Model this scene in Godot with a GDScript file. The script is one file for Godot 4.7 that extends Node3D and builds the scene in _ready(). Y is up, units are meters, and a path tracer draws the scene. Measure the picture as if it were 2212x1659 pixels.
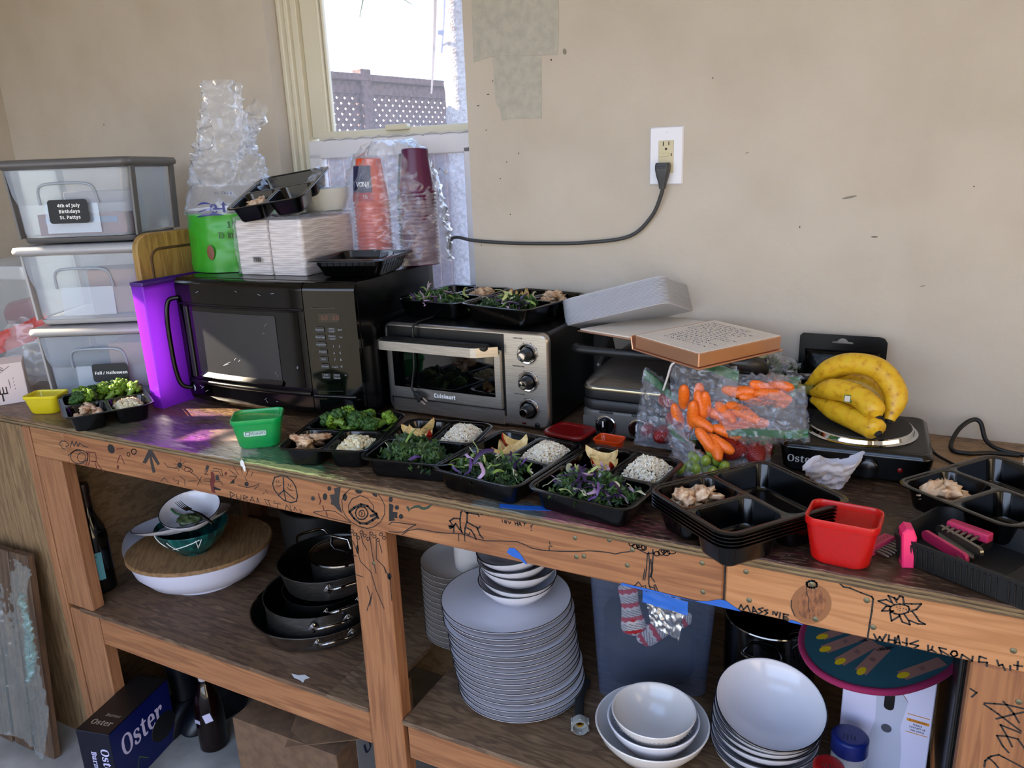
extends Node3D
# A workbench kitchen corner: meal-prep trays, small appliances and dishes under a window.

var taken := {}
var mats := {}
var BT := 0.86            # height of the bench top
var SH := 0.31            # height of the lower shelf
var BF := 0.689           # front plane of the bench

# ---------------------------------------------------------------- names and tags
func numbered(n: String) -> String:
	var k: int = taken.get(n, 0)
	taken[n] = k + 1
	return n if k == 0 else "%s_%03d" % [n, k]

func tag(o: Node3D, label: String, category: String, group := "", kind := ""):
	o.set_meta("label", label)
	o.set_meta("category", category)
	if group != "": o.set_meta("group", group)
	if kind != "": o.set_meta("kind", kind)
	return o

func thing(called: String, label: String, category: String, at := Vector3.ZERO, turn := 0.0, group := "") -> Node3D:
	var o := Node3D.new()
	o.name = numbered(called)
	add_child(o)
	o.position = at
	o.rotation_degrees.y = turn
	tag(o, label, category, group)
	return o

func part(parent: Node3D, called: String, mesh: Mesh, m: Material, at := Vector3.ZERO, rot := Vector3.ZERO) -> MeshInstance3D:
	var o := MeshInstance3D.new()
	o.name = called
	o.mesh = mesh
	o.material_override = m
	parent.add_child(o, true)
	o.position = at
	o.rotation_degrees = rot
	return o

func solo(called: String, label: String, category: String, mesh: Mesh, m: Material, at := Vector3.ZERO, rot := Vector3.ZERO, group := "") -> MeshInstance3D:
	var o := MeshInstance3D.new()
	o.name = numbered(called)
	o.mesh = mesh
	o.material_override = m
	add_child(o)
	o.position = at
	o.rotation_degrees = rot
	tag(o, label, category, group)
	return o

func struct(called: String, mesh: Mesh, m: Material, at := Vector3.ZERO) -> MeshInstance3D:
	var o := MeshInstance3D.new()
	o.name = called
	o.mesh = mesh
	o.material_override = m
	add_child(o)
	o.position = at
	o.set_meta("kind", "structure")
	return o

func copy(src: Node3D, at: Vector3, rot := Vector3.ZERO, label := "", group := "") -> Node3D:
	var r: Node3D = src.duplicate()
	r.name = numbered(String(src.name).rstrip("0123456789").rstrip("_"))
	add_child(r)
	r.position = at
	r.rotation_degrees = rot
	if label != "": r.set_meta("label", label)
	if group != "": r.set_meta("group", group)
	return r

# ---------------------------------------------------------------- materials
func mat(c: Color, rough := 0.6, o := {}) -> StandardMaterial3D:
	var key := str(c) + str(rough) + str(o)
	if mats.has(key): return mats[key]
	var m := StandardMaterial3D.new()
	m.albedo_color = c
	m.roughness = rough
	m.metallic = o.get("metal", 0.0)
	if o.has("spec"): m.metallic_specular = o.spec
	if o.has("coat"):
		m.clearcoat_enabled = true
		m.clearcoat = o.coat
		m.clearcoat_roughness = o.get("coat_rough", 0.1)
	if o.has("back"):
		m.backlight_enabled = true
		m.backlight = o.back
	if o.has("sss"):
		m.subsurf_scatter_enabled = true
		m.subsurf_scatter_strength = o.sss
	if o.has("rim"):
		m.rim_enabled = true
		m.rim = o.rim
		m.rim_tint = 0.6
	if o.get("clear", false): m.transparency = BaseMaterial3D.TRANSPARENCY_ALPHA
	if o.has("refract"):
		m.refraction_enabled = true
		m.refraction_scale = o.refract
	if o.get("vc", false): m.vertex_color_use_as_albedo = true
	if o.has("emit"):
		m.emission_enabled = true
		m.emission = o.emit
		m.emission_energy_multiplier = o.get("power", 1.0)
	if o.has("tex"):
		m.albedo_texture = o.tex
	if o.has("norm"):
		m.normal_enabled = true
		m.normal_texture = o.norm
		m.normal_scale = o.get("nscale", 1.0)
	if o.has("scale"):
		m.uv1_triplanar = true
		m.uv1_world_triplanar = o.get("world", false)
		m.uv1_scale = o.scale
		m.uv1_triplanar_sharpness = 4.0
	mats[key] = m
	return m

func noise_tex(cols: Array, stops: Array, freq: float, seed_: int, size := 512, octaves := 5, kind := FastNoiseLite.TYPE_SIMPLEX_SMOOTH) -> NoiseTexture2D:
	var n := FastNoiseLite.new()
	n.noise_type = kind
	n.seed = seed_
	n.frequency = freq
	n.fractal_octaves = octaves
	var t := NoiseTexture2D.new()
	t.width = size
	t.height = size
	t.seamless = true
	t.noise = n
	var g := Gradient.new()
	g.offsets = PackedFloat32Array(stops)
	g.colors = PackedColorArray(cols)
	t.color_ramp = g
	return t

func bump_tex(freq: float, seed_: int, strength := 4.0, size := 512, octaves := 4) -> NoiseTexture2D:
	var n := FastNoiseLite.new()
	n.noise_type = FastNoiseLite.TYPE_SIMPLEX_SMOOTH
	n.seed = seed_
	n.frequency = freq
	n.fractal_octaves = octaves
	var t := NoiseTexture2D.new()
	t.width = size
	t.height = size
	t.seamless = true
	t.as_normal_map = true
	t.bump_strength = strength
	t.noise = n
	return t

# ---------------------------------------------------------------- mesh kit
class MB:
	var v := PackedVector3Array()
	var n := PackedVector3Array()
	var c := PackedColorArray()
	var uv := PackedVector2Array()
	var ix := PackedInt32Array()
	var use_c := false
	var use_uv := false
	var col := Color.WHITE

	func put(p: Vector3, nn: Vector3, t := Vector2.ZERO) -> int:
		v.append(p)
		n.append(nn)
		c.append(col)
		uv.append(t)
		return v.size() - 1

	func tri(a: Vector3, b: Vector3, d: Vector3):
		var nn := (b - a).cross(d - a).normalized()
		var i := put(a, nn)
		put(b, nn)
		put(d, nn)
		ix.append_array([i, i + 2, i + 1])

	func quad(a: Vector3, b: Vector3, d: Vector3, e: Vector3, ta := Vector2.ZERO, tb := Vector2.ZERO, td := Vector2.ZERO, te := Vector2.ZERO):
		var nn := (d - a).cross(e - b).normalized()
		var i := put(a, nn, ta)
		put(b, nn, tb)
		put(d, nn, td)
		put(e, nn, te)
		ix.append_array([i, i + 2, i + 1, i, i + 3, i + 2])

	# rows of points, smooth; the face looks along (next in row) x (next row)
	func grid(rows: Array, close_row := false, close_col := false, flip := false, uvs := false):
		var nr := rows.size()
		var nc: int = rows[0].size()
		var base := v.size()
		var acc := PackedVector3Array()
		acc.resize(nr * nc)
		var r_end := nr if close_col else nr - 1
		var c_end := nc if close_row else nc - 1
		for r in r_end:
			var r2 := (r + 1) % nr
			for k in c_end:
				var k2 := (k + 1) % nc
				var a: Vector3 = rows[r][k]
				var b: Vector3 = rows[r][k2]
				var d: Vector3 = rows[r2][k2]
				var e: Vector3 = rows[r2][k]
				var nn := (d - a).cross(e - b)
				if flip: nn = -nn
				acc[r * nc + k] += nn
				acc[r * nc + k2] += nn
				acc[r2 * nc + k2] += nn
				acc[r2 * nc + k] += nn
				var i0 := base + r * nc + k
				var i1 := base + r * nc + k2
				var i2 := base + r2 * nc + k2
				var i3 := base + r2 * nc + k
				if flip: ix.append_array([i0, i1, i2, i0, i2, i3])
				else: ix.append_array([i0, i2, i1, i0, i3, i2])
		for r in nr:
			for k in nc:
				var nn2: Vector3 = acc[r * nc + k]
				put(rows[r][k], nn2.normalized() if nn2.length_squared() > 1e-20 else Vector3.UP, Vector2(float(k) / maxi(nc - 1, 1), float(r) / maxi(nr - 1, 1)))

	# a flat cap on a ring of points
	func cap(ring: PackedVector3Array, up: bool):
		var m := Vector3.ZERO
		for p in ring: m += p
		m /= ring.size()
		var nn := Vector3.ZERO
		for k in ring.size():
			nn += (ring[k] - m).cross(ring[(k + 1) % ring.size()] - m)
		nn = nn.normalized()
		if not up: nn = -nn
		var i := put(m, nn)
		for p in ring: put(p, nn)
		for k in ring.size():
			var a := i + 1 + k
			var b := i + 1 + (k + 1) % ring.size()
			if up: ix.append_array([i, b, a])
			else: ix.append_array([i, a, b])

	# rings from bottom to top (each counter-clockwise seen from above); sharp lists ring numbers where the surface breaks
	func loft(rings: Array, bottom := true, top := true, sharp := []):
		var run := []
		for k in rings.size():
			run.append(rings[k])
			if k in sharp and run.size() > 1:
				grid(run, true)
				run = [rings[k]]
		if run.size() > 1: grid(run, true)
		if bottom: cap(rings[0], false)
		if top: cap(rings[-1], true)

	func box(at: Vector3, s: Vector3, b := 0.0, basis := Basis.IDENTITY):
		var h := s / 2.0
		b = minf(b, minf(h.x, minf(h.y, h.z)) * 0.98)
		if b <= 0.0: b = 0.0
		for ax in 3:
			for sg in [-1.0, 1.0]:
				var u := (ax + 1) % 3
				var w := (ax + 2) % 3
				var q := []
				for p in [[-1, -1], [1, -1], [1, 1], [-1, 1]]:
					var o := Vector3.ZERO
					o[ax] = h[ax] * sg
					o[u] = (h[u] - b) * p[0]
					o[w] = (h[w] - b) * p[1]
					q.append(at + basis * o)
				if sg > 0: quad(q[0], q[1], q[2], q[3])
				else: quad(q[3], q[2], q[1], q[0])
		if b <= 0.0: return
		for ax in 3:
			var u := (ax + 1) % 3
			var w := (ax + 2) % 3
			for su in [-1.0, 1.0]:
				for sw in [-1.0, 1.0]:
					var q := []
					for p in [[-1, 0], [1, 0], [1, 1], [-1, 1]]:
						var o := Vector3.ZERO
						o[ax] = (h[ax] - b) * p[0]
						o[u] = h[u] * su if p[1] == 0 else (h[u] - b) * su
						o[w] = (h[w] - b) * sw if p[1] == 0 else h[w] * sw
						q.append(at + basis * o)
					if su * sw > 0: quad(q[0], q[1], q[2], q[3])
					else: quad(q[3], q[2], q[1], q[0])
		for sx in [-1.0, 1.0]:
			for sy in [-1.0, 1.0]:
				for sz in [-1.0, 1.0]:
					var p1 := at + basis * Vector3(h.x * sx, (h.y - b) * sy, (h.z - b) * sz)
					var p2 := at + basis * Vector3((h.x - b) * sx, h.y * sy, (h.z - b) * sz)
					var p3 := at + basis * Vector3((h.x - b) * sx, (h.y - b) * sy, h.z * sz)
					if sx * sy * sz > 0: tri(p1, p2, p3)
					else: tri(p1, p3, p2)

	# outline (radius, height) turned about y; corners sharper than 38 degrees break the shading
	func lathe(prof: Array, seg := 32, at := Vector3.ZERO, sx := 1.0, sz := 1.0):
		var run := []
		for k in prof.size():
			var ring := PackedVector3Array()
			for j in seg:
				var a := TAU * j / seg
				ring.append(at + Vector3(cos(a) * prof[k].x * sx, prof[k].y, -sin(a) * prof[k].x * sz))
			run.append(ring)
			if k > 0 and k < prof.size() - 1:
				var d1: Vector2 = (prof[k] - prof[k - 1]).normalized()
				var d2: Vector2 = (prof[k + 1] - prof[k]).normalized()
				if d1.dot(d2) < 0.79:
					grid(run, true)
					run = [ring]
		if run.size() > 1: grid(run, true)

	func tube(path: Array, r, seg := 8, ends := true):
		var np := path.size()
		var rows := []
		var side := Vector3.ZERO
		for k in np:
			var d: Vector3 = (path[mini(k + 1, np - 1)] - path[maxi(k - 1, 0)]).normalized()
			if k == 0: side = d.cross(Vector3.UP if absf(d.y) < 0.9 else Vector3.RIGHT).normalized()
			else: side = (side - d * side.dot(d)).normalized()
			var up := side.cross(d)
			var rr: float = r[k] if r is Array else r
			var ring := PackedVector3Array()
			for j in seg:
				var a := TAU * j / seg
				ring.append(path[k] + (side * cos(a) + up * sin(a)) * rr)
			rows.append(ring)
		grid(rows, true, false, true)
		if ends:
			cap(rows[0], true)
			cap(rows[-1], false)

	# a lumpy ball
	func blob(rad: Vector3, amp: float, freq: float, seed_: int, res := 12, at := Vector3.ZERO, basis := Basis.IDENTITY):
		var nz := FastNoiseLite.new()
		nz.seed = seed_
		nz.frequency = 1.0
		nz.fractal_octaves = 3
		var rows := []
		for r in res + 1:
			var th := PI * r / res
			var ring := PackedVector3Array()
			for j in res * 2:
				var a := TAU * j / (res * 2)
				var d := Vector3(sin(th) * cos(a), -cos(th), -sin(th) * sin(a))
				var k := 1.0 + amp * nz.get_noise_3dv(d * freq)
				ring.append(at + basis * (d * rad * k))
			rows.append(ring)
		grid(rows, true)

	# prism of a flat outline (x, y) between z0 and z1
	func prism(poly: PackedVector2Array, z0: float, z1: float, bevel := 0.0):
		if Geometry2D.is_polygon_clockwise(poly): poly.reverse()
		var inner := poly
		if bevel > 0.0:
			var off := Geometry2D.offset_polygon(poly, -bevel, Geometry2D.JOIN_MITER)
			if off.size() == 1 and off[0].size() == poly.size():
				inner = off[0]
				if Geometry2D.is_polygon_clockwise(inner): inner.reverse()
				var best := 0
				for k in inner.size():
					if inner[k].distance_to(poly[0]) < inner[best].distance_to(poly[0]): best = k
				var turned := PackedVector2Array()
				for k in inner.size(): turned.append(inner[(best + k) % inner.size()])
				inner = turned
			else: bevel = 0.0
		var t := Geometry2D.triangulate_polygon(inner)
		for k in range(0, t.size(), 3):
			var a := inner[t[k]]
			var b := inner[t[k + 1]]
			var d := inner[t[k + 2]]
			if (b - a).cross(d - a) < 0:
				var sw := b
				b = d
				d = sw
			tri(Vector3(a.x, a.y, z1), Vector3(b.x, b.y, z1), Vector3(d.x, d.y, z1))
			tri(Vector3(a.x, a.y, z0), Vector3(d.x, d.y, z0), Vector3(b.x, b.y, z0))
		for k in poly.size():
			var k2 := (k + 1) % poly.size()
			var a := poly[k]
			var b := poly[k2]
			quad(Vector3(a.x, a.y, z0 + bevel), Vector3(b.x, b.y, z0 + bevel), Vector3(b.x, b.y, z1 - bevel), Vector3(a.x, a.y, z1 - bevel))
			if bevel > 0.0:
				var ia := inner[k]
				var ib := inner[k2]
				quad(Vector3(a.x, a.y, z1 - bevel), Vector3(b.x, b.y, z1 - bevel), Vector3(ib.x, ib.y, z1), Vector3(ia.x, ia.y, z1))
				quad(Vector3(ia.x, ia.y, z0), Vector3(ib.x, ib.y, z0), Vector3(b.x, b.y, z0 + bevel), Vector3(a.x, a.y, z0 + bevel))

	# pen strokes on the plane z = 0, facing +z: each stroke a list of points, w wide
	func stroke(pts: Array, w: float, z := 0.0):
		for k in pts.size() - 1:
			var a: Vector2 = pts[k]
			var b: Vector2 = pts[k + 1]
			var d := (b - a).normalized()
			var s := Vector2(-d.y, d.x) * w / 2.0
			var e := d * w * 0.35
			quad(Vector3(a.x - s.x - e.x, a.y - s.y - e.y, z), Vector3(b.x - s.x + e.x, b.y - s.y + e.y, z), Vector3(b.x + s.x + e.x, b.y + s.y + e.y, z), Vector3(a.x + s.x - e.x, a.y + s.y - e.y, z))

	func fill(poly: PackedVector2Array, z := 0.0):
		var t := Geometry2D.triangulate_polygon(poly)
		for k in range(0, t.size(), 3):
			var a := poly[t[k]]
			var b := poly[t[k + 1]]
			var d := poly[t[k + 2]]
			if (b - a).cross(d - a) < 0:
				var sw := b
				b = d
				d = sw
			tri(Vector3(a.x, a.y, z), Vector3(b.x, b.y, z), Vector3(d.x, d.y, z))

	func done() -> ArrayMesh:
		var m := ArrayMesh.new()
		var arr := []
		arr.resize(Mesh.ARRAY_MAX)
		arr[Mesh.ARRAY_VERTEX] = v
		arr[Mesh.ARRAY_NORMAL] = n
		if use_c: arr[Mesh.ARRAY_COLOR] = c
		if use_uv: arr[Mesh.ARRAY_TEX_UV] = uv
		arr[Mesh.ARRAY_INDEX] = ix
		m.add_surface_from_arrays(Mesh.PRIMITIVE_TRIANGLES, arr)
		return m

# a rounded rectangle in the xz plane, counter-clockwise from above; r is a number or [back right, back left, front left, front right]
func rring(hx: float, hz: float, r, y: float, n := 5, cx := 0.0, cz := 0.0) -> PackedVector3Array:
	var out := PackedVector3Array()
	var sg := [[1, -1], [-1, -1], [-1, 1], [1, 1]]
	for q in 4:
		var rr: float = r[q] if r is Array else r
		rr = clampf(rr, 0.0003, minf(hx, hz))
		for k in n + 1:
			var a := PI / 2 * (q + float(k) / n)
			out.append(Vector3(cx + sg[q][0] * (hx - rr) + rr * cos(a), y, cz + sg[q][1] * (hz - rr) - rr * sin(a)))
	return out

func boxm(s: Vector3, b := 0.002, at := Vector3.ZERO) -> ArrayMesh:
	var m := MB.new()
	m.box(at, s, b)
	return m.done()

func lathem(prof: Array, seg := 40, sx := 1.0, sz := 1.0) -> ArrayMesh:
	var m := MB.new()
	m.lathe(prof, seg, Vector3.ZERO, sx, sz)
	return m.done()

func tubem(path: Array, r, seg := 8) -> ArrayMesh:
	var m := MB.new()
	m.tube(path, r, seg)
	return m.done()

func loftm(rings: Array, bottom := true, top := true, sharp := []) -> ArrayMesh:
	var m := MB.new()
	m.loft(rings, bottom, top, sharp)
	return m.done()

# a block with rounded upright corners (r) and softened top and bottom edges (b), standing on y = 0
func rblock(s: Vector3, r: float, b: float, n := 5) -> ArrayMesh:
	var hx := s.x / 2
	var hz := s.z / 2
	return loftm([rring(hx - b, hz - b, r - b * 0.5, 0, n), rring(hx - b * 0.3, hz - b * 0.3, r, b * 0.3, n), rring(hx, hz, r, b, n), rring(hx, hz, r, s.y - b, n), rring(hx - b * 0.3, hz - b * 0.3, r, s.y - b * 0.3, n), rring(hx - b, hz - b, r - b * 0.5, s.y, n)])

func curve(pts: Array, steps := 6) -> Array:
	var out := []
	for k in pts.size() - 1:
		var p0 = pts[maxi(k - 1, 0)]
		var p1 = pts[k]
		var p2 = pts[k + 1]
		var p3 = pts[mini(k + 2, pts.size() - 1)]
		for j in steps:
			var t := float(j) / steps
			out.append(0.5 * ((2.0 * p1) + (p2 - p0) * t + (2.0 * p0 - 5.0 * p1 + 4.0 * p2 - p3) * t * t + (3.0 * p1 - p0 - 3.0 * p2 + p3) * t * t * t))
	out.append(pts[-1])
	return out

func P2(flat: Array) -> Array:
	var out := []
	for k in range(0, flat.size(), 2): out.append(Vector2(flat[k], flat[k + 1]))
	return out

func P3(flat: Array) -> Array:
	var out := []
	for k in range(0, flat.size(), 3): out.append(Vector3(flat[k], flat[k + 1], flat[k + 2]))
	return out

func oval(cx: float, cy: float, rx: float, ry: float, n := 20, tilt := 0.0) -> Array:
	var out := []
	for k in n + 1:
		var p := Vector2(rx * cos(TAU * k / n), ry * sin(TAU * k / n)).rotated(tilt)
		out.append(Vector2(cx, cy) + p)
	return out

var fonts := {}
func lettering(parent: Node3D, words: String, height: float, m: Material, at: Vector3, rot := Vector3.ZERO, face := "Droid Sans", bold := false, called := "lettering", stretch := 1.0) -> MeshInstance3D:
	var key := face + str(bold)
	if not fonts.has(key):
		var f := SystemFont.new()
		f.font_names = PackedStringArray([face])
		if bold: f.font_weight = 700
		fonts[key] = f
	var t := TextMesh.new()
	t.text = words
	t.font = fonts[key]
	t.font_size = 32
	t.pixel_size = height / 24.0
	t.depth = 0.0004
	t.curve_step = 1.5
	var o := part(parent, called, t, m, at, rot)
	o.scale.x = stretch
	return o

func _ready():
	# camera
	var cam := Camera3D.new()
	cam.name = "camera"
	add_child(cam)
	cam.position = Vector3(0.5221, 1.4605, 1.8098)
	cam.rotation_degrees = Vector3(-16.0768, 27.6053, -2.2137)
	cam.fov = 52.965
	cam.near = 0.02
	cam.current = true
	# sky and exposure
	var env := Environment.new()
	var sky := Sky.new()
	var sm := ProceduralSkyMaterial.new()
	sm.sky_top_color = Color(0.62, 0.76, 0.98)
	sm.sky_horizon_color = Color(0.93, 0.96, 1.0)
	sm.sky_curve = 0.2
	sm.sky_energy_multiplier = 1.0
	sm.ground_bottom_color = Color(0.45, 0.42, 0.38)
	sm.ground_horizon_color = Color(0.8, 0.78, 0.74)
	sm.sun_angle_max = 1.0
	sky.sky_material = sm
	env.sky = sky
	env.background_mode = Environment.BG_SKY
	env.background_energy_multiplier = 1.6
	env.tonemap_mode = Environment.TONE_MAPPER_LINEAR
	env.tonemap_exposure = 3.6
	env.sdfgi_enabled = true
	env.ssao_enabled = true
	env.ssil_enabled = true
	var we := WorldEnvironment.new()
	we.name = "world"
	we.environment = env
	add_child(we)
	# the sun: low, from the left, in through the side window
	var sun := DirectionalLight3D.new()
	sun.name = "sun"
	add_child(sun)
	sun.look_at_from_position(Vector3.ZERO, Vector3(0.92, -0.47, -0.38))
	sun.light_color = Color(1.0, 0.93, 0.82)
	sun.light_energy = 3.2
	sun.light_angular_distance = 0.5
	sun.shadow_enabled = true
	sun.sky_mode = DirectionalLight3D.SKY_MODE_LIGHT_ONLY
	build_all()

func build_all():
	room()
	window_and_yard()
	bench()
	storage_corner()
	microwave_group()
	on_microwave()
	outlet_group()
	toaster_group()
	griddle_group()
	hotplate_group()
	trays_group()
	right_end()
	shelf_left()
	under_left()
	shelf_right()

# ---------------------------------------------------------------- room
func wall_with_hole(m: MB, x0: float, x1: float, y0: float, y1: float, hx0: float, hx1: float, hy0: float, hy1: float, th: float, place: Transform3D):
	# four blocks round an opening; the wall's room face lies on z = 0
	for q in [[x0, hx0, y0, y1], [hx1, x1, y0, y1], [hx0, hx1, y0, hy0], [hx0, hx1, hy1, y1]]:
		if q[1] - q[0] > 0.001 and q[3] - q[2] > 0.001:
			m.box(place * Vector3((q[0] + q[1]) / 2, (q[2] + q[3]) / 2, -th / 2), Vector3(q[1] - q[0], q[3] - q[2], th), 0.0, place.basis)

func room():
	var paint := mat(Color.WHITE, 0.75, {"tex": noise_tex([Color(0.695, 0.655, 0.595), Color(0.715, 0.678, 0.62), Color(0.73, 0.695, 0.64)], [0.0, 0.5, 1.0], 0.006, 3, 512, 4), "norm": bump_tex(0.05, 5, 1.2), "nscale": 0.35, "scale": Vector3(1.1, 1.1, 1.1), "world": true, "spec": 0.3})
	var concrete := mat(Color.WHITE, 0.8, {"tex": noise_tex([Color(0.46, 0.45, 0.43), Color(0.60, 0.585, 0.56)], [0.2, 0.8], 0.01, 8), "scale": Vector3(0.8, 0.8, 0.8), "world": true})
	var x0 := -2.455
	var x1 := 2.3
	var zf := 3.5
	var top := 2.55
	var bottom := -0.15
	var m := MB.new()
	wall_with_hole(m, x0 - 0.12, x1 + 0.12, bottom, top, -1.17, -0.523, 0.93, 2.25, 0.16, Transform3D.IDENTITY)
	var wb := struct("wall_back", m.done(), paint)
	# the left wall with unseen openings cut to shape the sun beam (its room face looks to +x)
	m = MB.new()
	var left := Transform3D(Basis(Vector3(0, 0, -1), Vector3.UP, Vector3(1, 0, 0)), Vector3(x0, 0, 0))
	wall_with_hole(m, -0.93, 0.0, bottom, top, -0.92, -0.66, 1.48, 2.12, 0.12, left)
	wall_with_hole(m, -1.17, -0.93, bottom, top, -1.13, -0.94, 1.48, 1.84, 0.12, left)
	wall_with_hole(m, -1.60, -1.17, bottom, top, -1.33, -1.18, 1.61, 1.77, 0.12, left)
	wall_with_hole(m, -zf, -1.60, bottom, top, -1.60, -1.60, 0.0, 0.0, 0.12, left)
	struct("wall_left", m.done(), paint)
	m = MB.new()
	m.box(Vector3(x1 + 0.06, (top + bottom) / 2, zf / 2), Vector3(0.12, top - bottom, zf))
	struct("wall_right", m.done(), paint)
	# the front wall behind the camera with a wide open garage door
	m = MB.new()
	var front := Transform3D(Basis(Vector3(-1, 0, 0), Vector3.UP, Vector3(0, 0, -1)), Vector3(0, 0, zf))
	wall_with_hole(m, -x1 - 0.12, -x0 + 0.12, bottom, top, -1.7, 2.3, bottom, 2.3, 0.14, front)
	struct("wall_front", m.done(), paint)
	# the ceiling with an unseen skylight, added to light the bench from above
	m = MB.new()
	wall_with_hole(m, x0 - 0.12, x1 + 0.12, -0.15, zf + 0.15, -1.0, 1.1, 1.45, 2.75, 0.12, Transform3D(Basis(Vector3(1, 0, 0), Vector3(0, 0, 1), Vector3(0, -1, 0)), Vector3(0, top, 0)))
	struct("ceiling", m.done(), mat(Color(0.84, 0.82, 0.78), 0.8))
	var sk := Node3D.new()
	sk.name = "added_window_3"
	add_child(sk)
	sk.set_meta("kind", "structure")
	part(sk, "pane", boxm(Vector3(2.1, 0.006, 1.3), 0.0), mat(Color(0.95, 0.98, 1.0, 0.05), 0.05, {"clear": true}), Vector3(0.05, top + 0.09, 2.1))
	struct("floor", boxm(Vector3(x1 - x0 + 0.24, 0.12, zf + 0.3), 0.0), concrete, Vector3((x0 + x1) / 2, bottom - 0.06, zf / 2))
	# side window, unseen: framed openings and a bar, shaped for the sun patches
	var side := Node3D.new()
	side.name = "shaped_window_2"
	add_child(side)
	side.set_meta("kind", "structure")
	var white := mat(Color(0.86, 0.85, 0.8), 0.45)
	m = MB.new()
	for q in [[0.66, 0.92, 1.48, 2.12], [0.94, 1.13, 1.48, 1.84], [1.18, 1.33, 1.61, 1.77]]:
		var zc: float = (q[0] + q[1]) / 2
		var yc: float = (q[2] + q[3]) / 2
		for y in [q[2] + 0.012, q[3] - 0.012]: m.box(Vector3(x0 - 0.06, y, zc), Vector3(0.05, 0.024, q[1] - q[0]), 0.002)
		for z in [q[0] + 0.012, q[1] - 0.012]: m.box(Vector3(x0 - 0.06, yc, z), Vector3(0.05, q[3] - q[2] - 0.05, 0.024), 0.002)
		part(side, "pane", boxm(Vector3(0.004, q[3] - q[2] - 0.04, q[1] - q[0] - 0.04), 0.0), mat(Color(0.95, 0.98, 1.0, 0.03), 0.03, {"clear": true}), Vector3(x0 - 0.06, yc, zc))
	m.box(Vector3(x0 - 0.06, 1.69, 1.255), Vector3(0.03, 0.012, 0.12), 0.002)
	part(side, "window_frame", m.done(), white)
	# pale plaster patches, nail holes and scuffs on the back wall
	var patch := mat(Color.WHITE, 0.85, {"tex": noise_tex([Color(0.63, 0.62, 0.575), Color(0.665, 0.65, 0.60), Color(0.69, 0.67, 0.615)], [0.1, 0.55, 0.95], 0.012, 21, 512, 5), "norm": bump_tex(0.03, 22, 5.0), "nscale": 0.6, "scale": Vector3(5, 5, 5), "spec": 0.25})
	for q in [[[-497, 1702, -440, 1712, -268, 1700, -264, 1760, -262, 1900, -494, 1900, -496, 1790], 0.0012], [[-443, 1711, -310, 1702, -314, 1560, -400, 1563, -423, 1560, -428, 1590, -439, 1600], 0.0009], [[-491, 1836, -464, 1840, -463, 1818, -491, 1816], 0.0018]]:
		m = MB.new()
		var poly := PackedVector2Array()
		for p in P2(q[0]): poly.append(p / 1000.0)
		m.prism(poly, 0.0, q[1])
		part(wb, "plaster_patch", m.done(), patch)
	var hole := mat(Color(0.12, 0.10, 0.08), 0.9)
	m = MB.new()
	for q in [[-1.93, 1.63, 3, 7], [-0.285, 1.69, 4, 4], [-0.445, 1.655, 3, 3], [-0.46, 1.625, 8, 2], [-0.49, 1.6, 9, 2], [-0.47, 1.54, 3, 3], [-0.38, 1.48, 2, 6], [-0.415, 1.46, 2, 4], [-0.435, 1.42, 3, 3], [-0.50, 1.25, 2, 5], [-0.41, 1.33, 3, 3], [0.30, 1.30, 2, 5], [0.62, 1.38, 3, 2], [0.1, 1.62, 3, 3], [0.72, 1.7, 2, 3], [0.45, 1.28, 14, 2]]:
		m.fill(PackedVector2Array(oval(q[0], q[1], q[2] / 2000.0, q[3] / 2000.0, 8).slice(0, 8)), 0.0004)
	part(wb, "nail_holes", m.done(), hole)
	m = MB.new()
	for q in [[0.395, 1.362, 30, 5], [0.36, 1.02, 26, 1], [0.55, 1.18, 12, 2], [-0.25, 1.705, 10, 14], [0.18, 1.46, 9, 2]]:
		m.fill(PackedVector2Array(oval(q[0], q[1], q[2] / 2000.0, q[3] / 2000.0, 10, 0.2).slice(0, 10)), 0.0003)
	part(wb, "scuff_marks", m.done(), mat(Color(0.5, 0.47, 0.42), 0.9))

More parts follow.
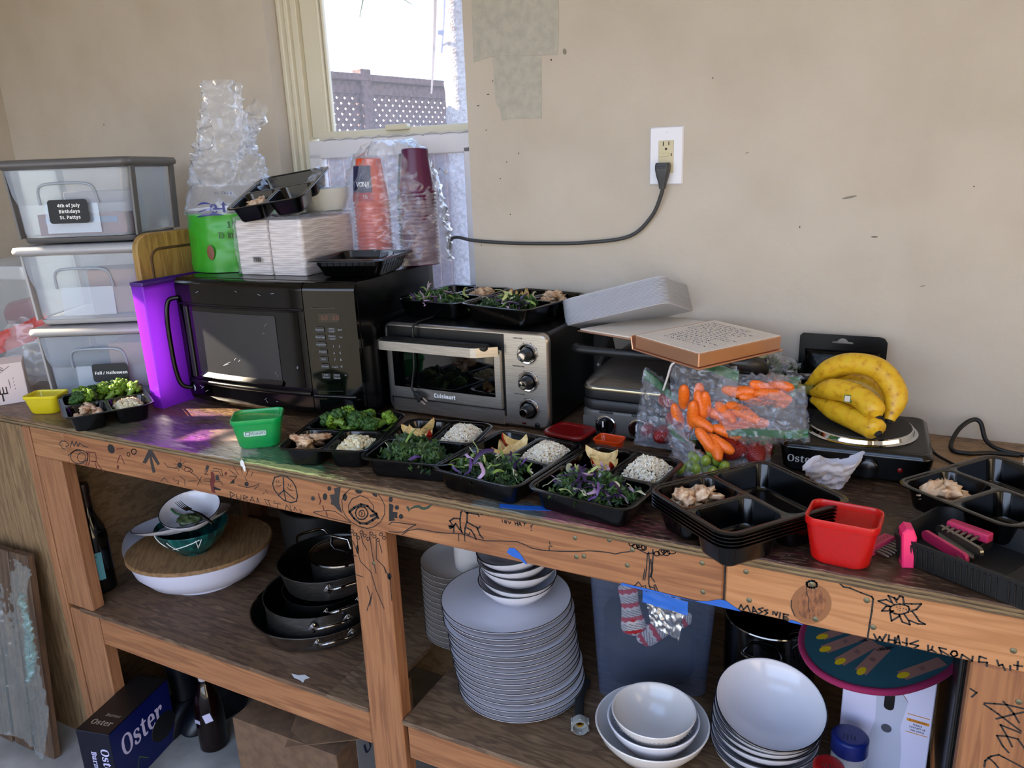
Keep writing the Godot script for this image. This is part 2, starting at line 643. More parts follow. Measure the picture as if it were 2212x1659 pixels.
func window_and_yard():
	var vinyl := mat(Color(0.80, 0.78, 0.70), 0.4, {"spec": 0.5})
	var white := mat(Color(0.84, 0.83, 0.84), 0.4)
	var w := Node3D.new()
	w.name = "window_1"
	add_child(w)
	w.set_meta("kind", "structure")
	var zf := -0.10
	# stepped outer frame on the left, the jambs and head
	var m := MB.new()
	for q in [[-1.163, 0.014, -0.075, 0.05], [-1.150, 0.014, -0.092, 0.05], [-1.133, 0.022, -0.105, 0.05], [-0.531, 0.016, -0.09, 0.06]]:
		m.box(Vector3(q[0], 1.6, q[2]), Vector3(q[1], 1.30, q[3]), 0.002)
	m.box(Vector3(-0.847, 0.945, -0.095), Vector3(0.64, 0.03, 0.09), 0.002)
	m.box(Vector3(-0.847, 2.235, -0.095), Vector3(0.64, 0.03, 0.07), 0.002)
	part(w, "window_frame", m.done(), vinyl)
	# upper sash
	m = MB.new()
	m.box(Vector3(-1.095, 1.9, -0.112), Vector3(0.055, 0.70, 0.03), 0.003)
	m.box(Vector3(-1.062, 1.9, -0.108), Vector3(0.012, 0.70, 0.022), 0.003)
	m.box(Vector3(-1.05, 1.9, -0.112), Vector3(0.008, 0.70, 0.014), 0.002)
	m.box(Vector3(-0.552, 1.9, -0.112), Vector3(0.03, 0.70, 0.03), 0.003)
	m.box(Vector3(-0.82, 1.553, -0.108), Vector3(0.55, 0.026, 0.034), 0.003)
	m.box(Vector3(-0.82, 2.2, -0.112), Vector3(0.55, 0.05, 0.03), 0.003)
	var up := part(w, "upper_sash", m.done(), vinyl)
	part(up, "pane", boxm(Vector3(0.5, 0.63, 0.004), 0.0), mat(Color(0.80, 0.86, 0.95, 0.13), 0.06, {"clear": true}), Vector3(-0.81, 1.88, -0.116))
	part(up, "sash_lock", rblock(Vector3(0.075, 0.016, 0.022), 0.004, 0.003), mat(Color(0.78, 0.76, 0.66), 0.4), Vector3(-0.80, 1.558, -0.084))
	# lower sash, whiter, with flaking tape along its top
	m = MB.new()
	m.box(Vector3(-0.83, 1.515, -0.086), Vector3(0.585, 0.052, 0.026), 0.003)
	m.box(Vector3(-1.1, 1.23, -0.086), Vector3(0.045, 0.55, 0.026), 0.003)
	m.box(Vector3(-0.562, 1.23, -0.086), Vector3(0.045, 0.55, 0.026), 0.003)
	m.box(Vector3(-0.83, 0.985, -0.086), Vector3(0.585, 0.055, 0.026), 0.003)
	var low := part(w, "lower_sash", m.done(), white)
	part(low, "pane", boxm(Vector3(0.5, 0.5, 0.004), 0.0), mat(Color(0.88, 0.92, 1.0, 0.20), 0.14, {"clear": true}), Vector3(-0.83, 1.25, -0.09))
	m = MB.new()
	var rng := RandomNumberGenerator.new()
	rng.seed = 11
	for k in 9:
		var x := -1.06 + k * 0.058
		m.tube([Vector3(x, 1.541, -0.075 + rng.randf() * 0.006), Vector3(x + 0.03, 1.545 + rng.randf() * 0.004, -0.07), Vector3(x + 0.062, 1.541, -0.074)], 0.0022, 5)
	part(low, "flaking_seal", m.done(), mat(Color(0.75, 0.73, 0.72), 0.8))
	# suction hook on the lower pane
	var s := thing("suction_hook", "clear suction cup with a small hook stuck on the lower window pane", "hook", Vector3(-0.646, 1.44, -0.087))
	var clear := mat(Color(0.9, 0.93, 0.97, 0.25), 0.08, {"clear": true})
	part(s, "cup", lathem([Vector2(0.0, 0.008), Vector2(0.008, 0.0075), Vector2(0.018, 0.003), Vector2(0.024, 0.0005), Vector2(0.025, 0.0)], 28), clear, Vector3.ZERO, Vector3(90, 0, 0))
	part(s, "knob", lathem([Vector2(0.0, 0.016), Vector2(0.005, 0.015), Vector2(0.007, 0.012), Vector2(0.006, 0.008), Vector2(0.004, 0.005)], 20), mat(Color(0.85, 0.82, 0.78, 0.6), 0.1, {"clear": true}), Vector3.ZERO, Vector3(90, 0, 0))
	part(s, "hook", tubem(curve(P3([0, -0.006, 0.012, -0.006, 0.004, 0.014, -0.014, 0.012, 0.014, -0.02, 0.004, 0.014, -0.019, -0.006, 0.014])), 0.0016, 8), mat(Color(0.75, 0.76, 0.8), 0.2, {"metal": 0.8}))
	# outside: ground, lattice fence and palm
	struct("ground_outside", boxm(Vector3(60, 0.2, 60), 0.0), mat(Color.WHITE, 0.9, {"tex": noise_tex([Color(0.34, 0.3, 0.22), Color(0.5, 0.46, 0.36)], [0.2, 0.8], 0.02, 31), "scale": Vector3(0.5, 0.5, 0.5), "world": true}), Vector3(0, -0.255, 0))
	var f := thing("lattice_fence", "weathered brown lattice-topped wooden fence outside the window", "fence", Vector3(-3.46, -0.12, -2.0), 0)
	var fw := mat(Color.WHITE, 0.8, {"tex": noise_tex([Color(0.26, 0.17, 0.15), Color(0.38, 0.28, 0.26), Color(0.42, 0.33, 0.33)], [0.1, 0.5, 0.9], 0.02, 33), "scale": Vector3(2, 2, 2)})
	# the fence runs away from the house: local x is along the fence
	f.rotation_degrees.y = 80.0
	var length := 7.4
	part(f, "cap_rail", boxm(Vector3(length, 0.05, 0.11), 0.006), fw, Vector3(length / 2 - 0.6, 2.22, 0))
	part(f, "top_rail", boxm(Vector3(length, 0.09, 0.04), 0.004), fw, Vector3(length / 2 - 0.6, 2.15, 0))
	part(f, "middle_rail", boxm(Vector3(length, 0.09, 0.05), 0.004), fw, Vector3(length / 2 - 0.6, 1.74, 0))
	for k in 5: part(f, "post", boxm(Vector3(0.10, 2.3, 0.10), 0.006), fw, Vector3(-0.55 + k * 1.75, 1.13, 0))
	var slat_m := boxm(Vector3(0.62, 0.036, 0.008), 0.0015)
	for k in 100:
		var x := -0.75 + k * 0.075
		part(f, "slat", slat_m, fw, Vector3(x, 1.93, 0.006), Vector3(0, 0, 45))
		part(f, "slat", slat_m, fw, Vector3(x, 1.93, -0.006), Vector3(0, 0, -45))
	var board := boxm(Vector3(0.135, 1.7, 0.018), 0.002)
	for k in 52: part(f, "board", board, fw, Vector3(-0.55 + k * 0.142, 0.86, 0))
	# palm: ringed trunk with an old husk peeling below the crown
	var p := thing("palm_tree", "ringed grey palm trunk with a peeling husk outside the window", "tree", Vector3(-2.62, -0.12, -3.55))
	var bark := mat(Color.WHITE, 0.85, {"tex": noise_tex([Color(0.55, 0.5, 0.47), Color(0.68, 0.64, 0.62), Color(0.75, 0.72, 0.70)], [0.1, 0.5, 0.9], 0.015, 41), "norm": bump_tex(0.03, 42, 6.0), "scale": Vector3(3, 3, 3)})
	var prof := []
	for k in 60:
		var y := k * 0.06
		var r := 0.125 - 0.004 * y + 0.02 * exp(-y * 2.0)
		prof.append(Vector2(r + (0.008 if k % 4 == 0 else 0.0), y))
	part(p, "trunk", lathem(prof, 24), bark)
	m = MB.new()
	for k in 5:
		var a := k * 1.25 + 0.4
		var rows := []
		for i in 9:
			var t := i / 8.0
			var row := PackedVector3Array()
			for j in 5:
				var b := a + (j - 2) * 0.22 * (1.0 - t * 0.8)
				var r := 0.135 + 0.10 * t * t
				row.append(Vector3(cos(b) * r, 3.5 - t * (0.9 + 0.25 * (k % 3)), sin(b) * r))
			rows.append(row)
		m.grid(rows)
	part(p, "husk", m.done(), mat(Color(0.5, 0.5, 0.58), 0.7, {"back": Color(0.3, 0.28, 0.26)}))
	m = MB.new()
	for k in 12:
		var a := k * TAU / 12
		var pts := []
		for i in 8:
			var t := i / 7.0
			pts.append(Vector3(cos(a) * t * 1.8, 3.6 + 0.9 * t - 1.6 * t * t, sin(a) * t * 1.8))
		m.tube(pts, [0.03, 0.028, 0.025, 0.02, 0.018, 0.015, 0.01, 0.004], 6)
		for i in range(1, 7):
			for sgn in [-1, 1]:
				var q: Vector3 = pts[i]
				var sd: Vector3 = Vector3(-sin(a), -0.5, cos(a)) * 0.5 * sgn
				m.tri(q, q + sd + Vector3(0.02, 0, 0.02), q + Vector3(cos(a) * 0.08, 0.0, sin(a) * 0.08))
	part(p, "fronds", m.done(), mat(Color(0.2, 0.32, 0.14), 0.6))

# ---------------------------------------------------------------- workbench
func wood(cols: Array, sc: Vector3, seed_: int, rough := 0.7, freq := 0.012) -> StandardMaterial3D:
	return mat(Color.WHITE, rough, {"tex": noise_tex(cols, [0.15, 0.42, 0.62, 0.9], freq, seed_, 512, 5), "norm": bump_tex(0.02, seed_ + 1, 3.0), "nscale": 0.25, "scale": sc})

func top_paint() -> ImageTexture:
	# the worn, painted plywood: x from -2.0 to 1.2 m, z from 0 to 0.70 m
	var W := 1536
	var H := 336
	var im := Image.create(W, H, false, Image.FORMAT_RGB8)
	var n1 := FastNoiseLite.new()
	n1.seed = 5
	n1.frequency = 0.012
	n1.fractal_octaves = 4
	var n2 := FastNoiseLite.new()
	n2.seed = 9
	n2.frequency = 0.05
	n2.fractal_octaves = 3
	# blots of paint and paler or darker patches: x, z, radius x, radius z, colour, strength
	var blots := [[-1.03, 0.62, 0.17, 0.10, Color(0.36, 0.2, 0.42), 1.25], [-0.93, 0.66, 0.08, 0.05, Color(0.45, 0.2, 0.52), 1.2], [-1.15, 0.53, 0.13, 0.08, Color(0.38, 0.27, 0.36), 1.0],
		[-0.66, 0.665, 0.15, 0.07, Color(0.20, 0.38, 0.26), 1.3], [-0.60, 0.69, 0.12, 0.018, Color(0.66, 0.68, 0.42), 1.2], [-0.80, 0.66, 0.06, 0.06, Color(0.62, 0.58, 0.55), 0.9], [-0.86, 0.58, 0.07, 0.05, Color(0.5, 0.42, 0.38), 0.8],
		[-1.25, 0.66, 0.12, 0.06, Color(0.36, 0.34, 0.25), 0.9], [-1.30, 0.5, 0.16, 0.06, Color(0.45, 0.24, 0.15), 1.0], [-1.5, 0.62, 0.14, 0.07, Color(0.46, 0.32, 0.22), 0.9],
		[-0.03, 0.685, 0.10, 0.025, Color(0.30, 0.33, 0.32), 1.0], [0.06, 0.67, 0.07, 0.03, Color(0.45, 0.22, 0.28), 1.0], [0.17, 0.66, 0.09, 0.05, Color(0.38, 0.16, 0.18), 1.1], [0.40, 0.68, 0.10, 0.04, Color(0.28, 0.13, 0.18), 1.2], [0.47, 0.67, 0.1, 0.03, Color(0.33, 0.17, 0.14), 1.1],
		[0.30, 0.5, 0.3, 0.18, Color(0.16, 0.11, 0.08), 1.0], [0.62, 0.5, 0.2, 0.2, Color(0.24, 0.16, 0.10), 0.9], [0.75, 0.12, 0.4, 0.14, Color(0.55, 0.42, 0.27), 0.9]]
	var fv := PackedFloat32Array()
	fv.resize(W * H)
	for j in H:
		for i in W:
			var g := n1.get_noise_2d(i * 0.47, j * 8.0)
			var f := n2.get_noise_2d(i * 1.07, j * 4.7)
			fv[j * W + i] = f
			var c := Color(0.40, 0.30, 0.205).lerp(Color(0.25, 0.175, 0.12), clampf(0.5 + g * 0.9, 0, 1))
			if f > 0.1: c = c.lerp(Color(0.55, 0.45, 0.33), minf(f * 1.6 - 0.15, 0.8))
			im.set_pixel(i, j, c)
	for b in blots:
		var ci := int((b[0] + 2.0) / 3.2 * W)
		var cj := int(b[1] / 0.70 * H)
		var ri := int(b[2] * 1.5 / 3.2 * W)
		var rj := int(b[3] * 1.5 / 0.70 * H)
		for j in range(maxi(cj - rj, 0), mini(cj + rj, H)):
			for i in range(maxi(ci - ri, 0), mini(ci + ri, W)):
				var dx := float(i - ci) / ri * 1.5
				var dz := float(j - cj) / rj * 1.5
				var d := dx * dx + dz * dz
				if d < 2.2:
					var k: float = (1.25 - d + n1.get_noise_2d(i * 0.7 + 900.0, j * 1.5) * 1.3 + fv[j * W + i] * 1.2) * b[5]
					if k > 0.0: im.set_pixel(i, j, im.get_pixel(i, j).lerp(b[4], minf(k * 1.6, 0.9)))
	for j in H:
		for i in W:
			var scratch := n2.get_noise_2d(i * 0.67 + j * 0.13 + 400.0, j * 12.0)
			if scratch > 0.38: im.set_pixel(i, j, im.get_pixel(i, j).lerp(Color(0.62, 0.53, 0.42), 0.55))
			elif scratch < -0.42: im.set_pixel(i, j, im.get_pixel(i, j).lerp(Color(0.09, 0.07, 0.06), 0.6))
	# black brush letters near the right end
	return ImageTexture.create_from_image(im)

func ply_layer(y0: float, y1: float, depth: float, seed_: int, rough: float, off: float, uvs := false) -> ArrayMesh:
	var n := FastNoiseLite.new()
	n.seed = seed_
	n.frequency = 1.0
	n.fractal_octaves = 4
	var m := MB.new()
	m.use_uv = uvs
	var steps := 260
	var xa := -2.3
	var xb := 1.15
	for k in steps:
		var x0 := xa + (xb - xa) * k / steps
		var x1 := xa + (xb - xa) * (k + 1) / steps
		var f0 := BF + 0.006 + off + rough * n.get_noise_1d(x0 * 25.0)
		var f1 := BF + 0.006 + off + rough * n.get_noise_1d(x1 * 25.0)
		var b := f0 - depth if depth < 0.6 else 0.004
		var u0 := (x0 + 2.0) / 3.2
		var u1 := (x1 + 2.0) / 3.2
		m.quad(Vector3(x0, y1, f0), Vector3(x1, y1, f1), Vector3(x1, y1, b), Vector3(x0, y1, b), Vector2(u0, f0 / 0.70), Vector2(u1, f1 / 0.70), Vector2(u1, b / 0.70), Vector2(u0, b / 0.70))
		m.quad(Vector3(x0, y0, f0), Vector3(x1, y0, f1), Vector3(x1, y1, f1), Vector3(x0, y1, f0), Vector2(u0, 0.985), Vector2(u1, 0.985), Vector2(u1, 0.97), Vector2(u0, 0.97))
		m.quad(Vector3(x0, y0, b), Vector3(x1, y0, b), Vector3(x1, y0, f1), Vector3(x0, y0, f0))
	return m.done()

func bench():
	var w := thing("workbench", "long wooden workbench with a paint-worn plywood top and pen drawings along its front beam", "workbench")
	var painted := StandardMaterial3D.new()
	painted.albedo_texture = top_paint()
	painted.roughness = 0.42
	painted.normal_enabled = true
	painted.normal_texture = bump_tex(0.02, 61, 5.0)
	painted.normal_scale = 0.3
	var light_ply := wood([Color(0.44, 0.36, 0.24), Color(0.50, 0.42, 0.29), Color(0.40, 0.32, 0.21), Color(0.55, 0.46, 0.33)], Vector3(0.9, 30, 8), 71, 0.85)
	var dark_ply := wood([Color(0.30, 0.24, 0.16), Color(0.40, 0.32, 0.22), Color(0.27, 0.21, 0.14), Color(0.42, 0.34, 0.23)], Vector3(0.9, 30, 8), 73, 0.85)
	var t := part(w, "top", ply_layer(BT - 0.004, BT, 1.0, 1, 0.004, 0.0, true), painted)
	part(t, "ply_layer", ply_layer(BT - 0.008, BT - 0.004, 0.05, 2, 0.0035, -0.001), light_ply)
	part(t, "ply_layer", ply_layer(BT - 0.0115, BT - 0.008, 0.05, 3, 0.003, -0.0025), dark_ply)
	part(t, "ply_layer", ply_layer(BT - 0.0155, BT - 0.0115, 0.05, 4, 0.0025, -0.001), light_ply)
	part(t, "ply_layer", ply_layer(BT - 0.019, BT - 0.0155, 0.05, 5, 0.0025, -0.002), dark_ply)
	# front beam: three boards end to end
	var fir := wood([Color(0.53, 0.345, 0.205), Color(0.585, 0.39, 0.235), Color(0.48, 0.30, 0.17), Color(0.61, 0.415, 0.255)], Vector3(0.3, 5, 5), 81)
	var fir2 := wood([Color(0.645, 0.445, 0.275), Color(0.685, 0.48, 0.305), Color(0.605, 0.405, 0.24), Color(0.705, 0.505, 0.325)], Vector3(0.3, 5, 5), 83)
	var fir3 := wood([Color(0.56, 0.38, 0.23), Color(0.60, 0.42, 0.27), Color(0.50, 0.33, 0.19), Color(0.62, 0.45, 0.29)], Vector3(0.3, 8, 8), 85)
	var by := BT - 0.019 - 0.0425
	for q in [[-1.502, -1.3645, fir3], [-1.3625, 0.3035, fir], [0.3065, 1.13, fir2]]:
		part(w, "beam_board", boxm(Vector3(q[1] - q[0], 0.085, 0.038), 0.003), q[2], Vector3((q[0] + q[1]) / 2, by, BF - 0.019))
	# posts: uprights under the beam
	var upf := wood([Color(0.52, 0.335, 0.20), Color(0.57, 0.38, 0.23), Color(0.465, 0.29, 0.165), Color(0.595, 0.405, 0.25)], Vector3(6, 0.3, 6), 91)
	var upf2 := wood([Color(0.52, 0.34, 0.21), Color(0.57, 0.39, 0.25), Color(0.48, 0.31, 0.185), Color(0.58, 0.41, 0.27)], Vector3(9, 0.35, 9), 93)
	var bottom := -0.15
	var yb := by - 0.0425
	part(w, "post", boxm(Vector3(0.108, yb - SH, 0.038), 0.003), upf2, Vector3(-1.449, (yb + SH) / 2, BF - 0.019))
	part(w, "post", boxm(Vector3(0.122, SH - 0.013 - bottom, 0.038), 0.003), upf2, Vector3(-1.442, (SH - 0.013 + bottom) / 2, BF - 0.0205))
	part(w, "post", boxm(Vector3(0.089, yb - bottom, 0.038), 0.003), upf, Vector3(-0.4085, (yb + bottom) / 2, BF - 0.019))
	part(w, "post", boxm(Vector3(0.14, yb - bottom, 0.038), 0.003), upf, Vector3(0.722, (yb + bottom) / 2, BF - 0.019))
	# rear posts and the cross pieces of the shelf
	for x in [-1.45, -0.40, 0.72]:
		part(w, "rear_post", boxm(Vector3(0.089, BT - 0.02 - bottom, 0.038), 0.003), upf, Vector3(x, (BT - 0.02 + bottom) / 2, 0.03))
	# the plywood panel that closes the left part, with an edge strip
	var panel := wood([Color(0.44, 0.34, 0.22), Color(0.50, 0.40, 0.27), Color(0.37, 0.28, 0.17), Color(0.53, 0.43, 0.30)], Vector3(7, 0.6, 7), 95)
	part(w, "side_panel", boxm(Vector3(0.75, BT - 0.022 - bottom, 0.012), 0.001), panel, Vector3(-1.91, (BT - 0.022 + bottom) / 2, BF - 0.004))
	part(w, "edge_strip", boxm(Vector3(0.030, BT - 0.022 - bottom, 0.05), 0.003), upf2, Vector3(-1.519, (BT - 0.022 + bottom) / 2, BF - 0.022))
	# dark back and end boards below the top
	var under := wood([Color(0.42, 0.35, 0.27), Color(0.48, 0.40, 0.31), Color(0.38, 0.31, 0.23), Color(0.50, 0.43, 0.34)], Vector3(2, 6, 2), 107, 0.85)
	part(w, "back_board", boxm(Vector3(3.2, BT - 0.03 - bottom, 0.008), 0.0), under, Vector3(-0.6, (BT - 0.03 + bottom) / 2, 0.005))
	part(w, "end_board", boxm(Vector3(0.01, BT - 0.03 - bottom, 0.62), 0.0), under, Vector3(-1.545, (BT - 0.03 + bottom) / 2, 0.33))
	# lower shelf: two plywood sheets on 2x4s
	var sply := wood([Color(0.33, 0.24, 0.165), Color(0.40, 0.30, 0.21), Color(0.27, 0.19, 0.13), Color(0.45, 0.35, 0.25)], Vector3(0.9, 6, 6), 97, 0.6)
	var sply2 := wood([Color(0.36, 0.28, 0.20), Color(0.44, 0.35, 0.255), Color(0.31, 0.23, 0.16), Color(0.48, 0.39, 0.29)], Vector3(1.0, 5, 5), 99, 0.6)
	part(w, "shelf_sheet", boxm(Vector3(0.88, 0.012, 0.66), 0.001), sply, Vector3(-1.011, SH - 0.006, BF - 0.328))
	part(w, "shelf_sheet", boxm(Vector3(0.118, 0.012, 0.66), 0.001), sply2, Vector3(-0.5125, SH - 0.0062, BF - 0.328))
	part(w, "shelf_sheet", boxm(Vector3(1.01, 0.012, 0.68), 0.001), sply2, Vector3(0.143, SH - 0.006, BF - 0.338))
	part(w, "shelf_beam", boxm(Vector3(0.924, 0.088, 0.036), 0.003), fir, Vector3(-0.918, SH - 0.0565, BF - 0.022))
	part(w, "shelf_beam", boxm(Vector3(1.01, 0.088, 0.036), 0.003), fir, Vector3(0.15, SH - 0.0565, BF - 0.022))
	# pen drawings
	var pens := {"ink": mat(Color(0.055, 0.045, 0.045), 0.6), "red": mat(Color(0.33, 0.09, 0.07), 0.7), "grey": mat(Color(0.15, 0.13, 0.12), 0.7), "green": mat(Color(0.13, 0.21, 0.14), 0.7)}
	for k in pens:
		var m := MB.new()
		for s in STROKES[k]:
			var pts := []
			for j in range(1, s.size(), 2): pts.append(Vector2(s[j], s[j + 1]) / 1000.0)
			m.stroke(pts, s[0] / 10000.0)
		for s in FILLS[k]:
			var poly := PackedVector2Array()
			for j in range(0, s.size(), 2): poly.append(Vector2(s[j], s[j + 1]) / 1000.0)
			m.fill(poly)
		if m.v.size(): part(w, "pen_drawing", m.done(), pens[k], Vector3(0, BT, BF + 0.0004)).set_meta("kind", "stuff")
	# screw heads in the beam
	var brass := mat(Color(0.42, 0.41, 0.33), 0.4, {"metal": 0.8})
	var head := lathem([Vector2(0, 0.0012), Vector2(0.003, 0.0011), Vector2(0.0042, 0.0006), Vector2(0.0045, 0.0)], 14)
	for k in range(0, SCREWS.size(), 2):
		part(w, "screw_head", head, brass, Vector3(SCREWS[k] / 1000.0, BT + SCREWS[k + 1] / 1000.0, BF), Vector3(90, 0, 0))
	for p in [[0.715, 0.71], [0.73, 0.40], [-0.40, 0.68]]:
		part(w, "screw_head", head, brass, Vector3(p[0], p[1], BF), Vector3(90, 0, 0))
	# the big knot in the right board
	var knot := mat(Color.WHITE, 0.6, {"tex": noise_tex([Color(0.36, 0.20, 0.10), Color(0.47, 0.29, 0.16), Color(0.55, 0.35, 0.2)], [0.2, 0.5, 0.85], 0.02, 103), "scale": Vector3(14, 5, 5)})
	for q in [[0.436, 0.795, 0.028, 0.036, 0.0003], [0.437, 0.795, 0.019, 0.028, 0.0006]]:
		var m := MB.new()
		m.fill(PackedVector2Array(oval(q[0], q[1], q[2], q[3], 28, -0.35).slice(0, 28)), BF + q[4] * 0.5)
		part(w, "knot", m.done(), knot if q[2] < 0.02 else mat(Color(0.50, 0.32, 0.18), 0.65))
	# a paint drip over the edge
	var mm := MB.new()
	mm.blob(Vector3(0.006, 0.008, 0.0015), 0.4, 2.0, 7, 8, Vector3(-0.727, BT - 0.006, BF + 0.008))
	mm.blob(Vector3(0.004, 0.009, 0.0015), 0.4, 2.0, 8, 8, Vector3(-0.724, BT - 0.016, BF + 0.007))
	part(w, "paint_drip", mm.done(), mat(Color(0.82, 0.82, 0.8), 0.5))
	# strips of blue tape stuck to the beam and the top
	var tape := mat(Color(0.09, 0.33, 0.66), 0.55)
	for q in [["torn scrap of blue tape on the beam above the stack of cereal bowls", [-88, -88, -82, -78, -71, -76, -59, -86, -46, -103.5, -50, -103.5, -62, -96, -76, -94]], ["blue tape folded under the beam at the joint between two boards", [258, -103.5, 281, -98, 300, -90, 309, -90, 322, -97, 334, -103.5]], ["thin strip of blue tape along the beam edge below the drawn tree", [132, -103.5, 133, -99, 190, -100, 258, -103.5]], ["small scrap of blue tape under the knot in the beam", [405, -103.5, 409, -99, 420, -100, 428, -103.5]]]:
		var m := MB.new()
		var poly := PackedVector2Array()
		for p in P2(q[1]): poly.append(p / 1000.0)
		m.prism(poly, 0.0, 0.0006)
		solo("tape_strip", q[0], "tape", m.done(), tape, Vector3(0, BT, BF + 0.0009))
	var m2 := MB.new()
	m2.prism(PackedVector2Array([Vector2(-0.105, -0.678), Vector2(-0.098, -0.691), Vector2(-0.055, -0.684), Vector2(0.0, -0.665), Vector2(-0.02, -0.655), Vector2(-0.06, -0.668)]), 0.0, 0.0006)
	solo("tape_strip", "blue tape stuck flat on the bench top under a salad tray", "tape", m2.done(), tape, Vector3(0, BT + 0.0003, 0), Vector3(-90, 0, 0))

# ---------------------------------------------------------------- left corner: drawers, bag, boxes
func film(alpha := 0.10, c := Color(0.92, 0.95, 1.0)) -> StandardMaterial3D:
	return mat(Color(c.r, c.g, c.b, alpha), 0.12, {"clear": true})

# a wrinkled sheet: at(u, v) gives the smooth place, the wrinkles push it along its normal
func crumpled(nu: int, nv: int, at: Callable, amp: float, freq: float, seed_: int, fine := 0.35) -> ArrayMesh:
	var nz := FastNoiseLite.new()
	nz.seed = seed_
	nz.frequency = freq
	nz.noise_type = FastNoiseLite.TYPE_SIMPLEX
	nz.fractal_type = FastNoiseLite.FRACTAL_RIDGED
	nz.fractal_octaves = 3
	nz.fractal_gain = fine
	var rows := []
	for r in nv + 1:
		var row := PackedVector3Array()
		for k in nu + 1:
			var u := float(k) / nu
			var v := float(r) / nv
			var p: Vector3 = at.call(u, v)
			var pu: Vector3 = at.call(u + 0.01, v) - p
			var pv: Vector3 = at.call(u, v + 0.01) - p
			var nn := pu.cross(pv).normalized()
			row.append(p + nn * amp * nz.get_noise_3dv(p))
		rows.append(row)
	var m := MB.new()
	m.grid(rows)
	return m.done()

func drawer_unit(level: int, lid_c: Color, label: String) -> Node3D:
	var h := 0.218
	var t := thing("storage_drawer", label, "drawer", Vector3(-1.50, BT + 0.0015 + level * h, 0.378), 27.8, "stacked storage drawers")
	var w := 0.335
	var d := 0.30
	var grey := mat(lid_c, 0.35, {"back": lid_c * 0.5})
	var clear := mat(Color(0.72, 0.78, 0.84, 0.34), 0.2, {"clear": true})
	# frame: top slab with a rolled rim, side posts, back and base
	var hy := h - 0.004
	part(t, "frame_top", loftm([rring(w / 2 - 0.006, d / 2 - 0.006, 0.02, hy - 0.026), rring(w / 2 + 0.006, d / 2 + 0.012, 0.024, hy - 0.02), rring(w / 2 + 0.008, d / 2 + 0.015, 0.026, hy - 0.012), rring(w / 2 + 0.004, d / 2 + 0.010, 0.022, hy - 0.003), rring(w / 2 - 0.012, d / 2 - 0.010, 0.02, hy)]), grey)
	part(t, "frame_base", loftm([rring(w / 2 - 0.022, d / 2 - 0.03, 0.02, 0.0), rring(w / 2 - 0.018, d / 2 - 0.024, 0.02, 0.004), rring(w / 2 - 0.016, d / 2 - 0.022, 0.02, 0.014)]), grey)
	for sx in [-1, 1]:
		for q in [[d / 2 - 0.032, 0.026], [-d / 2 + 0.02, 0.03]]:
			part(t, "side_post", boxm(Vector3(0.006, h - 0.04, q[1]), 0.001), grey, Vector3(sx * (w / 2 - 0.009), h / 2 - 0.006, q[0]), Vector3(0, 0, sx * -3.0))
	part(t, "side_wall", boxm(Vector3(0.002, h - 0.05, d - 0.09), 0.0), clear, Vector3(w / 2 - 0.011, h / 2 - 0.006, 0), Vector3(0, 0, -3.0))
	part(t, "side_wall", boxm(Vector3(0.002, h - 0.05, d - 0.09), 0.0), clear, Vector3(-w / 2 + 0.011, h / 2 - 0.006, 0), Vector3(0, 0, 3.0))
	# drawer: a tapered bin with a bellied front
	var m := MB.new()
	var rings := []
	for q in [[0.016, 0.026], [0.03, 0.02], [0.10, 0.0165], [0.125, 0.012], [0.175, 0.006], [0.188, 0.004]]:
		rings.append(rring(w / 2 - 0.004 - q[1], d / 2 - 0.02 - q[1] * 0.2, 0.022, q[0], 5, 0, 0.012 + (0.008 if q[0] > 0.11 else 0.0)))
	m.loft(rings, true, false, [2])
	var dr := part(t, "drawer", m.done(), clear)
	var zf := d / 2 - 0.004
	part(dr, "handle", tubem(curve(P3([-0.075, 0.10, zf - 0.001, -0.072, 0.135, zf + 0.004, -0.055, 0.150, zf + 0.007, 0, 0.153, zf + 0.010, 0.055, 0.150, zf + 0.007, 0.072, 0.135, zf + 0.004, 0.075, 0.10, zf - 0.001])), 0.0035, 8), mat(Color(0.62, 0.66, 0.70, 0.55), 0.2, {"clear": true}))
	part(dr, "front_panel", boxm(Vector3(0.14, 0.075, 0.0015), 0.0), clear, Vector3(0, 0.064, zf - 0.005), Vector3(-3, 0, 0))
	return t

func name_card(t: Node3D, lines: Array, at: Vector3, rot: Vector3, size: Vector2, hgt: float):
	var card := part(t, "label_card", loftm([rring(size.x / 2, size.y / 2, 0.008, 0.0), rring(size.x / 2, size.y / 2, 0.008, 0.0008)]), mat(Color(0.03, 0.03, 0.032), 0.6), at, rot)
	var white := mat(Color(0.9, 0.9, 0.88), 0.7)
	for k in lines.size():
		lettering(card, lines[k], hgt, white, Vector3(0.002, 0.0009, (k - (lines.size() - 1) / 2.0) * hgt * 1.75), Vector3(-90, 0, 0), "Droid Sans", true, "handwriting")

